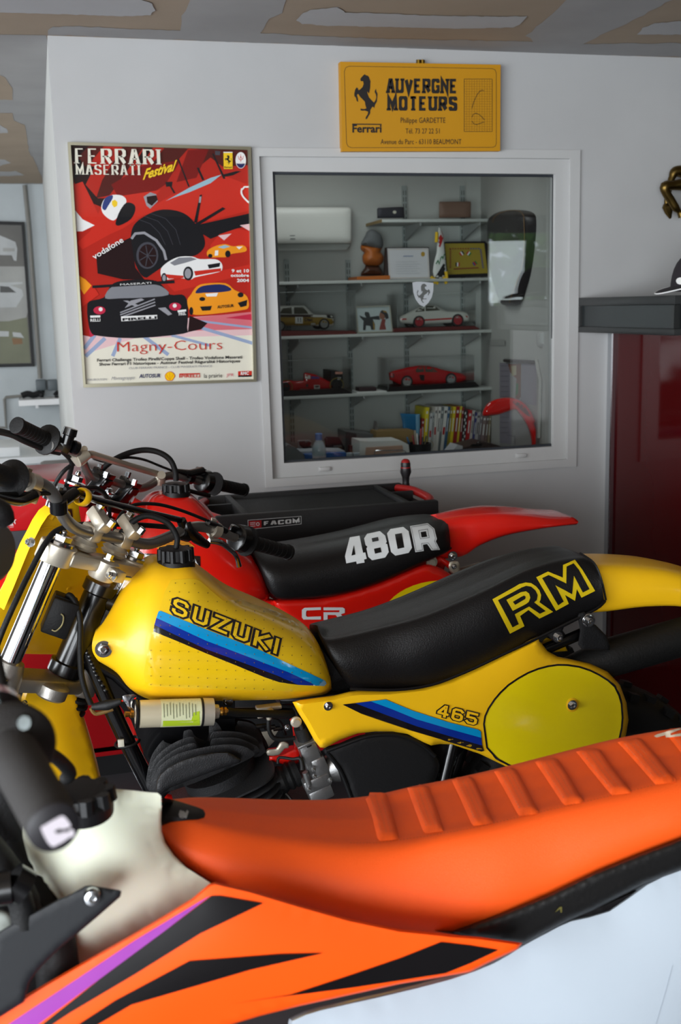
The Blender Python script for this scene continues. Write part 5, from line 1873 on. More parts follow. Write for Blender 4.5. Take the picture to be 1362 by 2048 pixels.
t = item('black_phone', 'black desk telephone right of the water bottle', 'telephone', [(478, 475), (500, 452), (620, 456), (655, 510), (680, 560), (672, 600), (500, 600), (490, 540)], 4.98, 0.1, mat('phone_black', (36, 26, 30), 0.3), cp_=cO5)
prism('phone_label', cO5([(570, 542), (650, 540), (650, 552), (570, 554)]), 4.955, 4.96, mat('phone_tag', (90, 86, 90), 0.4), t)
# bottle
Yb = 4.62
bt = thing('water_bottle', 'small clear water bottle with blue cap on the desk', 'bottle', (W(*cO5([(430, 640)])[0], Yb).x, Yb, ZD))
bc = W(*cO5([(430, 640)])[0], Yb)
zt_ = W(*cO5([(428, 425)])[0], Yb).z
k_ = (zt_ - ZD)
R_ = 0.031
b = MB()
b.lathe((bc.x, Yb, ZD), (0, 0, 1), [(0, R_ * .9), (0.01, R_), (k_ * .30, R_), (k_ * .33, R_ * .93), (k_ * .5, R_ * .93), (k_ * .52, R_), (k_ * .66, R_ * 0.98), (k_ * .78, R_ * .7), (k_ * .86, R_ * .42), (k_ * .9, R_ * .42)], 24)
b.build('bottle_body', mat('clear_plastic_bottle', (176, 190, 198), 0.12, vary=0.1), bt)
b = MB()
b.lathe((bc.x, Yb, ZD + k_ * .86), (0, 0, 1), [(0, R_ * .5), (k_ * .14, R_ * .5), (k_ * .15, R_ * .42)], 20)
b.build('cap', mat('blue_cap', (90, 130, 190), 0.4), bt)
b = MB()
b.lathe((bc.x, Yb, ZD + k_ * .33), (0, 0, 1), [(0, R_ * .95), (k_ * .19, R_ * .95)], 24)
b.build('label_band', mat('bottle_label', (206, 196, 204), 0.5, vary=0.2), bt)
# papers
for nme, lab, cat_, poly, Y_, dz, col in (('magazine_pile', 'pile of glossy magazines at the left end of the desk', 'magazines', [(90, 560), (130, 530), (200, 560), (280, 630), (330, 690), (100, 690)], 4.75, 0.12, (120, 122, 124)),
                                          ('blue_folder', 'blue folder lying under papers around the bottle', 'folder', [(290, 628), (520, 616), (690, 610), (690, 640), (480, 650), (300, 655)], 4.8, 0.12, (40, 96, 170)),
                                          ('loose_papers', 'loose white papers lying on the blue folder', 'papers', [(240, 600), (420, 590), (680, 592), (688, 612), (480, 618), (290, 630)], 4.83, 0.12, (176, 178, 184)),
                                          ('white_envelope', 'folded white paper lying left of the brown organiser', 'paper', [(0, 0)], 4.8, 0.1, (200, 200, 204))):
    cp_ = cO5
    if nme == 'white_envelope':
        cp_ = cO6
        poly = [(440, 580), (560, 535), (600, 545), (596, 580), (500, 592)]
    m_ = mat(nme + '_paper', col, 0.6, vary=0.25)
    item(nme, lab, cat_, poly, Y_, dz, m_, cp_=cp_, round_=False)
t = item('letter_tray', 'sloped stack of papers in a wire letter tray at the middle of the desk', 'letter tray', [(825, 495), (930, 500), (1220, 490), (1300, 530), (1320, 640), (820, 650)], 4.78, 0.14, paper, cp_=cO5, part='paper_stack', round_=False)
prism('beige_folder', cO5([(890, 560), (1240, 540), (1250, 600), (900, 640), (880, 640)]), 4.77, 4.779, mat('beige_folder', (186, 150, 130), 0.7), t)
b = MB()
b.tube([W(*cO5([q])[0], 4.765) for q in ((965, 660), (968, 600), (985, 590), (1240, 585), (1270, 600), (1278, 650))], 0.0025, 6)
b.build('wire_rail', steel, t)
t = item('pocket_organiser', 'brown leather organiser with keys at the right of the desk', 'organiser', [(600, 560), (780, 512), (915, 545), (905, 562), (700, 590), (600, 585)], 4.85, 0.16, mat('organiser_brown', (70, 54, 50), 0.5), cp_=cO6, round_=False)
b = MB()
b.torus(W(*cO6([(735, 532)])[0], 4.84), (0.3, 1, 0.2), 0.012, 0.002, 16, 5)
b.tube([W(*cO6([(670, 540)])[0], 4.84), W(*cO6([(755, 535)])[0], 4.84)], 0.006, 6)
b.build('keys', blackg, t)
# pen pot
pp = thing('pen_pot', 'black pen pot crowded with pens, left of the books', 'pen pot', (W(*cO6([(235, 560)])[0], 4.9).x, 4.9, ZD))
pc_ = W(*cO6([(235, 560)])[0], 4.9)
zr = W(*cO6([(235, 520)])[0], 4.9).z
b = MB()
b.lathe((pc_.x, 4.9, ZD), (0, 0, 1), [(0, 0.055), (zr - ZD, 0.06), (zr - ZD, 0.056), (zr - ZD - 0.02, 0.055)], 20)
b.build('pot', black, pp)
pens = [(140, 470, (60, 110, 150), 'blue and white toothbrush-like pen at the far left of the pen pot'), (185, 455, (150, 30, 30), 'dark red pen in the pen pot'), (205, 415, (190, 170, 150), 'tall pale pencil standing highest in the pen pot'),
        (222, 440, (210, 210, 210), 'white pen beside the tallest pencil'), (238, 450, (40, 40, 44), 'black pen in the middle of the pot'), (255, 400, (180, 40, 44), 'bright red pen in the pen pot'),
        (272, 470, (40, 40, 46), 'black marker right of the red pen'), (300, 460, (80, 70, 70), 'grey scissors handle in the pot'), (330, 520, (160, 170, 180), 'pale ruler end leaning right in the pot')]
for x, y, col, lab in pens:
    p1 = W(*cO6([(x, y)])[0], 4.9)
    p0 = Vector((pc_.x + (p1.x - pc_.x) * 0.4, 4.9 + random.uniform(-.02, .02), ZD + 0.004))
    b = MB()
    b.tube([p0, p0.lerp(p1, 0.86), p0.lerp(p1, 0.9), p1], [0.0042, 0.0042, 0.005, 0.0035], 8)
    tag(b.build('pen', mat('pen_%d' % x, col, 0.4)), lab, 'pen', 'pens in the pen pot')
b = MB()
b.torus(W(*cO6([(322, 535)])[0], 4.88), (0.3, 1, 0), 0.02, 0.0015, 20, 5)
tag(b.build('rubber_band', mat('tan_band', (150, 130, 90), 0.6)), 'tan rubber band loop hanging at the pen pot', 'rubber band')
# red lamp
rl = thing('desk_lamp', 'glossy red arched lamp curving up behind the window glass', 'lamp', W(1075, 980, 4.35))
lamp = mat('lamp_red', (224, 24, 20), 0.12, coat=1.0)
Yl = 4.3
zdk = 0.9
lo = smooth_loop(cO6([(762, 295), (768, 250), (800, 198), (850, 165), (910, 148), (985, 142), (1060, 158), (1120, 195), (1170, 260), (1205, 340), (1230, 430), (1248, 520), (1250, 580), (1252, 690), (1168, 690), (1168, 560), (1162, 480), (1140, 400), (1100, 325), (1060, 272), (1030, 248), (960, 268), (890, 290), (830, 296), (795, 300)]), 3)
pillow('lamp_arm', lo, Yl, lamp, rl, depth=0.035, rad=9, thick=0.03, step=4, keep='lamp')
dr_ = mat('lamp_slot', (110, 10, 10), 0.3)
drape('recessed_slot', [([smooth_loop(cO6([(1012, 180), (1050, 182), (1100, 212), (1140, 262), (1158, 300), (1130, 292), (1080, 250), (1040, 212)]), 3)], 0), (stroke(cO6([(1190, 350), (1215, 440), (1222, 530), (1224, 600)]), 3), 0)], ['lamp'], [dr_], rl, step=4, off=0.0008)
b = MB()
zz0 = min(W(1070, 925, Yl).z, 1.0)
b.tube([W(*cO6([(1210, 600)])[0], Yl + 0.01), (W(1074, 925, Yl).x, Yl + 0.03, 0.75), (W(1074, 925, Yl).x, Yl + 0.03, 0.02)], 0.02, 12)
b.lathe((W(1074, 925, Yl).x, Yl + 0.03, 0.0), (0, 0, 1), [(0, 0.07), (0.015, 0.07), (0.025, 0.03)], 24)
b.build('lamp_stem_and_foot', lamp, rl)

# ================================================================== MOTORCYCLE HELPERS
yel = mat('yellow_moulded_plastic', (250, 194, 18), 0.36, coat=0.15, vary=0.02)
yel2 = mat('number_plate_yellow', (248, 222, 16), 0.22, coat=0.4, vary=0.01)
vinyl = mat('black_seat_vinyl', (17, 16, 17), 0.4, spec=.32, bump=0.35, scale=350, vary=0.05)
cyan = mat('decal_cyan', (10, 150, 210), 0.12, coat=0.8)
dblue = mat('decal_blue_deep', (16, 48, 150), 0.12, coat=0.8)
dblack = mat('decal_black', (24, 20, 26), 0.14, coat=0.8)
blackm = mat('matt_black_casting', (20, 20, 22), 0.6, spec=.35, bump=0.5, scale=300)
decw = mat('decal_white', (222, 226, 228), 0.35)
redp = mat('red_moulded_plastic', (220, 26, 16), 0.22, coat=0.4, vary=0.02)
hidey = mat('decal_edge_line', (176, 134, 14), 0.4)


def bp(m):
    return lambda x, y, v=0.0: W(x, y, m - v)


def wheel(t, c, R_, m, width=0.1, spokes=18, knobs=True, seg=40):
    c = Vector(c)
    b = MB()
    b.torus(c, (0, 1, 0), R_ - width * 0.5, width * 0.5, seg, 10, 1.0)
    ty = b.build('tyre', rubber, t)
    BASE[ty.name] = BASE[t.name]
    if knobs:
        b = MB()
        for i in range(seg):
            a = 2 * math.pi * i / seg
            rd = Vector((math.cos(a), 0, math.sin(a)))
            tg = Vector((-math.sin(a), 0, math.cos(a)))
            for dy in ((-0.03, 0.03) if i % 2 else (-0.042, 0.0, 0.042)):
                b.obox(c + rd * (R_ - 0.003 - abs(dy) * .35) + Vector((0, dy, 0)), rd, (0, 1, 0), tg, 0.018, 0.02, 0.022)
        b.build('tread_knobs', rubber, ty, smooth=False, kind='stuff')
    b = MB()
    b.torus(c, (0, 1, 0), R_ - width, 0.012, seg, 8, 1.6)
    b.build('rim', steel, t)
    b = MB()
    b.lathe(c - Vector((0, 0.06, 0)), (0, 1, 0), [(0, 0.02), (0.005, 0.05), (0.03, 0.03), (0.09, 0.03), (0.115, 0.05), (0.12, 0.02)], 18)
    b.build('hub', alu, t)
    b = MB()
    for i in range(spokes):
        a = 2 * math.pi * i / spokes
        s_ = 1 if i % 2 else -1
        a2 = a + 0.35 * (1 if i % 4 < 2 else -1)
        b.tube([c + Vector((0.035 * math.cos(a2), s_ * 0.04, 0.035 * math.sin(a2))), c + Vector(((R_ - width) * math.cos(a), 0, (R_ - width) * math.sin(a)))], 0.0018, 5, cap=False)
    b.build('spokes', steel, t, kind='stuff')


def grip(t, p0, p1, r=0.0165, flange=0.032, name='grip'):
    """rubber grip from the flange p0 to the end p1 with raised waffle rings"""
    p0, p1 = Vector(p0), Vector(p1)
    d = (p1 - p0)
    L_ = d.length
    d.normalize()
    pr = [(0, flange), (0.004, flange), (0.006, flange * .9), (0.010, r * 1.05)]
    k = 8
    for i in range(k):
        h = 0.014 + (L_ - 0.024) * i / k
        st = (L_ - 0.024) / k
        pr += [(h, r), (h + st * .82, r), (h + st * .84, r * .94), (h + st * .98, r * .94)]
    pr += [(L_ - 0.008, r), (L_ - 0.008, r * 1.12), (L_ - 0.001, r * 1.1), (L_, r * .8), (L_, r * .3)]
    b = MB()
    b.lathe(p0, d, pr, 20)
    return b.build(name, rubber, t)


# ================================================================== YELLOW MOTORCYCLE (middle)
MY = 2.10
B = bp(MY)
ry = thing('yellow_motorcycle', 'yellow motocross motorcycle lettered 465 with black seat, middle of the three', 'motorcycle', (0.6, MY, 0))
# frame tubes
b = MB()
hd0, hd1 = B(205, 1165), B(128, 1345)
ax = (hd0 - hd1).normalized()
b.lathe(hd1, ax, [(0, .030), (.0, .034), (.022, .034), (.024, .027), ((hd0 - hd1).length - .024, .027), ((hd0 - hd1).length - .02, .033), ((hd0 - hd1).length, .033), ((hd0 - hd1).length + .001, .02)], 24)
b.build('steering_head', blackg, ry)
b = MB()
b.tube([B(165, 1280), B(215, 1400), B(262, 1500), B(330, 1640), B(350, 1760)], 0.0165, 12, sm=3)
b.tube([B(205, 1195), B(300, 1240), B(420, 1300), B(600, 1400)], 0.019, 12, sm=3)
b.tube([B(150, 1310), B(230, 1350), B(330, 1420), B(560, 1425), B(700, 1430)], 0.012, 10, sm=2)
b.tube([B(350, 1760), B(480, 1800), B(800, 1800), B(870, 1650), B(930, 1470)], 0.016, 10)
b.tube([B(870, 1640, .09), B(905, 1490, .09), B(925, 1420, .08)], 0.012, 10)
b.tube([B(840, 1520, .05), B(960, 1620, .05)], 0.009, 8)
b.tube([B(560, 1400, .02), B(900, 1380, .08), B(1180, 1260, .08)], 0.012, 10)
b.build('frame_tubes', blackg, ry)
prism('gusset_plate', [(195, 1195), (330, 1260), (470, 1395), (470, 1480), (330, 1560), (285, 1500), (262, 1440), (215, 1380), (172, 1290)], MY - 0.006, MY + 0.006, blackg, ry)
prism('tank_rear_mount', [(625, 1270), (680, 1350), (735, 1392), (700, 1425), (560, 1415), (560, 1330)], MY - .03, MY + .05, blackm, ry)
b = MB()
rnd = random.Random(4)
pts_ = [(197, 1185), (190, 1215), (178, 1250), (172, 1290), (180, 1320), (195, 1350), (215, 1390)]
for i in range(len(pts_) - 1):
    for j in range(4):
        t_ = j / 4
        b.lathe(B(pts_[i][0] * (1 - t_) + pts_[i + 1][0] * t_ + rnd.uniform(-2, 2), pts_[i][1] * (1 - t_) + pts_[i + 1][1] * t_, 0.012), (0.2, -1, 0.3), [(0, .006), (.004, .005), (.006, .002)], 7)
b.build('weld_beads', blackg, ry, kind='stuff')
# tank
tank = loft('fuel_tank', MY, [
    [(204, 1326, .05), (195, 1320, .098), (185, 1302, .112), (185, 1282, .112), (192, 1264, .098), (208, 1244, .05), (214, 1238, 0)],
    [(236, 1347, .03), (231, 1341, .098), (226, 1312, .116), (224, 1270, .114), (226, 1235, .08), (236, 1195, .04), (240, 1185, 0)],
    [(262, 1378, .03), (258, 1372, .09), (258, 1335, .125), (258, 1280, .125), (260, 1225, .10), (268, 1160, .05), (272, 1146, 0)],
    [(300, 1399, .03), (298, 1394, .10), (298, 1360, .14), (298, 1290, .142), (300, 1215, .12), (305, 1140, .06), (300, 1121, 0)],
    [(350, 1401, .03), (350, 1397, .10), (346, 1365, .143), (342, 1290, .147), (340, 1205, .122), (342, 1140, .07), (338, 1116, 0)],
    [(400, 1401, .03), (400, 1398, .10), (396, 1365, .145), (390, 1290, .148), (385, 1205, .122), (380, 1140, .07), (372, 1116, 0)],
    [(450, 1401, .03), (450, 1398, .10), (446, 1365, .145), (440, 1295, .148), (432, 1225, .122), (420, 1168, .075), (402, 1136, 0)],
    [(510, 1400, .03), (510, 1397, .10), (506, 1365, .145), (500, 1305, .146), (492, 1248, .12), (478, 1206, .075), (452, 1180, 0)],
    [(570, 1398, .03), (570, 1395, .10), (566, 1365, .142), (560, 1318, .14), (552, 1268, .115), (538, 1230, .07), (515, 1206, 0)],
    [(622, 1393, .03), (622, 1389, .09), (620, 1366, .13), (614, 1328, .128), (606, 1288, .105), (594, 1254, .06), (575, 1232, 0)],
    [(652, 1388, .03), (652, 1383, .08), (651, 1366, .11), (646, 1338, .11), (638, 1305, .09), (628, 1275, .05), (612, 1252, 0)],
    [(664, 1378, .03), (663, 1374, .06), (662, 1362, .08), (658, 1345, .08), (650, 1318, .06), (642, 1298, .035), (630, 1280, 0)]],
    yel, ry, ku=4, kv=4, keep='ytank')
# printed tank decals
SZ = cZ
deco = mat('decal_yellow', (240, 196, 24), 0.2, coat=0.7, vary=0.01)
pan = SZ([(100, 130), (150, 38), (300, 28), (352, 40), (520, 185), (655, 180), (760, 220), (900, 260), (1040, 340), (1115, 410), (1160, 470), (1240, 620), (1290, 740), (1280, 800), (1220, 835), (700, 822), (200, 805), (-30, 790), (-45, 700), (0, 480), (40, 330), (80, 200)])
drape('decal_panel', [([pan], 0)], ['ytank'], [deco], ry, step=7, off=0.0010)
BV_layers = [
    ([SZ([(62, 262), (75, 258), (400, 390), (800, 545), (1000, 640), (1250, 755), (1260, 775), (1245, 792), (1190, 788), (1000, 700), (700, 585), (400, 470), (160, 360), (45, 308)])], 0),
    ([SZ([(45, 308), (160, 360), (400, 470), (700, 585), (1000, 700), (1190, 788), (1060, 782), (900, 715), (700, 640), (400, 530), (140, 410), (32, 358)])], 1),
    ([SZ([(32, 358), (140, 410), (400, 530), (700, 640), (900, 715), (1060, 782), (925, 765), (800, 722), (600, 640), (400, 560), (150, 455), (25, 405)])], 2)]
drape('tank_stripes', BV_layers, ['ytank'], [cyan, dblue, dblack], ry, step=6, off=0.0020, gap=0.0)
(a0, b0), (a1, b1) = SZ([(132, 278), (905, 578)])
upv = (23 / 3.584 * 1.0, -104 / 3.584 * 1.12)
ex = dict(gap=1.35)


def outline_word(name, s_, x0, y0, x1, y1, up, t_out, t_in, tg, colo, coli, par, gap, step=5):
    big = block(s_, x0, y0, x1, y1, up, t_out, gap=gap - (t_out - t_in) if False else gap, ext=t_out / 2 - 0.05)
    w_ = sum(G[c][0] for c in s_) + t_out * len(s_) + gap * (len(s_) - 1)
    # the inner stroke uses the same grid, so shift by half the difference
    dl = t_out - t_in
    L_ = w_
    ux, uy = (x1 - x0) / L_, (y1 - y0) / L_
    vx, vy = up[0] / (6 + t_out), up[1] / (6 + t_out)
    nx0, ny0 = x0 + ux * dl / 2 + vx * dl / 2, y0 + uy * dl / 2 + vy * dl / 2
    nx1, ny1 = x1 - ux * dl / 2 + vx * dl / 2, y1 - uy * dl / 2 + vy * dl / 2
    up2 = (vx * (6 + t_in), vy * (6 + t_in))
    # gap grows so that letters stay aligned
    small = block(s_, nx0, ny0, nx1, ny1, up2, t_in, gap=gap + dl, ext=t_in / 2 - 0.05)
    return drape(name, [(big, 0, 0), (small, 1, 1)], tg, [colo, coli], par, step=step, off=0.0018, gap=0.0007)


outline_word('tank_lettering', 'SUZUKI', a0, b0, a1 + 3, b1 + 3, (8, -37), 2.8, 1.15, ['ytank'], dblack, deco, ry, 0.25)
dots = []
for r_ in range(13):
    for c_ in range(20):
        x = 8 + 67 * c_ - (6 if r_ > 6 else 0) * 0 + (40 if r_ < 1 else 0)
        y = 58 + 60 * r_ + c_ * 2.6
        dots.append((x, y))
ins, _ = border(np.array([p[0] for p in SZ(dots)]), np.array([p[1] for p in SZ(dots)]), inset(pan, 4))
dd = [ell(p[0], p[1], 1.1, 1.1, 6) for p, k in zip(SZ(dots), ins) if k]
o_ = drape('pinholes', [(dd, 0)], ['ytank'], [mat('pinhole', (120, 92, 20), 0.6)], ry, step=9, off=0.0028)
o_['kind'] = 'stuff'
b = MB()
b.bolt(BV['ytank'].ray_cast(EYE, ray(207, 1298).normalized())[0], (0, -1, 0.05), 0.0105, 0.006)
b.build('tank_bolt', steel, ry)
# filler cap and breather
cp0 = B(352, 1122, 0.03)
b = MB()
b.lathe(cp0 - Vector((0, 0, .012)), (0.05, 0, 1), [(0, .036), (.014, .036), (.016, .031), (.036, .030), (.038, .026), (.038, .01)], 32)
for k in range(10):
    a = k * 2 * math.pi / 10
    b.tube([cp0 + Vector((.030 * math.cos(a), .030 * math.sin(a), 0.0)), cp0 + Vector((.029 * math.cos(a), .029 * math.sin(a), .025))], 0.006, 8)
b.build('filler_cap', black, ry)
b = MB()
b.tube([B(352, 1096, .03), B(354, 1075, .03), B(340, 1050, .03), B(318, 1037, .03), B(290, 1032, .03), B(262, 1046, .03), B(235, 1075, .02), B(215, 1105, .02)], 0.0058, 10, sm=5)
b.build('breather_hose', rubber, ry)
# seat
seat = loft('seat', MY, [
    [(652, 1302, .05), (650, 1298, .07), (642, 1280, .07), (638, 1262, .06), (630, 1250, -.06)],
    [(694, 1368, .08), (690, 1362, .10), (668, 1322, .108), (652, 1284, .10), (640, 1246, -.06)],
    [(730, 1384, .09), (726, 1378, .115), (710, 1328, .125), (692, 1280, .115), (672, 1238, -.06)],
    [(795, 1384, .09), (792, 1378, .12), (780, 1325, .13), (764, 1264, .12), (738, 1222, -.06)],
    [(862, 1374, .09), (860, 1368, .12), (850, 1310, .13), (836, 1245, .12), (808, 1199, -.06)],
    [(932, 1348, .09), (930, 1342, .12), (920, 1284, .13), (905, 1218, .12), (876, 1172, -.06)],
    [(1002, 1315, .09), (1000, 1310, .12), (990, 1250, .13), (976, 1186, .12), (946, 1142, -.06)],
    [(1072, 1282, .09), (1070, 1277, .12), (1060, 1216, .13), (1046, 1152, .12), (1014, 1115, -.06)],
    [(1136, 1250, .09), (1134, 1244, .12), (1126, 1184, .128), (1114, 1130, .115), (1074, 1098, -.06)],
    [(1190, 1222, .09), (1188, 1216, .115), (1184, 1164, .118), (1170, 1122, .10), (1112, 1093, -.06)],
    [(1210, 1206, .08), (1208, 1200, .10), (1202, 1162, .10), (1188, 1128, .085), (1128, 1096, -.06)]],
    vinyl, ry, ku=4, kv=4, keep='yseat')
b = MB()
b.tube([B(1212, 1200, .105), B(1203, 1160, .105), B(1188, 1126, .09), B(1160, 1106, .05)], 0.0022, 6, sm=4)
b.tube([B(700, 1378, .112), B(790, 1380, .123), B(862, 1370, .123), B(932, 1344, .123), B(1002, 1311, .123), B(1072, 1278, .123), B(1136, 1246, .123), B(1192, 1218, .117), B(1210, 1202, .105)], 0.003, 6, sm=4)
b.build('seat_piping', vinyl, ry)
Rm = cM([(78, 538), (375, 372), (440, 355), (500, 362), (555, 398), (590, 440), (608, 490), (602, 540), (590, 568), (738, 672), (590, 745), (470, 652), (378, 718), (426, 828), (268, 910)])
Rc = cM([(228, 545), (385, 462), (440, 450), (475, 475), (488, 520), (470, 565), (440, 588), (296, 662)])
Rc2 = cM([(296, 565), (385, 512), (420, 496), (436, 510), (430, 535), (400, 552), (320, 598)])
Mm = cM([(556, 300), (684, 238), (846, 302), (848, 166), (978, 112), (1060, 220), (1198, 444), (1048, 518), (998, 425), (978, 552), (868, 488), (910, 584), (770, 660)])
Rin = cM([(138, 548), (395, 410), (445, 392), (500, 402), (545, 440), (570, 490), (560, 545), (530, 570), (655, 662), (592, 692), (475, 615), (318, 700), (362, 805), (294, 840)])
Min = cM([(618, 308), (690, 275), (882, 366), (885, 186), (962, 150), (1020, 220), (1135, 425), (1062, 462), (965, 282), (945, 480), (762, 385), (852, 558), (792, 600)])
yv = mat('seat_print_yellow', (206, 178, 10), 0.4)
drape('seat_lettering', [([Rm, Mm], 0, 0), ([Rin, Min], 1, 1), ([Rc], 0, 2), ([Rc2], 1, 3)], ['yseat'], [yv, vinyl], ry, step=5, off=0.0014, gap=0.0006)
# rear mudguard
loft('rear_mudguard', MY, [
    [(1160, 1226, .075), (1160, 1222, .09), (1165, 1180, .088), (1165, 1140, .065), (1160, 1122, 0)],
    [(1215, 1222, .075), (1215, 1218, .092), (1212, 1175, .09), (1205, 1135, .068), (1195, 1116, 0)],
    [(1290, 1213, .08), (1290, 1209, .098), (1285, 1170, .095), (1276, 1136, .07), (1262, 1116, 0)],
    [(1370, 1214, .085), (1370, 1209, .102), (1364, 1175, .099), (1352, 1145, .075), (1335, 1125, 0)],
    [(1450, 1232, .085), (1450, 1227, .104), (1444, 1198, .10), (1430, 1170, .078), (1410, 1152, 0)],
    [(1530, 1272, .08), (1530, 1266, .10), (1522, 1242, .096), (1508, 1220, .075), (1488, 1200, 0)],
    [(1600, 1330, .06), (1600, 1324, .07), (1592, 1310, .065), (1580, 1298, .05), (1562, 1286, 0)]],
    yel, ry, ku=4, kv=4)
# side panel
sp_ = [(585, 1404), (600, 1400), (668, 1391), (700, 1383), (720, 1381), (780, 1380), (850, 1372), (905, 1357), (960, 1332), (1010, 1306), (1060, 1280), (1078, 1272), (1082, 1285), (1095, 1302), (1115, 1313), (1140, 1318), (1180, 1327),
       (1215, 1343), (1240, 1370), (1253, 1405), (1257, 1440), (1252, 1470), (1240, 1498), (1200, 1530), (1130, 1548), (1060, 1546), (1020, 1537), (960, 1508), (905, 1489), (880, 1488), (862, 1491), (846, 1484), (815, 1468), (785, 1463), (750, 1463), (715, 1467), (680, 1480), (650, 1496),
       (640, 1495), (628, 1480), (612, 1450), (596, 1425)]
pillow('side_panel', sp_, MY - 0.105, yel, ry, depth=0.022, rad=26, thick=0.006, step=9, dome=0.014, keep='yside')
ov = cD([(366, 1250), (372, 1210), (390, 1170), (420, 1125), (450, 1090), (490, 1052), (540, 1018), (590, 990), (640, 970), (690, 957), (740, 950), (790, 951), (850, 960), (905, 978), (950, 1000), (995, 1028), (1030, 1060), (1052, 1105), (1065, 1150), (1070, 1220), (1066, 1270), (1055, 1320)]) + \
    [(1228, 1500), (1190, 1524), (1130, 1540), (1060, 1541), (1021, 1532), (992, 1517), (972, 1495)]
ovi = inset(ov, 3.2)
cst = [5 / 4.54]
stripes = [([c5([(-60, 128), (25, 118), (190, 98), (320, 80), (560, 180), (900, 290), (1160, 352), (1188, 372), (1195, 430), (1200, 498), (1216, 552), (1190, 556), (900, 470), (560, 370), (300, 285), (100, 215)])], 3, 0),
           ([c5([(185, 100), (322, 84), (560, 183), (900, 292), (1160, 356), (1185, 374), (1190, 430), (900, 350), (600, 262), (380, 172)])], 0, 1),
           ([c5([(45, 118), (185, 100), (380, 172), (600, 262), (900, 350), (1190, 430), (1197, 500), (900, 415), (600, 325), (250, 195)])], 1, 1),
           ([c5([(-70, 130), (45, 118), (250, 195), (600, 325), (900, 415), (1197, 500), (1212, 548), (1195, 552), (900, 466), (560, 366), (300, 280), (90, 208)])], 2, 1)]
drape('side_stripes', stripes, ['yside'], [cyan, dblue, dblack, hidey], ry, step=6, off=0.0012, gap=0.0006)
drape('number_oval', [([ovi], 1, 0), (stroke(inset(ov, 1.6), 3.6, True), 0, 1)], ['yside'], [dblack, yel2], ry, step=7, off=0.0012, gap=0.0007)
(a0, b0), (a1, b1) = c5([(770, 235), (1150, 330)])
outline_word('side_number', '465', a0, b0, a1, b1, (6, -27), 2.5, 1.35, ['yside'], dblack, yel, ry, 0.2, step=4)
b = MB()
r0 = BV['yside'].ray_cast(EYE, ray(656, 1412).normalized())[0]
b.bolt(r0, (0, -1, 0.0), 0.006, 0.006)
b.build('panel_bolt', steel, ry)
r0 = BV['yside'].ray_cast(EYE, ray(1143, 1409).normalized())[0]
b = MB()
b.lathe(r0 - Vector((0, -.003, 0.002)), (0, -1, 0), [(0, .017), (.004, .016), (.005, .013)], 20)
b.build('bolt_recess_ring', yel, ry)
b = MB()
b.bolt(r0 - Vector((0, .0025, 0)), (0, -1, 0), 0.007, 0.006)
b.build('panel_bolt', steel, ry)
# airbox
ab = smooth_loop([(645, 1500), (680, 1486), (720, 1470), (770, 1464), (800, 1467), (840, 1480), (865, 1500), (880, 1530), (868, 1570), (850, 1620), (720, 1640), (700, 1590), (680, 1540)], 3)
pillow('airbox', ab, MY - 0.09, mat('airbox_plastic', (15, 15, 17), 0.5, bump=0.2, scale=200), ry, depth=0.012, rad=10, thick=0.14, step=9)
b = MB()
b.tube([W(x, y, MY - 0.10) for x, y in ((652, 1502), (690, 1488), (730, 1474), (772, 1469), (805, 1473), (840, 1487), (870, 1512))], 0.0045, 8, sm=3)
b.tube([W(x, y, MY - 0.10) for x, y in ((655, 1506), (680, 1540), (700, 1590), (715, 1640))], 0.0045, 8, sm=3)
b.build('airbox_lip', black, ry)
# silencer and brackets
s0, s1 = B(1095, 1338, .06), B(1700, 1180, .06)
e0, e1 = B(1226, 1313, .07), B(1362, 1274, .07)
d_ = (e1 - e0).normalized()
b = MB()
b.lathe(e0 - d_ * 0.13, d_, [(0, .020), (.02, .026), (.11, .041), (.125, .042), (.44, .042), (.45, .036), (.47, .018)], 28)
b.build('silencer', mat('silencer_black', (17, 17, 17), 0.55, bump=0.4, scale=200), ry)
b = MB()
b.tube([e0 - d_ * 0.12, e0 - d_ * 0.22, B(940, 1450, .03), B(800, 1560, 0), B(650, 1700, .02), B(500, 1760, .05), B(330, 1700, .03), B(300, 1600, 0), B(360, 1540, 0)], [.019, .019, .03, .045, .055, .055, .045, .024, .022], 14, sm=5)
b.build('exhaust_pipe', blackm, ry)
pillow('silencer_bracket', cM([(1010, 720), (1025, 690), (1080, 670), (1150, 720), (1170, 800), (1205, 815), (1330, 940), (1362, 1035), (1360, 1090), (1060, 1090), (1012, 1030), (1035, 880)]), MY - .118, blackm, ry, depth=.006, rad=5, thick=.02, step=5)
b = MB()
b.lathe(W(*cM([(1122, 762)])[0], MY - .120), (0, -1, 0.05), [(0, .0145), (.004, .0145), (.005, .013), (.005, .007)], 24)
b.build('washer', steel, ry)
b = MB()
b.bolt(W(*cM([(1122, 762)])[0], MY - .124), (0, -1, 0.05), 0.006, 0.008)
b.build('bracket_bolt', steel, ry)
pillow('seat_bracket', cM([(560, 985), (700, 900), (830, 820), (860, 840), (845, 880), (868, 930), (840, 990), (780, 1010), (735, 985), (690, 940), (600, 1010)]), MY - .112, blackm, ry, depth=.005, rad=4, thick=.012, step=5)
b = MB()
b.bolt(W(*cM([(788, 945)])[0], MY - .119), (0, -1, 0.05), 0.0075, 0.009)
b.build('bracket_bolt', steel, ry)
pillow('inner_mudguard', cM([(600, 1035), (660, 950), (740, 980), (820, 1010), (870, 1035), (900, 1100), (600, 1130)]), MY - .03, yel, ry, depth=.004, rad=6, thick=.01, step=8)
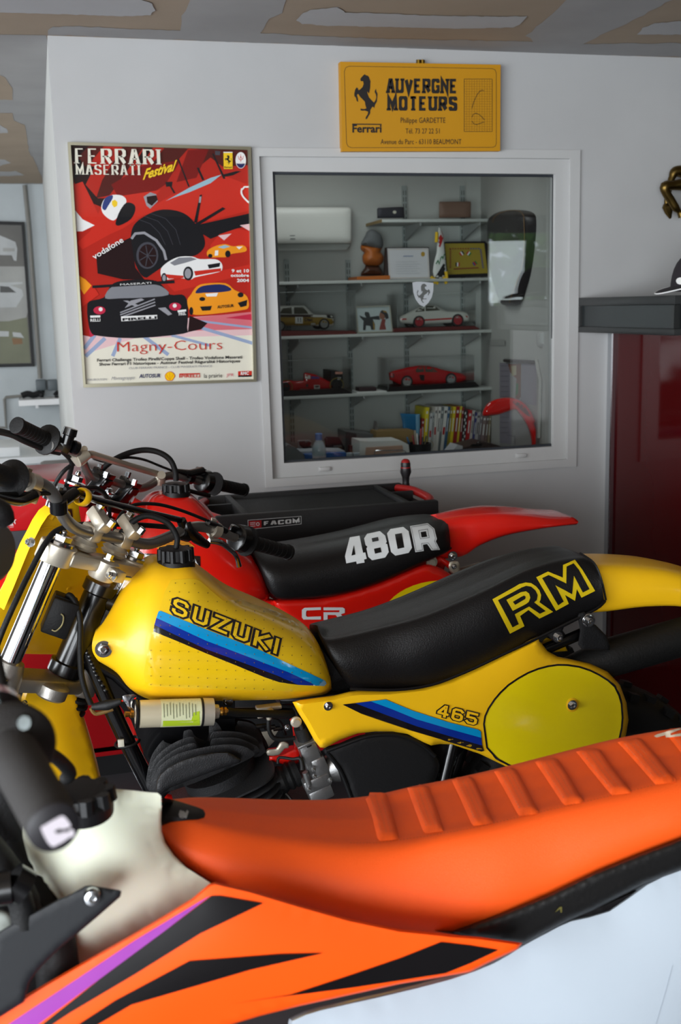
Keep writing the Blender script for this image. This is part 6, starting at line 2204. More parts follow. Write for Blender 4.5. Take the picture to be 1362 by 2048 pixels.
# engine: sunburst head fins parallel to the bike plane, cylinder fins across
finm = mat('fin_black', (26, 26, 28), 0.5, bump=0.35, scale=350)
CT = cT
face = CT([(205, 680), (212, 600), (235, 560), (290, 510), (380, 465), (500, 430), (610, 414), (680, 412), (720, 430), (775, 465), (765, 480), (700, 500), (560, 550), (400, 610), (300, 650), (235, 695)])
pillow('head_side_casting', face, MY - .135, finm, ry, depth=.008, rad=5, thick=.012, step=6)
fins = [([(195, 690), (190, 600), (215, 530), (260, 480), (350, 425), (500, 385), (660, 362), (770, 370), (830, 395), (858, 430), (800, 470), (600, 560), (400, 640)], .112),
        ([(180, 690), (175, 590), (200, 510), (250, 450), (330, 395), (420, 358), (465, 355), (482, 385), (520, 420), (600, 520), (400, 640)], .09),
        ([(165, 680), (160, 560), (185, 480), (230, 420), (300, 365), (400, 318), (450, 312), (470, 345), (560, 520), (400, 640)], .066),
        ([(575, 400), (570, 345), (590, 322), (680, 316), (760, 322), (850, 360), (885, 385), (880, 430), (700, 470)], .080),
        ([(565, 360), (575, 290), (600, 276), (700, 274), (780, 285), (850, 312), (890, 350), (895, 420), (700, 450)], .052),
        ([(385, 420), (388, 290), (400, 270), (440, 265), (470, 310), (560, 340), (640, 300), (640, 260), (600, 210), (560, 230), (548, 330), (450, 440)], .04),
        ([(150, 660), (150, 540), (180, 430), (240, 345), (258, 335), (275, 350), (420, 400), (560, 500), (300, 640)], .03),
        ([(240, 400), (250, 300), (330, 245), (390, 240), (430, 262), (560, 300), (720, 250), (745, 215), (760, 205), (850, 225), (900, 290), (915, 350), (900, 440), (500, 500)], .0),
        ([(235, 420), (260, 280), (350, 220), (520, 190), (760, 190), (860, 220), (915, 300), (925, 420), (500, 520)], -.04)]
for k, (f_, v) in enumerate(fins):
    pillow('cooling_fin', smooth_loop(CT(f_), 3), MY - v, finm, ry, depth=.0015, rad=3, thick=.004, step=8)
# cylinder fins
ca = (B(395, 1480, 0) - B(455, 1620, 0)).normalized()
fu = Vector((ca.z, 0, -ca.x)).normalized()
if fu.x < 0:
    fu = -fu
c0 = B(438, 1542, 0)
for k in range(8):
    c_ = c0 - ca * (0.013 + 0.0155 * k)
    b = MB()
    b.obox(c_ + fu * 0.006, fu, (0, 1, 0), ca, 0.215, 0.235, 0.004, 0.0015)
    vs = []
    n = 28
    poly = []
    for i in range(n):
        a = 2 * math.pi * i / n
        ex_ = 0.45
        poly.append((math.copysign(abs(math.cos(a)) ** ex_, math.cos(a)) * 0.106, math.copysign(abs(math.sin(a)) ** ex_, math.sin(a)) * 0.118))
    vs = [c_ + fu * p[0] + Vector((0, p[1], 0)) + ca * h for h in (-.002, .002) for p in poly]
    fs = [tuple(range(n - 1, -1, -1)), tuple(range(n, 2 * n))] + [(i, (i + 1) % n, (i + 1) % n + n, i + n) for i in range(n)]
    obj('cylinder_fin', vs, fs, finm, ry, smooth=True)
b = MB()
b.lathe(c0 - ca * 0.14, ca, [(0, .075), (.15, .075)], 24)
b.obox(c0 - ca * 0.22 + fu * 0.03, fu, (0, 1, 0), ca, 0.3, 0.2, 0.16, 0.03)
b.build('engine_block', blackm, ry)
# reservoir canister
p0, p1 = B(277, 1428, .135), B(402, 1424, .135)
d_ = (p1 - p0).normalized()
L_ = (p1 - p0).length
canm = mat('brushed_canister', (206, 196, 168), 0.35, metal=0.3)
b = MB()
b.lathe(p0, d_, [(0, .020), (.002, .0255), (L_, .0255), (L_ + .0005, .022)], 32)
b.build('reservoir_body', canm, ry)
b = MB()
b.lathe(p0 + d_ * 0.040, d_, [(0, .0258), (L_ - .042, .0258)], 32)
lbm = mat('green_white_label', (206, 208, 170), 0.3)
BV['canlabel'] = BVHTree.FromPolygons([tuple(v) for v in b.v], b.f)
b.build('label', lbm, ry)
ls = [([CT([(220, 205), (497, 200), (498, 234), (222, 241)])], 0, 0), ([CT([(220, 76), (226, 76), (228, 241), (222, 241)])], 0, 0), ([CT([(455, 150), (495, 140), (497, 210), (440, 205)])], 0, 0)]
for k in range(12):
    x = 236 + k * 21
    ls.append((stroke(CT([(x, 84 + (k % 3) * 6), (x + 3, 190 - (k % 4) * 8)]), 1.4), 1, 1))
drape('label_print', ls, ['canlabel'], [mat('label_green', (170, 196, 40), 0.35), mat('label_text', (120, 124, 96), 0.6)], ry, step=5, off=0.0004, gap=0.0003)
b = MB()
b.lathe(p1 - d_ * 0.001, d_, [(0, .0265), (.004, .0265)], 28)
b.lathe(p0 - d_ * 0.006, d_, [(0, .0265), (.004, .0265)], 28)
b.build('clamp_band', black, ry)
b = MB()
q_ = p1 + d_ * 0.003
b.lathe(q_, d_, [(0, .0262), (.020, .0255), (.021, .014), (.030, .013), (.031, .007), (.034, .007)], 28)
b.lathe(p0 - d_ * 0.004, -d_, [(0, .02), (.002, .018), (.003, .008)], 24)
b.build('end_cap', alu, ry)
brass = mat('brass_fitting', (176, 130, 60), 0.3, metal=1)
b = MB()
b.lathe(q_ + d_ * .030, d_, [(0, .006), (.004, .0085), (.008, .0085), (.009, .006), (.011, .008), (.015, .008), (.016, .005), (.02, .005)], 8)
b.lathe(B(268, 1428, .14), -d_, [(0, .007), (.006, .0075), (.007, .005), (.016, .006), (.018, .003)], 8)
b.build('brass_fitting', brass, ry)
b = MB()
b.tube([q_ + d_ * .045, B(480, 1426, .12), B(560, 1428, .08), B(620, 1428, .05)], 0.0075, 10, sm=4)
b.build('reservoir_hose', rubber, ry)
pillow('reservoir_bracket', smooth_loop(cL([(1112, 705), (1130, 682), (1225, 676), (1240, 700), (1205, 730), (1195, 790), (1215, 810), (1190, 826), (1165, 812), (1145, 760), (1120, 740)]), 2), MY - .13, steel, ry, depth=.001, rad=2, thick=.003, step=5)
# ignition pack on the steering head with wires
b = MB()
c_ = B(120, 1232, .06)
ex_, ez_ = Vector((ax.z, 0, -ax.x)), ax
b.obox(c_, ex_, (0, 1, 0), ez_, .05, .045, .07, .004)
b.obox(B(128, 1207, .05), ex_, (0, 1, 0), ez_, .045, .04, .03, .003)
b.build('ignition_pack', black, ry)
b = MB()
b.tube([B(122, 1228, .085), B(127, 1234, .088), B(124, 1250, .088), B(112, 1262, .088), B(104, 1260, .085)], .0014, 6, sm=4)
b.build('retaining_clip', mat('pale_wire', (200, 190, 140), 0.3, metal=.6), ry)
b = MB()
b.tube([B(132, 1205, .05), B(138, 1190, .06), B(150, 1205, .07), B(160, 1240, .08), B(160, 1300, .08), B(163, 1350, .08), B(172, 1385, .08), B(182, 1408, .08)], .0055, 10, sm=5)
b.build('wiring_loom', rubber, ry)
b = MB()
b.tube([B(185, 1414, .1), B(215, 1410, .11), B(243, 1402, .12)], [.006, .010, .005], 10, sm=4)
b.build('connector_sleeve', rubber, ry)
b = MB()
b.tube([B(243, 1402, .12), B(256, 1400, .125), B(272, 1396, .13)], .0016, 6)
b.build('red_wires', redp, ry)
b = MB()
b.tube([B(182, 1416, .1), B(190, 1427, .1), B(205, 1425, .1), B(226, 1418, .1)], .004, 8, sm=3)
b.build('brown_wire_end', mat('brown_sleeve', (112, 84, 40), .5), ry)
b = MB()
b.torus(B(255, 1484, 0), (fu * -0.35 + Vector((0.2, 0, 1))), .024, .003, 24, 6)
b.build('cable_tie', black, ry)
b = MB()
b.obox(B(242, 1486, .022), (1, 0, 0), (0, 1, 0), (0, 0, 1), .012, .006, .015, .001)
b.build('cable_tie_head', mat('tie_white', (200, 196, 180), .5), ry)
# fuel tap, plug, carburettor
b = MB()
c_ = B(537, 1414, .06)
b.obox(c_, (1, 0, 0), (0, 1, 0), (0, 0, 1), .05, .02, .008, .002)
b.lathe(c_ + Vector((0, -.012, -.006)), (0, -1, 0), [(0, .009), (.01, .008)], 14)
b.obox(c_ + Vector((-.012, -.022, -.008)), (1, 0, 0.1), (0, 1, 0), (0, 0, 1), .03, .005, .007, .002)
b.lathe(c_ + Vector((0, 0, -.006)), (0, 0, -1), [(0, .007), (.02, .005)], 12)
b.build('fuel_tap', alu, ry)
b = MB()
b.tube([c_ + Vector((0, 0, -.02)), B(538, 1460, .06), B(552, 1478, .06), B(590, 1476, .06)], .0045, 10, sm=4)
b.tube([B(545, 1440, .03), B(560, 1445, .03), B(570, 1470, .03)], .004, 8, sm=3)
b.build('fuel_hose', rubber, ry)
for (x, y, lab) in ((455, 1403, 0), (420, 1403, 0)):
    b = MB()
    b.lathe(B(x, y, .09), (0, -1, .1), [(0, .010), (.004, .010), (.004, .006), (.007, .005)], 14)
    b.build('bracket_bolt', steel, ry)
CF = cF
b = MB()
cc_ = W(*CF([(420, 520)])[0], MY - .09)
tilt = Vector((-0.30, 0, .95)).normalized()
tx_ = Vector((tilt.z, 0, -tilt.x))
b.obox(W(*CF([(405, 430)])[0], MY - .07), tx_, (0, 1, 0), tilt, .036, .05, .075, .004)
b.obox(W(*CF([(470, 520)])[0], MY - .07), tx_, (0, 1, 0), tilt, .03, .055, .06, .005)
b.obox(W(*CF([(440, 600)])[0], MY - .07), tx_, (0, 1, 0), tilt, .055, .06, .028, .004)
b.obox(W(*CF([(470, 680)])[0], MY - .07), tx_, (0, 1, 0), tilt, .05, .05, .03, .005)
b.lathe(W(*CF([(540, 540)])[0], MY - .07), tx_, [(-.01, .024), (.012, .032), (.014, .030)], 20)
for (x, y) in ((430, 540), (545, 612), (400, 675), (437, 585)):
    b.bolt(W(*CF([(x, y)])[0], MY - .105), (0, -1, 0), .0035, .005)
b.obox(W(*CF([(375, 345)])[0], MY - .08), tx_, (0, 1, 0), tilt, .04, .045, .006, .001)
b.lathe(W(*CF([(375, 560)])[0], MY - .1), (0.25, 0, -1), [(0, .006), (.03, .0055)], 12)
b.build('carburettor', mat('pot_metal', (150, 150, 150), .35, metal=.85, bump=.2, scale=200), ry)
b = MB()
b.lathe(W(*CF([(370, 310)])[0], MY - .08), tilt, [(-.02, .016), (.02, .016), (.022, .01)], 16)
b.tube([W(*CF([(362, 300)])[0], MY - .09), W(*CF([(345, 220)])[0], MY - .09), W(*CF([(330, 190)])[0], MY - .08), W(*CF([(300, 120)])[0], MY - .06)], [.006, .004, .003, .003], 10, sm=3)
b.tube([W(*CF([(360, 545)])[0], MY - .11), W(*CF([(345, 470)])[0], MY - .1), W(*CF([(290, 470)])[0], MY - .09), W(*CF([(200, 460)])[0], MY - .07), W(*CF([(190, 500)])[0], MY - .07)], [.006, .004, .003, .003, .003], 10, sm=4)
b.build('carburettor_top_and_cables', rubber, ry)
b = MB()
b.lathe(W(*CF([(330, 560)])[0], MY - .05), -tx_, [(0, .026), (.01, .028), (.014, .024), (.02, .029), (.028, .024), (.036, .029), (.05, .026)], 20)
b.build('inlet_rubber', rubber, ry)
b = MB()
b.lathe(W(*CF([(312, 215)])[0], MY - .10), (0, -1, 0), [(0, .011), (.004, .011), (.005, .008), (.009, .007)], 18)
b.build('spring_mount_bolt', alu, ry)
pillow('red_shock_mount', CF([(270, 200), (300, 180), (330, 190), (345, 260), (320, 330), (340, 420), (330, 500), (240, 510), (130, 480), (130, 450), (220, 440), (300, 400), (290, 260)]), MY - .03, redp, ry, depth=.004, rad=5, thick=.02, step=6)
pillow('clutch_arm', smooth_loop(CF([(115, 405), (175, 398), (200, 360), (230, 348), (262, 365), (262, 395), (235, 400), (200, 440), (120, 446)]), 2), MY - .06, alu, ry, depth=.006, rad=5, thick=.01, step=5)
b = MB()
b.tube([W(*CF([(150, 600)])[0], MY - .06), W(*CF([(255, 720)])[0], MY - .06), W(*CF([(300, 780)])[0], MY - .06)], .004, 8)
b.build('linkage_rod', steel, ry)
b = MB()
for k in range(3):
    b.tube([W(*CF([(40 + 60 * k, 250 + 8 * k)])[0], MY - .03), W(*CF([(110 + 60 * k, 242 + 8 * k)])[0], MY - .03)], .005, 8)
b.build('frame_fittings', blackg, ry)
b = MB()
b.bolt(W(*CF([(250, 255)])[0], MY - .05), (0, -1, 0), .004, .004)
b.build('small_bolt', steel, ry)

# ---- steering assembly, turned away from the camera
a_ = ax
gl, gr_ = W(20, 957, 1.85), W(578, 1105, 2.44)
dB = (gr_ - gl).normalized()
fw = a_.cross(dB).normalized()
if fw.x > 0:
    fw = -fw
p1f = W(112, 1105, 1.99)
p2f = p1f + dB * 0.205
mid = (p1f + p2f) / 2
lowd = 0.238


def clampring(b, p, r, h):
    b.lathe(p - a_ * h / 2, a_, [(0, r * .96), (.002, r), (h - .002, r), (h, r * .95), (h, .02)], 28)


b = MB()
for p in (p1f, p2f):
    clampring(b, p, .034, .036)
b.obox(mid + dB * 0 - fw * 0.012, dB, fw, a_, .19, .05, .026, .006)
b.lathe(mid - fw * .03 - a_ * .025, a_, [(0, .022), (.004, .025), (.035, .025), (.038, .02)], 24)
b.obox(mid - fw * .06 - a_ * .004, dB, fw, a_, .028, .03, .022, .004)
tc_ = b.build('top_clamp', alu, ry)
b = MB()
b.tube([mid - fw * .068 - dB * .03 - a_ * .004, mid - fw * .068 + dB * .034 - a_ * .004], .0045, 10)
b.bolt(mid - fw * .068 - dB * .014 - a_ * .004, -dB, .0065, .008)
b.lathe(mid - fw * .03 + a_ * .013, a_, [(0, .012), (.003, .012), (.003, .008), (.012, .008)], 6)
for p in (p1f, p2f):
    b.lathe(p + a_ * .018, a_, [(0, .027), (.005, .026), (.006, .022)], 24)
    b.lathe(p + a_ * .024, a_, [(0, .018), (.010, .018), (.011, .015)], 6)
    b.lathe(p + a_ * .034, a_, [(0, .004), (.003, .006), (.006, .006), (.009, .003)], 10)
b.build('fork_cap', steel, ry)
for p, nme in ((p1f, 'near'), (p2f, 'far')):
    b = MB()
    b.tube([p - a_ * .015, p - a_ * (lowd - .01)], .0195, 28)
    b.build('fork_tube', chrome, ry)
b = MB()
lc = mid - a_ * lowd
for s_ in (-1, 1):
    p = lc + dB * .1025 * s_
    b.lathe(p - a_ * .03, a_, [(0, .033), (.004, .036), (.03, .034), (.055, .027), (.056, .02)], 24)
b.obox(lc - a_ * .012, dB, fw, a_, .19, .06, .03, .008)
b.lathe(lc - fw * .03 - a_ * .03, a_, [(0, .026), (.004, .030), (.024, .030), (.028, .024)], 24)
b.obox(lc - dB * .135 - a_ * .008, dB, fw, a_, .03, .02, .03, .005)
b.build('lower_clamp', mat('raw_cast_aluminium', (160, 156, 150), .42, metal=.8, bump=.5, scale=80, vary=.1), ry)
b = MB()
b.bolt(lc - dB * .128 - fw * .028 - a_ * .002, -fw, .004, .005)
b.bolt(lc - dB * .07 - fw * .04 - a_ * .04, -fw, .005, .006)
b.build('pinch_bolt', steel, ry)
for s_ in (-1, 1):
    p = lc + dB * .1025 * s_ - a_ * .034
    b = MB()
    pr = []
    for k in range(16):
        h = k * .013
        pr += [(h, .026), (h + .004, .034), (h + .009, .034)]
    b.lathe(p, -a_, pr, 22)
    b.build('fork_gaiter', rubber, ry)
    b = MB()
    b.tube([p - a_ * .2, p - a_ * .46], .027, 20)
    b.build('fork_slider', blackm, ry)
# bar mounts and handlebar
for s_ in (-1, 1):
    q = mid + dB * .043 * s_ + a_ * .016
    b = MB()
    b.lathe(q, a_, [(0, .02), (.006, .026), (.010, .022), (.014, .026), (.018, .021), (.022, .019)], 22)
    b.obox(q + a_ * .036 - fw * .006, dB, fw, a_, .030, .036, .030, .006)
    b.obox(q + a_ * .064 - fw * .012, dB, (fw + a_ * .45).normalized(), (a_ - fw * .45).normalized(), .030, .05, .024, .005)
    b.build('bar_mount', alu, ry)
    b = MB()
    for u_ in (-.028, .012):
        b.lathe(q + a_ * (.074 + u_ * .4) + fw * u_ - fw * .01, (a_ - fw * .3).normalized(), [(0, .0075), (.012, .0075), (.013, .006)], 6)
    b.build('mount_bolts', steel, ry)
bar = [(40, 962, 1.865), (73, 965, 1.895), (95, 976, 1.915), (112, 998, 1.93), (124, 1028, 1.95), (146, 1053, 1.98), (176, 1065, 2.01), (220, 1073, 2.05), (257, 1081, 2.09), (294, 1088, 2.135), (330, 1077, 2.18), (367, 1060, 2.225), (396, 1053, 2.26), (426, 1059, 2.29), (466, 1073, 2.33), (500, 1084, 2.36)]
b = MB()
b.tube([W(*p) for p in bar], .0112, 16, sm=4)
b.build('handlebar', greysteel, ry)
b = MB()
b.tube([W(150, 985, 1.96), W(190, 1000, 2.0), W(290, 1024, 2.13), W(360, 1040, 2.22)], .0065, 12)
b.build('cross_brace', blackg, ry)
for q, e in (((120, 1005, 1.935), (152, 985, 1.96)), ((371, 1062, 2.225), (362, 1040, 2.215))):
    b = MB()
    b.lathe(W(*q) - a_ * .006 - dB * 0, (a_ * .8 - dB * .5 if q[0] < 200 else dB), [(-.012, .0155), (.012, .0155)], 18)
    b.tube([W(*q), W(*e)], [.012, .010], 12)
    b.build('brace_clamp', blackg, ry)
b = MB()
b.torus(W(165, 994, 1.97), (W(190, 1000, 2.0) - W(150, 985, 1.96)), .014, .003, 24, 8, 3.0)
b.build('plate_strap', yel, ry)
# near (left) grip seen end on, throttle side far
b = MB()
e0 = W(22, 957, 1.85)
dn = (W(40, 962, 1.865) - W(-40, 935, 1.77)).normalized()
b.lathe(e0, -dn, [(-.006, .030), (-.002, .0325), (0, .031), (.006, .022), (.012, .0175), (.10, .0165), (.105, .018), (.108, .017), (.109, .005)], 32)
b.build('grip', rubber, ry)
b = MB()
q = W(62, 965, 1.885)
b.lathe(q, dn, [(-.012, .017), (.012, .017)], 22)
b.obox(q + Vector((0.0, 0, -.022)) - fw * .004, dn, fw, a_, .018, .016, .022, .003)
b.obox(q + Vector((-.004, 0, .02)), dn, fw, a_, .014, .012, .012, .002)
b.build('lever_perch', alu, ry)
b = MB()
b.tube([W(68, 990, 1.87), W(40, 1002, 1.84), W(10, 998, 1.80), W(-30, 985, 1.76)], [.010, .009, .007, .006], 10, sm=4)
b.build('clutch_lever', blackg, ry)
gp = grip(ry, W(492, 1082, 2.355), W(578, 1105, 2.44), .0165, .034)
b = MB()
q = W(478, 1076, 2.34)
dg = (W(578, 1105, 2.44) - W(492, 1082, 2.355)).normalized()
b.lathe(q - dg * .012, dg, [(0, .02), (.003, .029), (.024, .031), (.026, .024)], 26)
b.obox(q - dg * .012 + Vector((0, 0, .016)), dg, (0, 1, 0), dg.cross(Vector((0, 1, 0))), .035, .024, .02, .005)
b.tube([W(452, 1062, 2.30), W(430, 1050, 2.28), W(415, 1045, 2.26)], .007, 10)
b.build('throttle_housing', blackg, ry)
b = MB()
b.lathe(W(430, 1060, 2.29), dg, [(-.011, .0165), (.009, .0165)], 20)
b.obox(W(428, 1044, 2.285), dg, (0, 1, 0), (0, 0, 1), .016, .012, .016, .002)
b.obox(W(423, 1076, 2.285), dg, (0, 1, 0), (0, 0, 1), .016, .014, .016, .002)
b.build('lever_perch', alu, ry)
b = MB()
b.tube([W(418, 1082, 2.27), W(438, 1084, 2.28), W(455, 1095, 2.30), W(472, 1112, 2.32), W(478, 1132, 2.33)], [.006, .007, .006, .005, .0065], 10, sm=4)
b.build('brake_lever', steel, ry)
b = MB()
b.tube([W(372, 1045, 2.22), W(378, 1062, 2.22), W(395, 1078, 2.24), W(415, 1090, 2.26)], [.010, .012, .012, .008], 10, sm=3)
b.build('lever_guard', blackg, ry)
b = MB()
b.tube([W(412, 1040, 2.26), W(360, 1020, 2.2), W(310, 1008, 2.15), (W(262, 1012, 2.12)), W(235, 1040, 2.1), W(222, 1090, 2.08)], .0035, 8, sm=5)
b.tube([W(-40, 990, 1.76), W(130, 985, 1.95), W(190, 975, 2.03), W(215, 1000, 2.08), W(220, 1060, 2.12), W(215, 1120, 2.14)], .004, 8, sm=5)
b.tube([W(345, 1055, 2.19), W(280, 1050, 2.14), W(180, 1048, 2.08), W(120, 1058, 2.0), W(92, 1085, 1.96), W(62, 1140, 1.93), W(35, 1195, 1.9), W(5, 1262, 1.88), W(-20, 1330, 1.87)], .0052, 10, sm=5)
b.build('control_cables', rubber, ry)
b = MB()
b.tube([p1f - a_ * .02 + dB * .024, p1f - a_ * .225 + dB * .024], .0025, 8)
b.build('fork_side_cable', rubber, ry)
# number plate in front of the forks (its back is seen)
pp_ = mid + fw * 0.085
npn = (-fw).normalized()
plate = cN([(560, 560), (640, 600), (700, 640), (780, 545), (860, 505), (975, 540), (985, 640), (1000, 720), (1010, 800), (1200, 820), (1420, 900), (1500, 1250), (1400, 2100), (1050, 2420), (540, 2410), (0, 2400), (-200, 2380), (-100, 1800), (60, 1500), (160, 1250), (250, 1030), (330, 880), (400, 740), (480, 620)])
pillow('number_plate', plate, 0, yel, ry, depth=.004, rad=10, thick=.0, step=16, plane=(pp_, npn), keep='nplate')
b = MB()
edge = [WP(x, y, pp_, npn) for x, y in cN([(560, 560), (480, 620), (400, 740), (330, 880), (250, 1030), (160, 1250), (60, 1500), (-60, 1780)])]
vs = []
for p in edge:
    vs += [p, p + npn * .03 - dB * .004]
b.add(vs, [(2 * i, 2 * i + 2, 2 * i + 3, 2 * i + 1) for i in range(len(edge) - 1)])
b.build('plate_side_flange', yel, ry)
b = MB()
for (x, y) in ((290, 1505), (832, 1588)):
    b.lathe(WP(*cN([(x, y)])[0], pp_, npn) + npn * .003, npn, [(0, .0045), (.002, .004)], 14)
b.tube([WP(*cN([q])[0], pp_, npn) + npn * .003 for q in ((330, 1000), (400, 910), (500, 845), (600, 825), (780, 840))], .003, 8, sm=4)
b.tube([WP(*cN([q])[0], pp_, npn) + npn * .004 for q in ((605, 720), (640, 660))], .006, 8)
b.build('moulded_bosses', yel, ry)
b = MB()
b.bolt(p1f - dB * .03 + fw * .035, -dB, .006, .008)
b.build('plate_bolt', steel, ry)
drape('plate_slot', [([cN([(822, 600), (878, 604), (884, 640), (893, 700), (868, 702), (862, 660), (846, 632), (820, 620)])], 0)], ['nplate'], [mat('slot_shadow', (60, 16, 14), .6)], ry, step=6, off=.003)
# front mudguard
mg = smooth_loop([(55, 1364), (100, 1368), (150, 1370), (158, 1385), (164, 1420), (178, 1465), (192, 1515), (204, 1570), (200, 1600), (120, 1610), (96, 1580), (88, 1545), (66, 1490), (50, 1440), (42, 1405), (48, 1380)], 3)
pillow('front_mudguard', mg, MY - .03, yel, ry, depth=.03, rad=24, thick=.012, step=9, dome=.03, yfn=lambda x, y: MY - .03 + (x - 60) * .0006)
b = MB()
fwx = Vector((fw.x, fw.y, 0)).normalized()
# wheels
axf = mid - a_ * .76 + fw * .03
wheel(ry, (axf.x, axf.y, .35), .35, MY, .075)
rwx = 1.10
wheel(ry, (rwx, MY, .335), .335, MY, .12)
b = MB()
for s_ in (-1, 1):
    b.tube([(rwx, MY + s_ * .10, .335), (.62, MY + s_ * .10, .42)], .018, 10)
b.build('swingarm', alu, ry)
b = MB()
for s_ in (-1, 1):
    p = lc + dB * .1025 * s_ - a_ * .49
    b.tube([p, Vector((axf.x, axf.y, .35)) + dB * .1 * s_], .024, 14)
b.build('fork_ends', blackm, ry)

# ================================================================== RED MOTORCYCLE (back)
MC = 2.86
C_ = bp(MC)
rm = thing('red_motorcycle', 'red motocross motorcycle lettered 480R with black seat, standing farthest back', 'motorcycle', (0.7, MC, 0))
loft('fuel_tank', MC, [
    [(255, 1130, .04), (250, 1110, .10), (255, 1080, .10), (270, 1040, .07), (290, 1010, .03), (296, 1004, 0)],
    [(300, 1160, .04), (296, 1150, .12), (294, 1090, .125), (300, 1035, .10), (306, 998, .05), (306, 990, 0)],
    [(345, 1190, .04), (342, 1180, .12), (340, 1110, .135), (338, 1045, .11), (336, 995, .06), (330, 983, 0)],
    [(400, 1200, .04), (398, 1190, .12), (395, 1120, .138), (388, 1050, .115), (380, 998, .06), (370, 984, 0)],
    [(445, 1204, .04), (443, 1196, .12), (438, 1130, .138), (428, 1070, .115), (414, 1022, .065), (400, 1004, 0)],
    [(490, 1206, .04), (490, 1198, .12), (484, 1150, .132), (474, 1105, .11), (458, 1068, .06), (440, 1046, 0)],
    [(528, 1206, .04), (530, 1196, .10), (527, 1172, .115), (518, 1140, .10), (500, 1108, .05), (480, 1082, 0)],
    [(538, 1200, .03), (539, 1192, .07), (537, 1176, .08), (530, 1155, .06), (515, 1130, .03), (496, 1105, 0)]],
    redp, rm, keep='rtank')
cseat = loft('seat', MC, [
    [(520, 1150, .04), (518, 1140, .06), (508, 1110, .06), (500, 1068, -.055)],
    [(552, 1196, .08), (548, 1188, .11), (534, 1140, .115), (512, 1061, -.055)],
    [(610, 1197, .09), (608, 1191, .12), (596, 1140, .125), (570, 1050, -.055)],
    [(690, 1186, .09), (688, 1180, .12), (676, 1125, .125), (646, 1037, -.055)],
    [(760, 1164, .09), (758, 1158, .12), (748, 1105, .125), (718, 1024, -.055)],
    [(830, 1134, .09), (828, 1128, .12), (822, 1080, .122), (790, 1013, -.055)],
    [(880, 1110, .08), (880, 1106, .11), (878, 1068, .11), (845, 1010, -.055)],
    [(900, 1100, .07), (901, 1096, .09), (899, 1066, .09), (866, 1016, -.055)]],
    vinyl, rm, keep='rseat')
P4 = c4
b4 = [P4([(108, 400), (162, 196), (268, 178), (305, 362), (330, 358), (344, 424), (316, 432), (320, 464), (236, 480), (230, 452), (122, 474)])]
b8 = [P4([(318, 208), (350, 158), (490, 128), (548, 178), (565, 244), (552, 262), (570, 268), (584, 352), (545, 408), (402, 438), (360, 402), (342, 316), (354, 298), (334, 280)])]
b0_ = [P4([(568, 154), (604, 106), (744, 82), (802, 128), (836, 302), (800, 358), (655, 388), (608, 348)])]
bR = [P4([(818, 74), (1010, 42), (1080, 100), (1106, 208), (1094, 234), (1140, 322), (1048, 330), (1000, 262), (954, 270), (964, 336), (872, 350)])]
h4 = [P4([(206, 282), (222, 382), (178, 394)])]
h8 = [P4([(400, 208), (470, 194), (478, 234), (408, 248)]), P4([(424, 320), (496, 304), (506, 352), (434, 370)])]
h0 = [P4([(654, 164), (728, 152), (752, 302), (680, 318)])]
hR = [P4([(932, 140), (990, 132), (1000, 186), (940, 194)])]
rl_ = P4([(832, 88), (1006, 58), (1066, 108), (1088, 206), (1078, 232), (1120, 314), (1056, 318), (1010, 250), (938, 256), (948, 326), (880, 336)])
rl2 = P4([(910, 126), (1006, 110), (1022, 196), (926, 210)])
drape('seat_lettering', [(b4 + b8 + b0_ + bR, 0, 0), (h4 + h8 + h0 + hR, 1, 1), (stroke(rl_, .7, True) + stroke(rl2, .7, True), 1, 2)], ['rseat'], [decw, vinyl], rm, step=5, off=0.002, gap=0.0007)
b = MB()
b.tube([C_(548, 1192, .118), C_(608, 1193, .124), C_(690, 1182, .124), C_(760, 1160, .124), C_(830, 1130, .124), C_(882, 1108, .112), C_(902, 1096, .09)], 0.003, 6, sm=3)
b.build('seat_piping', vinyl, rm)
loft('rear_mudguard', MC, [
    [(870, 1120, .05), (872, 1112, .07), (880, 1080, .07), (880, 1050, .06), (872, 1028, 0)],
    [(925, 1112, .06), (925, 1108, .075), (925, 1070, .075), (918, 1040, .06), (905, 1022, 0)],
    [(960, 1091, .065), (960, 1087, .085), (960, 1060, .083), (952, 1034, .065), (935, 1017, 0)],
    [(1010, 1072, .07), (1010, 1068, .092), (1008, 1048, .088), (998, 1028, .068), (980, 1013, 0)],
    [(1070, 1060, .07), (1070, 1057, .095), (1066, 1044, .09), (1054, 1030, .07), (1034, 1015, 0)],
    [(1120, 1053, .07), (1120, 1051, .092), (1116, 1044, .088), (1104, 1034, .068), (1086, 1022, 0)],
    [(1152, 1050, .06), (1155, 1047, .08), (1156, 1042, .075), (1145, 1034, .06), (1125, 1026, 0)]],
    redp, rm, keep='rguard')
sp2 = [(545, 1204), (560, 1200), (610, 1197), (640, 1196), (690, 1186), (760, 1164), (830, 1134), (862, 1128), (905, 1150), (916, 1165), (940, 1200), (950, 1250), (900, 1290), (800, 1300), (700, 1270), (640, 1262), (600, 1256), (570, 1240)]
pillow('side_panel', smooth_loop(sp2, 2), MC - .105, redp, rm, depth=.02, rad=18, thick=.006, step=9, keep='rside')
drape('number_oval', [([ell(868, 1228, 105, 66, 40, rot=-.15)], 0)], ['rside'], [yel2], rm, step=8, off=.0012)
LC = cC([(640, 880), (722, 877), (722, 890), (652, 893), (648, 900), (648, 920), (655, 925), (722, 922), (722, 938), (636, 938), (628, 928), (628, 890)])
LR = cC([(735, 878), (830, 878), (840, 885), (840, 905), (820, 912), (845, 940), (815, 940), (795, 915), (755, 915), (755, 940), (735, 940), (735, 902), (812, 902), (815, 892), (735, 892)])
drape('panel_lettering', [([LC, LR], 0)], ['rside'], [decw], rm, step=6, off=.0014)
b = MB()
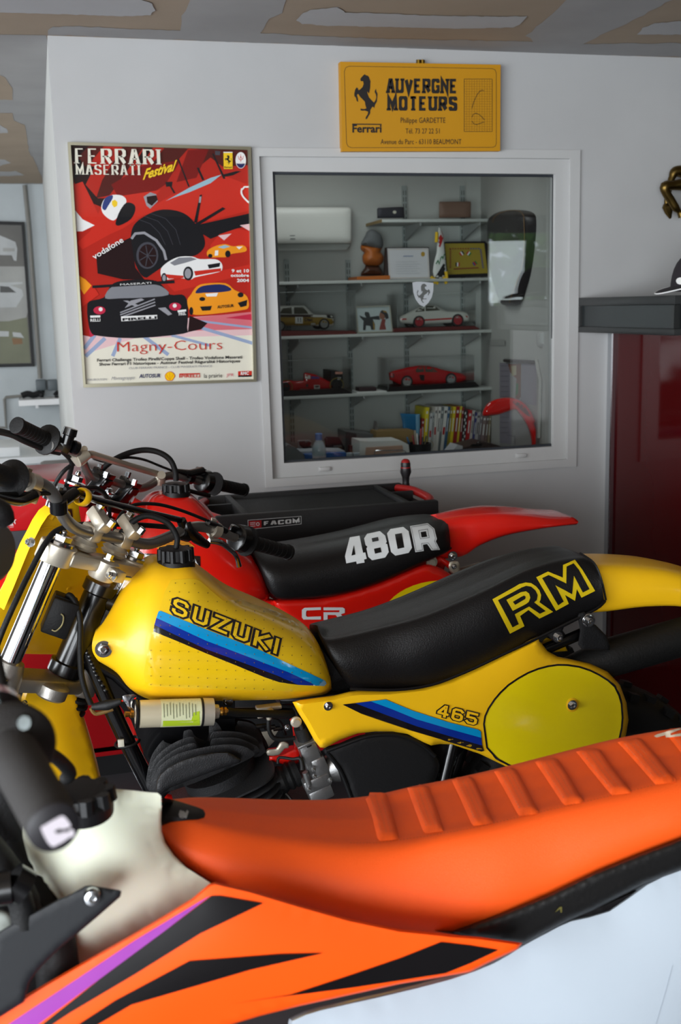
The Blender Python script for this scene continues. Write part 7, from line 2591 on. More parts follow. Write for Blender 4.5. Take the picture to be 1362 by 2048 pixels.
b.tube([C_(470, 1196, .05), C_(545, 1208, .06), C_(600, 1230, .06)], .013, 10, sm=2)
b.tube([C_(240, 1010, 0), C_(200, 1130, 0), C_(260, 1400, 0), C_(330, 1600, 0), C_(700, 1620, 0), C_(800, 1400, 0), C_(880, 1120, .03)], .018, 10, sm=2)
b.tube([C_(262, 1005, 0), C_(420, 1100, 0), C_(620, 1230, .04), C_(800, 1400, .05)], .018, 10)
b.tube([C_(545, 1208, .07), C_(750, 1170, .08), C_(880, 1118, .08), C_(905, 1135, .08)], .010, 10)
b.build('frame_tubes', redp, rm)
b = MB()
c_ = C_(863, 1124, .105)
b.lathe(c_, (0, -1, 0), [(0, .016), (.003, .016), (.003, .011), (.007, .009)], 18)
b.obox(C_(858, 1117, .104), (1, 0, -.3), (0, 1, 0), (0, 0, 1), .04, .004, .018, .001)
b.build('seat_bracket', alu, rm)
b = MB()
b.bolt(C_(905, 1112, .10), (0, -1, 0), .009, .008)
b.build('mudguard_bolt', steel, rm)
pillow('silencer_bracket', P4([(1238, 500), (1250, 460), (1290, 446), (1340, 452), (1362, 490), (1362, 600), (1300, 610), (1250, 560)]), MC - .10, alu, rm, depth=.003, rad=3, thick=.01, step=4)
b = MB()
b.bolt(C_(908, 1133, .112), (0, -1, 0), .005, .006)
b.build('bracket_bolt', steel, rm)
b = MB()
b.lathe(C_(905, 1162, .05), (1, 0, .2), [(0, .03), (.09, .03), (.092, .024), (.12, .02)], 22)
b.tube([C_(905, 1162, .05), C_(800, 1260, .05), C_(600, 1420, .05), C_(400, 1500, .08), C_(300, 1400, .05)], [.022, .03, .055, .05, .03], 12, sm=3)
b.build('silencer', alu, rm)
# cap, hose
cp1 = C_(352, 984, .03)
b = MB()
b.lathe(cp1 - Vector((0, 0, .01)), (0.05, 0, 1), [(0, .036), (.012, .036), (.014, .031), (.032, .030), (.034, .024), (.034, .01)], 30)
for k in range(9):
    a = k * 2 * math.pi / 9
    b.tube([cp1 + Vector((.030 * math.cos(a), .030 * math.sin(a), 0.0)), cp1 + Vector((.029 * math.cos(a), .029 * math.sin(a), .021))], 0.007, 8)
b.build('filler_cap', black, rm)
Q = cB2
b = MB()
b.tube([W(*Q([(775, 285)])[0], 2.83), W(*Q([(770, 220)])[0], 2.83), W(*Q([(735, 140)])[0], 2.83), W(*Q([(660, 88)])[0], 2.83), W(*Q([(560, 70)])[0], 2.83), W(*Q([(450, 90)])[0], 2.82), W(*Q([(340, 140)])[0], 2.8), W(*Q([(260, 205)])[0], 2.8), W(*Q([(200, 300)])[0], 2.8)], .0075, 10, sm=5)
b.build('breather_hose', rubber, rm)
b = MB()
b.tube([W(*Q([(750, 215)])[0], 2.98), W(*Q([(660, 180)])[0], 2.93), W(*Q([(560, 140)])[0], 2.88), W(*Q([(460, 122)])[0], 2.83), W(*Q([(380, 130)])[0], 2.8), W(*Q([(280, 150)])[0], 2.78), W(*Q([(200, 130)])[0], 2.74)], .0035, 8, sm=5)
b.tube([W(*Q([(850, 350)])[0], 2.97), W(*Q([(930, 372)])[0], 3.0), W(*Q([(1010, 390)])[0], 3.02)], .006, 8)
b.tube([W(*cB2([(-30, 70)])[0], 2.62), W(*Q([(45, 150)])[0], 2.66), W(*Q([(30, 250)])[0], 2.7), W(*Q([(10, 320)])[0], 2.74)], .006, 8, sm=4)
b.tube([W(*Q([(130, 130)])[0], 2.7), W(*Q([(10, 200)])[0], 2.66), W(*Q([(-60, 290)])[0], 2.66), W(*Q([(-100, 380)])[0], 2.66)], .005, 8, sm=4)
b.tube([W(-30, 858, 2.5), W(20, 868, 2.52), W(50, 882, 2.54), W(90, 898, 2.58), (W(120, 905, 2.6))], .0075, 8, sm=4)
b.tube([W(*Q([(300, 420)])[0], 2.72), W(*Q([(270, 370)])[0], 2.7), W(*Q([(180, 335)])[0], 2.7), W(*Q([(0, 345)])[0], 2.65)], .006, 8, sm=4)
b.build('control_cables', rubber, rm)
cbar = [((-105, 40), 2.56), ((10, 62), 2.6), ((55, 75), 2.62), ((100, 110), 2.65), ((130, 170), 2.68), ((165, 235), 2.71), ((215, 262), 2.74), ((290, 275), 2.77), ((370, 300), 2.81), ((440, 322), 2.84), ((500, 338), 2.87), ((570, 325), 2.9), ((640, 285), 2.93), ((700, 255), 2.96), ((760, 250), 2.98), ((860, 268), 3.01), ((960, 298), 3.05)]
b = MB()
b.tube([W(*Q([p])[0], y) for p, y in cbar], .0112, 14, sm=4)
b.build('handlebar', greysteel, rm)
b = MB()
b.tube([W(*Q([(160, 95)])[0], 2.66), W(*Q([(185, 100)])[0], 2.67), W(*Q([(400, 165)])[0], 2.79), W(*Q([(640, 235)])[0], 2.92), W(*Q([(665, 245)])[0], 2.93)], [.007, .009, .0085, .009, .007], 12)
b.build('cross_brace', alu, rm)
b = MB()
b.tube([W(*Q([(85, 140)])[0], 2.64), W(*Q([(165, 98)])[0], 2.65)], [.017, .011], 16)
b.lathe(W(*Q([(98, 125)])[0], 2.65), (.5, .3, -.8), [(-.014, .017), (.014, .017)], 20)
b.lathe(W(*Q([(135, 68)])[0], 2.66), (0, -1, .4), [(-.01, .008), (.008, .008)], 8)
b.tube([W(*Q([(660, 300)])[0], 2.93), W(*Q([(672, 240)])[0], 2.92)], [.016, .011], 16)
b.lathe(W(*Q([(672, 248)])[0], 2.91), (0, -1, .3), [(-.01, .011), (.01, .011)], 14)
b.build('brace_clamp', alu, rm)
a2_ = Vector((.36, 0, .93)).normalized()
dc_ = (W(*Q([(1260, 345)])[0], 3.12) - W(60, 868, 2.54)).normalized()
fc_ = a2_.cross(dc_).normalized()
fc_ = fc_ if fc_.x < 0 else -fc_
b = MB()
for (x, y, yy) in ((255, 270, 2.75), (440, 330, 2.83)):
    q = W(*Q([(x, y)])[0], yy)
    b.obox(q - a2_ * .012, dc_, fc_, (a2_ - fc_ * .5).normalized(), .032, .034, .07, .004)
    b.obox(q + a2_ * .004, dc_, (fc_ + a2_ * .4).normalized(), (a2_ - fc_ * .4).normalized(), .03, .058, .022, .004)
b.build('bar_mount', blackg, rm)
b = MB()
for (x, y, yy) in ((245, 185, 2.77), (288, 240, 2.72), (440, 238, 2.85), (484, 292, 2.79)):
    b.lathe(W(*Q([(x, y)])[0], yy) - a2_ * .008, a2_, [(0, .0075), (.014, .0075), (.015, .006)], 6)
b.build('mount_bolts', steel, rm)
tcm = W(*Q([(220, 350)])[0], 2.8) - a2_ * .03
b = MB()
b.obox(tcm, dc_, fc_, a2_, .25, .06, .03, .006)
for s_ in (-1, 1):
    b.lathe(tcm + dc_ * .105 * s_ + fc_ * .02 - a2_ * .02, a2_, [(0, .034), (.04, .034)], 20)
b.build('top_clamp', blackg, rm)
b = MB()
q = W(*Q([(80, 275)])[0], 2.70)
b.lathe(q - a2_ * .012, a2_, [(0, .028), (.004, .028), (.006, .022)], 22)
b.lathe(q - a2_ * .004, a2_, [(0, .015), (.012, .015)], 6)
b.lathe(q + a2_ * .008, a2_, [(0, .005), (.006, .007), (.014, .005)], 10)
q = W(*Q([(290, 352)])[0], 2.83)
b.lathe(q - a2_ * .006, a2_, [(0, .022), (.004, .022), (.004, .014), (.014, .014)], 6)
b.build('fork_caps', steel, rm)
for s_ in (-1, 1):
    q = tcm + dc_ * .105 * s_ + fc_ * .02
    b = MB()
    b.tube([q - a2_ * .02, q - a2_ * .45], .021, 16)
    b.build('fork_tube', chrome, rm)
    b = MB()
    b.tube([q - a2_ * .45, q - a2_ * .78], .029, 16)
    b.build('fork_slider', alu, rm)
b = MB()
b.tube([tcm - fc_ * .05 - a2_ * .02, tcm - fc_ * .05 - a2_ * .2], .03, 16)
b.build('steering_head', redp, rm)
pillow('number_plate', Q([(150, 500), (200, 455), (285, 480), (300, 560), (360, 560), (420, 620), (440, 760), (120, 760), (130, 600)]), 2.70, redp, rm, depth=.008, rad=8, thick=.006, step=8)
gp = grip(rm, W(95, 880, 2.58), W(32, 850, 2.5), .0175, .036)
gp = grip(rm, W(*Q([(1040, 305)])[0], 3.07), W(*Q([(1255, 350)])[0], 3.15), .0175, .034)
b = MB()
q = W(*Q([(975, 290)])[0], 3.05)
b.lathe(q - dc_ * .02, dc_, [(0, .02), (.004, .03), (.026, .034), (.03, .026)], 22)
b.obox(q + Vector((-.01, 0, .03)), dc_, (0, 1, 0), dc_.cross(Vector((0, 1, 0))), .05, .03, .02, .006)
b.tube([W(*Q([(750, 212)])[0], 2.98), W(*Q([(870, 235)])[0], 3.0), W(*Q([(960, 215)])[0], 3.03)], [.006, .011, .012], 10)
b.lathe(W(*Q([(862, 262)])[0], 3.01), dc_, [(-.010, .018), (.010, .018)], 16)
b.obox(W(*Q([(862, 240)])[0], 3.0), dc_, (0, 1, 0), (0, 0, 1), .02, .02, .02, .003)
b.build('throttle_housing', blackg, rm)
b = MB()
q = W(128, 890, 2.59)
b.obox(q, (1, 0, -.5), (0, 1, 0), (.5, 0, 1), .035, .03, .035, .006)
b.lathe(W(132, 888, 2.58), (.35, 0, .9), [(0, .014), (.02, .014), (.022, .017), (.038, .016)], 14)
b.lathe(W(150, 895, 2.59), (.8, .5, -.5), [(-.006, .016), (.006, .016)], 14)
b.build('kill_button_and_clamp', blackg, rm)
# front mudguard and sticker on tank
pillow('front_mudguard', smooth_loop([(-220, 1240), (-60, 1160), (0, 1118), (30, 1106), (90, 1108), (160, 1130), (200, 1170), (190, 1200), (100, 1180), (40, 1196), (0, 1206), (-100, 1250), (-200, 1280)], 2), MC - .05, redp, rm, depth=.02, rad=14, thick=.02, step=10, yfn=lambda x, y: MC - .05 + (x) * .0003)
wg = cA([(840, 800), (870, 770), (920, 755), (980, 755), (1030, 775), (1060, 800), (1040, 815), (960, 812), (880, 820)])
drape('tank_wing_sticker', [([wg], 0, 0), ([q_ for k in range(5) for q_ in stroke(cA([(860 + 8 * k, 770 + 9 * k), (1040, 776 + 9 * k)]), .8)], 1, 1)], ['rtank'], [mat('wing_orange', (214, 140, 30), .4), dblack], rm, step=6, off=.001, gap=.0006)
(x0, y0), (x1, y1) = cA([(795, 878), (1075, 900)])
drape('tank_name_sticker', [([cA([(785, 835), (1090, 850), (1092, 905), (785, 885)])], 1, 0), (block('HONDA', x0, y0, x1, y1, (0, -12.5), 2.0, .4, 1.0, tv=2.0), 0, 1)], ['rtank'], [decw, dblack], rm, step=5, off=.001, gap=.0006)
wheel(rm, (tcm.x - .42, MC - .12, .35), .35, MC, .075, knobs=False)
wheel(rm, (1.15, MC, .335), .335, MC, .12, knobs=True)
b = MB()
b.obox((.55, MC, .5), (1, 0, 0), (0, 1, 0), (-.3, 0, 1), .3, .22, .38, .04)
b.build('engine', blackm, rm)
b = MB()
for s_ in (-1, 1):
    b.tube([(1.15, MC + s_ * .1, .335), (.65, MC + s_ * .1, .45)], .018, 10)
b.build('swingarm', redp, rm)
b = MB()
for s_ in (-1, 1):
    q = tcm + dc_ * .105 * s_ + fc_ * .02 - a2_ * .76
    b.tube([q, Vector((tcm.x - .42, MC - .12, .35)) + Vector(dc_) * .08 * s_], .026, 12)
b.build('fork_ends', alu, rm)

# ================================================================== ROLLING TOOL CHEST
tb = thing('rolling_tool_chest', 'rolling tool chest with ribbed black tray top and red handles under the window', 'tool chest', (.85, 3.45, 0))
ZT = (W(431, 1034, 3.16).z + W(878, 1001, 3.16).z) / 2
tl, tr_, yb_ = W(431, 1034, 3.16).x, W(878, 1001, 3.16).x, WZ(778, 966, ZT).y
yb_ = min(yb_, YW - .02)
trm = mat('tray_black', (18, 18, 20), .55, bump=.3, scale=200)
yf_ = 3.16
b = MB()
w_ = .085
b.box((tl, yf_, ZT - .10), (tr_, yf_ + .03, ZT), .006)
b.box((tl, yb_ - .03, ZT - .10), (tr_, yb_, ZT), .006)
b.box((tl, yf_, ZT - .10), (tl + .02, yb_, ZT - .03), .004)
b.box((tr_ - .02, yf_, ZT - .10), (tr_, yb_, ZT - .03), .004)
b.box((tl + w_, yf_ + .02, ZT - .06), (tl + w_ + .02, yb_ - .02, ZT), .004)
b.box((tr_ - w_ - .02, yf_ + .02, ZT - .06), (tr_ - w_, yb_ - .02, ZT), .004)
b.box((tl + .01, yf_ + .01, ZT - .11), (tr_ - .01, yb_ - .01, ZT - .09))
b.box((tl + w_ + .01, yf_ + .02, ZT - .07), (tr_ - w_ - .01, yb_ - .02, ZT - .018))
b.box((tl + .01, yf_ + .22, ZT - .06), (tl + w_, yf_ + .235, ZT - .004))
b.box((tr_ - w_, yf_ + .22, ZT - .06), (tr_ - .01, yf_ + .235, ZT - .004))
b.build('tray_top', trm, tb)
b = MB()
n = 34
for k in range(n):
    y = yf_ + .04 + (yb_ - yf_ - .08) * k / (n - 1)
    b.box((tl + w_ + .025, y - .003, ZT - .0179), (tr_ - w_ - .025, y + .003, ZT - .012))
o_ = b.build('tray_ribs', trm, tb, smooth=False, kind='stuff')
for s_, xx in ((-1, tl), (1, tr_)):
    b = MB()
    b.tube([(xx - s_ * .02, yf_ + .03, ZT - .015), (xx + s_ * .006, yf_ + .1, ZT - .012), (xx + s_ * .008, (yf_ + yb_) / 2, ZT - .01), (xx + s_ * .006, yb_ - .1, ZT - .012), (xx - s_ * .02, yb_ - .03, ZT - .015)], .014, 10, sm=4)
    b.build('side_handle', mat('red_handle', (176, 24, 22), .35), tb)
b = MB()
b.box((tl + .03, yf_ + .02, .12), (tr_ - .03, yb_ - .02, ZT - .11), .006)
b.build('cabinet_body', redm, tb)
for k in range(6):
    z0 = .14 + k * .105
    b = MB()
    b.box((tl + .04, yf_ + .004, z0), (tr_ - .04, yf_ + .019, z0 + .095), .003)
    d_ = b.build('drawer', redm, tb)
    b = MB()
    b.box((tl + .08, yf_ - .004, z0 + .07), (tr_ - .08, yf_ + .004, z0 + .085))
    obj('drawer_handle', b.v, b.f, alu, d_)
for (x, y) in ((tl + .08, yf_ + .08), (tr_ - .08, yf_ + .08), (tl + .08, yb_ - .08), (tr_ - .08, yb_ - .08)):
    b = MB()
    b.lathe((x - .02, y, .06), (1, 0, 0), [(0, .055), (.005, .06), (.035, .06), (.04, .055)], 20)
    b.box((x - .025, y - .03, .06), (x + .025, y + .03, .12))
    b.build('castor', black, tb)
fq = cC([(360, 446), (626, 426), (626, 466), (362, 494)])
LL = [([fq], 1, 0), ([inset(fq, .9)], 0, 1), ([cC([(366, 452), (428, 447), (428, 484), (367, 490)])], 2, 2)]
LL.append((stroke(cC([(372, 460), (398, 458)]), 1.2) + stroke(cC([(372, 468), (396, 466)]), 1.2) + stroke(cC([(374, 477), (398, 475)]), 1.2) + stroke(ell(*cC([(410, 466)])[0], 3.2, 3.2, 6), 1.4, True), 1, 3))
flat('nameplate', LL, yf_, [mat('plate_black', (20, 20, 22), .4), decw, mat('plate_red', (176, 26, 30), .4)], tb, off=.001, gap=.0003)
(x0, y0), (x1, y1) = cC([(440, 474), (618, 459)])
flat_text('nameplate_lettering', [(block('FACOM', x0, y0, x1, y1, (0, -8.6), 1.5, 0, 1.2, tv=1.9), 0)], yf_, [decw], tb, off=.0035)
sd = thing('screwdriver', 'black and red handled screwdriver standing upright in the tool chest tray', 'screwdriver', W(812, 985, 3.55))
q0_ = W(812, 984, 3.52)
q1_ = W(812, 918, 3.52)
h = q1_.z - q0_.z
b = MB()
b.lathe((q0_.x, 3.52, q0_.z), (0, 0, 1), [(0, .013), (.004, .015), (h * .3, .0115), (h * .45, .0125), (h * .6, .019), (h * .74, .0175)], 18)
b.lathe((q0_.x, 3.52, q0_.z + h * .76), (0, 0, 1), [(0, .0165), (h * .1, .017), (h * .18, .014)], 18)
b.build('handle', mat('driver_black', (26, 24, 26), .4), sd)
b = MB()
b.lathe((q0_.x, 3.52, q0_.z + h * .735), (0, 0, 1), [(0, .0178), (h * .03, .0172)], 18)
b.lathe((q0_.x, 3.52, q0_.z + h * .9), (0, 0, 1), [(0, .0155), (h * .06, .0135), (h * .10, .007), (h * .105, .002)], 18)
b.build('red_cap_and_ring', mat('driver_red', (150, 22, 20), .4), sd)
b = MB()
b.tube([(q0_.x, 3.52, q0_.z), (q0_.x, 3.52, ZT - .085)], .003, 8)
b.build('shaft', steel, sd)

# ================================================================== ORANGE MOTORCYCLE (nearest)
MK = 1.16
K_ = bp(MK)
ok = thing('orange_motorcycle', 'orange and white enduro motorcycle with ribbed orange seat, nearest the camera', 'motorcycle', (.4, MK, 0))
org = mat('orange_moulded_plastic', (255, 84, 8), .5, spec=.3, vary=.015)
orgc = mat('orange_gripper_cover', (255, 92, 20), .5, bump=.25, scale=1500, kind='voronoi', vary=.02)
natw = mat('translucent_white_tank', (226, 229, 210), .4, sss=.35, vary=.03)
gw = mat('gloss_white_plastic', (178, 188, 198), .14, coat=.4, vary=.01)
purp = mat('graphic_purple', (140, 46, 150), .5, spec=.3)
kblk = mat('graphic_black', (10, 7, 9), .5, spec=.25)
loft('seat', MK, [
    [(330, 1690, .03), (322, 1672, .05), (317, 1650, .055), (316, 1625, .05), (324, 1600, -.075)],
    [(372, 1740, .05), (360, 1722, .08), (352, 1690, .085), (350, 1640, .07), (352, 1597, -.075)],
    [(432, 1776, .06), (428, 1764, .095), (420, 1720, .10), (414, 1660, .085), (405, 1593, -.075)],
    [(520, 1800, .07), (515, 1788, .11), (508, 1740, .115), (504, 1680, .10), (486, 1594, -.075)],
    [(620, 1828, .07), (615, 1816, .118), (608, 1762, .122), (604, 1696, .108), (578, 1596, -.075)],
    [(730, 1858, .07), (725, 1848, .122), (720, 1784, .127), (715, 1706, .112), (682, 1595, -.075)],
    [(830, 1876, .07), (825, 1864, .122), (820, 1796, .128), (815, 1702, .115), (778, 1586, -.075)],
    [(920, 1880, .07), (915, 1868, .122), (910, 1796, .128), (905, 1684, .115), (864, 1568, -.075)],
    [(1010, 1846, .07), (1005, 1836, .122), (1003, 1766, .128), (1000, 1664, .115), (956, 1550, -.075)],
    [(1100, 1806, .07), (1095, 1796, .122), (1095, 1730, .127), (1092, 1638, .115), (1046, 1530, -.075)],
    [(1190, 1762, .07), (1185, 1752, .12), (1186, 1694, .125), (1184, 1614, .112), (1136, 1508, -.075)],
    [(1280, 1722, .07), (1275, 1712, .115), (1276, 1660, .12), (1274, 1592, .108), (1226, 1486, -.075)],
    [(1375, 1686, .07), (1370, 1676, .11), (1370, 1630, .115), (1368, 1566, .102), (1322, 1464, -.075)],
    [(1480, 1650, .06), (1476, 1640, .10), (1474, 1600, .10), (1470, 1540, .09), (1430, 1446, -.075)],
    [(1560, 1620, .05), (1556, 1612, .08), (1554, 1580, .08), (1550, 1530, .07), (1510, 1440, -.075)]],
    orgc, ok, ku=4, kv=5, keep='oseat', crown=.004)
RB = [[(55, 385), (75, 372), (130, 372), (150, 380), (176, 470), (200, 560), (200, 576), (122, 582), (112, 570), (90, 480)],
      [(235, 362), (255, 352), (300, 350), (325, 358), (355, 440), (385, 530), (385, 542), (310, 552), (300, 540), (262, 440)],
      [(418, 332), (440, 320), (490, 316), (510, 325), (545, 400), (588, 495), (588, 510), (510, 520), (498, 508), (455, 410)],
      [(592, 296), (615, 286), (660, 280), (685, 288), (725, 360), (775, 455), (775, 470), (700, 480), (688, 468), (635, 370)],
      [(760, 256), (785, 244), (835, 238), (858, 248), (905, 320), (960, 412), (960, 425), (885, 435), (872, 424), (810, 330)],
      [(930, 214), (955, 204), (1000, 198), (1030, 206), (1090, 290), (1155, 372), (1155, 384), (1078, 394), (1066, 382), (990, 290)],
      [(1100, 175), (1125, 166), (1180, 158), (1205, 166), (1270, 240), (1342, 328), (1342, 340), (1258, 350), (1246, 338), (1160, 240)],
      [(1290, 128), (1320, 120), (1362, 116), (1400, 124), (1450, 200), (1520, 290), (1520, 300), (1440, 312), (1420, 300), (1340, 190)]]
thr = mat('stitch_thread', (196, 120, 90), .8)


def rib_part(poly, k):
    poly = cG(poly)
    pts, D, tr = fill(poly, 7)
    vs, ok_ = [], []
    for (x, y), d in zip(pts, D):
        h = BV['oseat'].ray_cast(EYE, ray(x, y).normalized())
        ok_.append(h[0] is not None)
        if h[0] is None:
            vs.append(EYE)
            continue
        n_ = h[1] if h[1].dot(ray(x, y)) < 0 else -h[1]
        vs.append(h[0] + n_ * (0.0006 + .0034 * math.sqrt(max(0, 1 - (1 - min(d / 10, 1)) ** 2))))
    fs = [t for t in tr if all(ok_[i] for i in t)]
    used = sorted({i for f in fs for i in f})
    mp = {u: i for i, u in enumerate(used)}
    V, F_ = [vs[u] for u in used], [tuple(mp[i] for i in f) for f in fs]
    BV['rib%d' % k] = BVHTree.FromPolygons([tuple(v) for v in V], F_)
    o = obj('seat_rib', V, F_, orgc, ok, smooth=True)
    # stitching rows
    a = poly
    rows = []
    L0, L1 = [a[0], a[-1], a[-2]], [a[3], a[4], a[5]]
    for s_ in (.28, .5, .72):
        row = [(L0[i][0] * (1 - s_) + L1[i][0] * s_, L0[i][1] * (1 - s_) + L1[i][1] * s_ + 4) for i in range(3)]
        rows.append(row)
    rows.append([a[-3], a[-4]])
    q = []
    for row in rows:
        rs_ = resample(row, 6)[:int(sum(math.hypot(row[i + 1][0] - row[i][0], row[i + 1][1] - row[i][1]) for i in range(len(row) - 1)) / 6)]
        for i in range(0, len(rs_) - 1, 1):
            p_, n_ = rs_[i], rs_[i + 1]
            m_ = ((p_[0] + (n_[0] - p_[0]) * .5), (p_[1] + (n_[1] - p_[1]) * .5))
            q += stroke([p_, m_], .8)
    st_ = drape('stitching', [(q, 0)], ['rib%d' % k], [thr], ok, step=9, off=.0006)
    if st_:
        st_['kind'] = 'stuff'


for k, r_ in enumerate(RB):
    rib_part(r_, k)
# seam line joining the ribs
seam = cG([(-600, 600), (0, 590), (120, 590), (330, 560), (520, 525), (700, 482), (880, 440), (1070, 396), (1250, 352), (1362, 325), (1500, 300)])
for k in range(len(seam) - 1):
    pass
sq = []
for k in range(1, len(seam) - 1):
    rs_ = resample([seam[k], seam[k + 1]], 7)
    n_ = len(rs_) // 2
    for i in range(n_):
        p_, m_ = rs_[i], rs_[i + 1]
        sq += stroke([p_, ((p_[0] + m_[0]) / 2, (p_[1] + m_[1]) / 2)], .8)
o_ = drape('seam_stitching', [(sq, 0)], ['oseat'], [mat('seam_thread', (190, 84, 40), .8)], ok, step=9, off=.0008)
o_['kind'] = 'stuff'
drape('white_seat_mark', [([cG([(1250, 152), (1262, 145), (1330, 125), (1362, 118), (1362, 124), (1320, 140), (1322, 148), (1362, 140), (1362, 152), (1300, 158), (1296, 148), (1262, 158)])], 0)], ['oseat', 'rib7'], [mat('mark_cream', (230, 214, 190), .5)], ok, step=6, off=.0012)
# black seat nose clip
nz = cE([(872, 545), (890, 532), (930, 538), (1000, 560), (1080, 585), (1108, 598), (1118, 620), (1112, 640), (1080, 650), (990, 658), (930, 665), (880, 685), (862, 680), (862, 600)])
b_, fc2 = [], []
pts, D, tr = fill(nz, 7)
for (x, y), d in zip(pts, D):
    h = BV['oseat'].ray_cast(EYE, ray(x, y).normalized())
    p = h[0] if h[0] is not None else K_(x, y, .05)
    b_.append(p + Vector((0, -1, .4)).normalized() * (.001 + .005 * min(d / 8, 1)))
obj('seat_nose_clip', b_, tr, black, ok, smooth=True, keep='clip')
drape('clip_logo', [([ell(*cE([(992, 625)])[0], 7, 7, 14), cE([(975, 610), (985, 600), (990, 612)]), cE([(1000, 640), (1018, 600), (1028, 610), (1015, 645)])], 0)], ['clip'], [mat('logo_grey', (150, 150, 150), .5)], ok, step=6, off=.0006)
# seat base and subframe, black
sb_ = [(870, 1862), (905, 1862), (1000, 1828), (1095, 1790), (1190, 1744), (1290, 1704), (1375, 1672), (1480, 1640), (1560, 1610), (1560, 1660), (1480, 1700), (1362, 1742), (1290, 1768), (1186, 1822), (1137, 1842), (1048, 1890), (1000, 1884), (950, 1876)]
pillow('seat_base', sb_, MK - .10, mat('seat_base_black', (18, 17, 17), .45, bump=.2, scale=150), ok, depth=.014, rad=14, thick=.16, step=9)
pillow('grab_recess', cG([(885, 905), (1000, 860), (1200, 770), (1362, 690), (1420, 690), (1362, 730), (1283, 775), (1200, 812), (1130, 855), (1060, 895), (980, 916), (920, 914)]), MK - .095, kblk, ok, depth=.006, rad=8, thick=.1, step=9)
pillow('arrow_mark', cG([(842, 875), (862, 852), (872, 850), (872, 874), (866, 874), (864, 860)]), MK - .116, mat('arrow_olive', (96, 90, 40), .6), ok, depth=.0005, rad=2, thick=.002, step=4)
# white side panel
wp_ = [(590, 2030), (640, 2012), (760, 1985), (900, 1950), (985, 1918), (1040, 1885), (1090, 1858), (1140, 1834), (1215, 1815), (1290, 1762), (1362, 1730), (1480, 1690), (1560, 1655), (1640, 1640), (1700, 1700), (1650, 1900), (1500, 2200), (1350, 2330), (900, 2330), (700, 2250), (600, 2120), (575, 2050)]
pillow('white_side_panel', smooth_loop(wp_, 2), MK - .085, gw, ok, depth=.02, rad=26, thick=.01, step=14, dome=.035, keep='wpanel')
drape('panel_seam', [(stroke([(1345, 1930), (1330, 1985), (1308, 2060), (1280, 2150)], .9), 0)], ['wpanel'], [mat('seam_grey', (150, 160, 170), .5)], ok, step=9, off=.0008)
# tank
tkp = [(232, 1578), (300, 1585), (322, 1592), (322, 1640), (330, 1685), (372, 1735), (430, 1772), (412, 1790), (330, 1838), (260, 1876), (170, 1930), (90, 1985), (88, 1930), (100, 1880), (88, 1812), (70, 1760), (52, 1700), (44, 1655), (60, 1620), (120, 1590), (180, 1575)]
pillow('fuel_tank', smooth_loop(tkp, 2), MK - .085, natw, ok, depth=.04, rad=70, thick=.18, step=12, keep='otank')
# shroud
shp = [(-60, 2060), (0, 2024), (50, 1992), (90, 1968), (170, 1922), (262, 1870), (330, 1830), (385, 1796), (418, 1768), (430, 1764), (500, 1780), (600, 1810), (700, 1838), (800, 1859), (870, 1866), (905, 1870), (960, 1874), (1045, 1886), (1035, 1899), (985, 1922), (940, 1944), (860, 1958), (800, 1968), (700, 1990), (600, 2012), (520, 2032), (420, 2062), (250, 2150), (60, 2300), (-60, 2300)]
pillow('radiator_shroud', shp, MK - .15, org, ok, depth=.012, rad=14, thick=.006, step=11, dome=.012, keep='shroud')
g1 = [(422, 1791), (440, 1791), (525, 1806), (400, 1866), (270, 1947), (140, 2024), (40, 2090), (0, 2115), (200, 1957), (330, 1861)]
g0 = [(393, 1806), (420, 1791), (330, 1861), (200, 1957), (60, 2060), (-30, 2120), (-60, 2110), (20, 2046), (150, 1960), (270, 1880)]
g2 = [(378, 1921), (560, 1907), (645, 1905), (500, 1938), (262, 2008), (170, 2062), (60, 2130), (0, 2150), (150, 2052), (230, 2000)]
g3 = [(458, 2007), (580, 1988), (700, 1949), (800, 1915), (881, 1883), (940, 1890), (995, 1899), (940, 1925), (890, 1945), (800, 1959), (700, 1974), (560, 1992)]
drape('shroud_graphics', [([g0], 1, 0), ([g1, g2, g3], 0, 1)], ['shroud'], [kblk, purp], ok, step=9, off=.0008, gap=.0006)
# black scoop bracket over the tank
bk_ = cK([(-60, 1225), (0, 1200), (170, 1100), (300, 1035), (420, 970), (540, 905), (610, 880), (780, 785), (830, 780), (1090, 822), (1112, 835), (1100, 885), (900, 1060), (700, 1230), (560, 1345), (420, 1480), (330, 1580), (270, 1670), (235, 1800), (215, 1850), (0, 1985), (-120, 2060)])
pillow('shroud_bracket', bk_, MK - .165, mat('textured_black', (24, 26, 30), .6, bump=.25, scale=1200), ok, depth=.006, rad=8, thick=.008, step=9)
b = MB()
q = W(*cK([(842, 878)])[0], MK - .173)
b.lathe(q, (0, -1, .15), [(0, .0085), (.004, .0085), (.007, .007), (.0075, .0035), (.005, .003)], 20)
b.build('bracket_bolt', steel, ok)
# filler cap + hose
cpk = W(160, 1592, 1.03)
b = MB()
b.lathe(cpk - Vector((0, 0, .02)), (.05, -.12, 1), [(.004, .031), (.018, .031), (.02, .026), (.027, .024), (.028, .01)], 30)
for k in range(9):
    a = k * 2 * math.pi / 9
    b.tube([cpk + Vector((.028 * math.cos(a), .028 * math.sin(a), -.008)), cpk + Vector((.026 * math.cos(a), .026 * math.sin(a), .006))], .0075, 8)
b.build('filler_cap', black, ok)
b = MB()
b.tube([cpk + Vector((-.012, 0, .02)), W(140, 1545, 1.02), W(118, 1520, 1.0), W(90, 1505, .98), W(40, 1500, .95)], .0065, 10, sm=5)
b.build('breather_hose', rubber, ok)
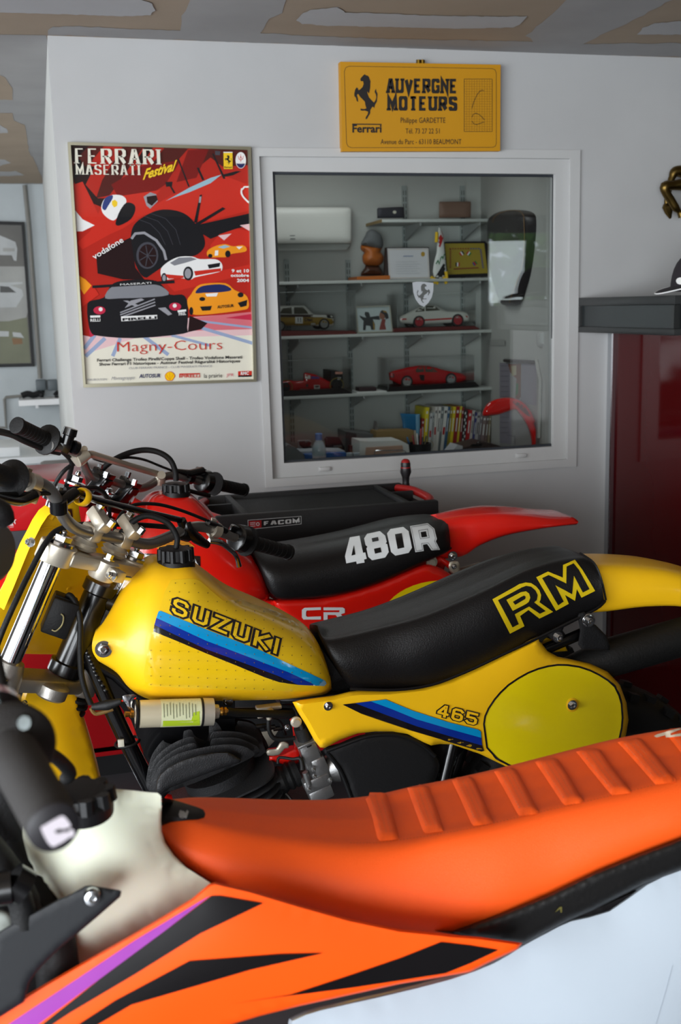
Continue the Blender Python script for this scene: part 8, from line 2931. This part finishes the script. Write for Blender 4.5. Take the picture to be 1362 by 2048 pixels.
# grip on the near end of the handlebar
gk0, gk1 = W(22, 1500, .745), W(107, 1652, .625)
dk_ = (gk1 - gk0).normalized()
gkm = mat('dimpled_grip_rubber', (32, 29, 28), .75, bump=.4, scale=900, kind='voronoi')
b = MB()
b.lathe(gk0, dk_, [(-.012, .02), (-.01, .031), (-.004, .032), (0, .030), (.006, .0175), ((gk1 - gk0).length - .004, .0158), ((gk1 - gk0).length, .0148), ((gk1 - gk0).length + .0005, .004)], 36)
b.build('grip', gkm, ok)
b = MB()
b.lathe(gk1 + dk_ * .0002, dk_, [(0, .0155), (.002, .0152), (.003, .014), (.003, .002)], 32)
b.build('grip_end', mat('grip_end_black', (30, 28, 32), .5), ok)
gp_ = (gk1 + dk_ * .0036, dk_)
lo_ = smooth_loop(cK([(375, 262), (400, 235), (540, 155), (585, 150), (625, 195), (648, 240), (600, 262), (560, 268), (545, 262), (500, 285), (520, 305), (560, 300), (610, 290), (640, 340), (500, 425), (465, 418), (425, 370)]), 2)
flat('grip_logo', [([lo_], 0), ([cK([(500, 280), (548, 260), (560, 285), (518, 308)])], 1), ([ell(*cK([(650, 300)])[0], 6.5, 8, 16)], 0)], 0, [mat('logo_white', (214, 206, 214), .5), kblk], ok, plane=gp_, off=0)
b = MB()
b.tube([gk0 - dk_ * .01, gk0 - dk_ * .12, gk0 - dk_ * .16 + Vector((-.05, .02, .0)), Vector((-.22, 1.0, 1.13)), Vector((-.24, 1.25, 1.13)), Vector((-.3, 1.5, 1.2)), Vector((-.34, 1.62, 1.2))], .011, 12)
b.build('handlebar', blackg, ok)
b = MB()
q = W(-15, 1445, .80)
b.lathe(q, dk_, [(-.01, .026), (.006, .026)], 24)
b.tube([W(-60, 1400, .85), W(-10, 1437, .79), W(20, 1446, .76), W(48, 1446, .74)], [.008, .008, .006, .005], 10)
b.build('clutch_perch', steel, ok)
b = MB()
b.tube([W(-80, 1180, .98), W(-20, 1280, .9), W(0, 1350, .86), W(10, 1400, .84), W(14, 1440, .83)], .0045, 10, sm=4)
b.build('clutch_hose', rubber, ok)
b = MB()
b.tube([W(-90, 1010, 1.3), W(-30, 1015, 1.3), W(2, 1030, 1.3), W(16, 1050, 1.3)], [.014, .016, .016, .008], 12, sm=3)
b.build('far_hand_lever', rubber, ok)
b = MB()
b.lathe(W(-14, 1102, 1.35), (.85, -.5, 0), [(-.01, .034), (.006, .036), (.012, .030), (.013, .01)], 28)
b.build('far_bar_end', mat('dull_steel', (130, 130, 128), .35, metal=.8), ok)
# radiator, frame and hoses at the left edge
b = MB()
b.tube([W(-40, 1560, 1.12), W(20, 1680, 1.1), W(80, 1790, 1.08), W(110, 1900, 1.05), W(130, 2050, 1.05), W(200, 2300, 1.05)], .022, 14, sm=3)
b.tube([W(-60, 1650, 1.05), W(0, 1720, 1.05), W(50, 1800, 1.04), W(60, 1880, 1.03)], .014, 12, sm=3)
b.tube([W(-60, 1790, 1.0), W(10, 1775, 1.0), W(40, 1800, 1.0), W(48, 1850, 1.0)], .012, 12, sm=3)
b.build('frame_and_hoses', rubber, ok)
b = MB()
b.lathe(W(38, 1768, .99), (.8, 0, -.7), [(-.008, .0165), (.008, .0165)], 20)
b.lathe(W(10, 1775, .985), (.9, 0, 0), [(-.006, .0155), (.006, .0155)], 20)
b.build('hose_clamp', blackg, ok)
b = MB()
b.obox(W(-30, 1720, 1.16), (1, 0, .2), (0, 1, 0), (-.25, 0, 1), .12, .16, .3, .01)
b.build('radiator', blackm, ok)
pillow('cooling_fan_guard', ell(-6, 1858, 42, 40, 24), MK - .13, mat('pale_casting', (150, 156, 150), .5), ok, depth=.01, rad=12, thick=.03, step=6)
# lower machine out of the frame
b = MB()
b.obox((.36, MK, .42), (1, 0, 0), (0, 1, 0), (-.2, 0, 1), .34, .2, .36, .04)
b.build('engine', blackm, ok)
b = MB()
b.tube([W(60, 1700, MK), (-.02, MK, .55), (.15, MK, .24), (.55, MK, .24), (.62, MK, .6), (.5, MK, .82), (.1, MK, .9)], .022, 12)
b.build('frame_cradle', org, ok)
b = MB()
for s_ in (-1, 1):
    b.tube([(-.17, MK + s_ * .1, 1.02), (-.28, MK + s_ * .1, .75), (-.43, MK + s_ * .09, .35)], [.026, .026, .022], 14)
b.build('fork_legs', blackm, ok)
wheel(ok, (-.44, MK, .345), .345, MK, .08, knobs=True)
wheel(ok, (1.05, MK, .335), .335, MK, .12, knobs=True)
b = MB()
for s_ in (-1, 1):
    b.tube([(1.05, MK + s_ * .1, .335), (.55, MK + s_ * .1, .42)], .02, 10)
b.build('swingarm', alu, ok)
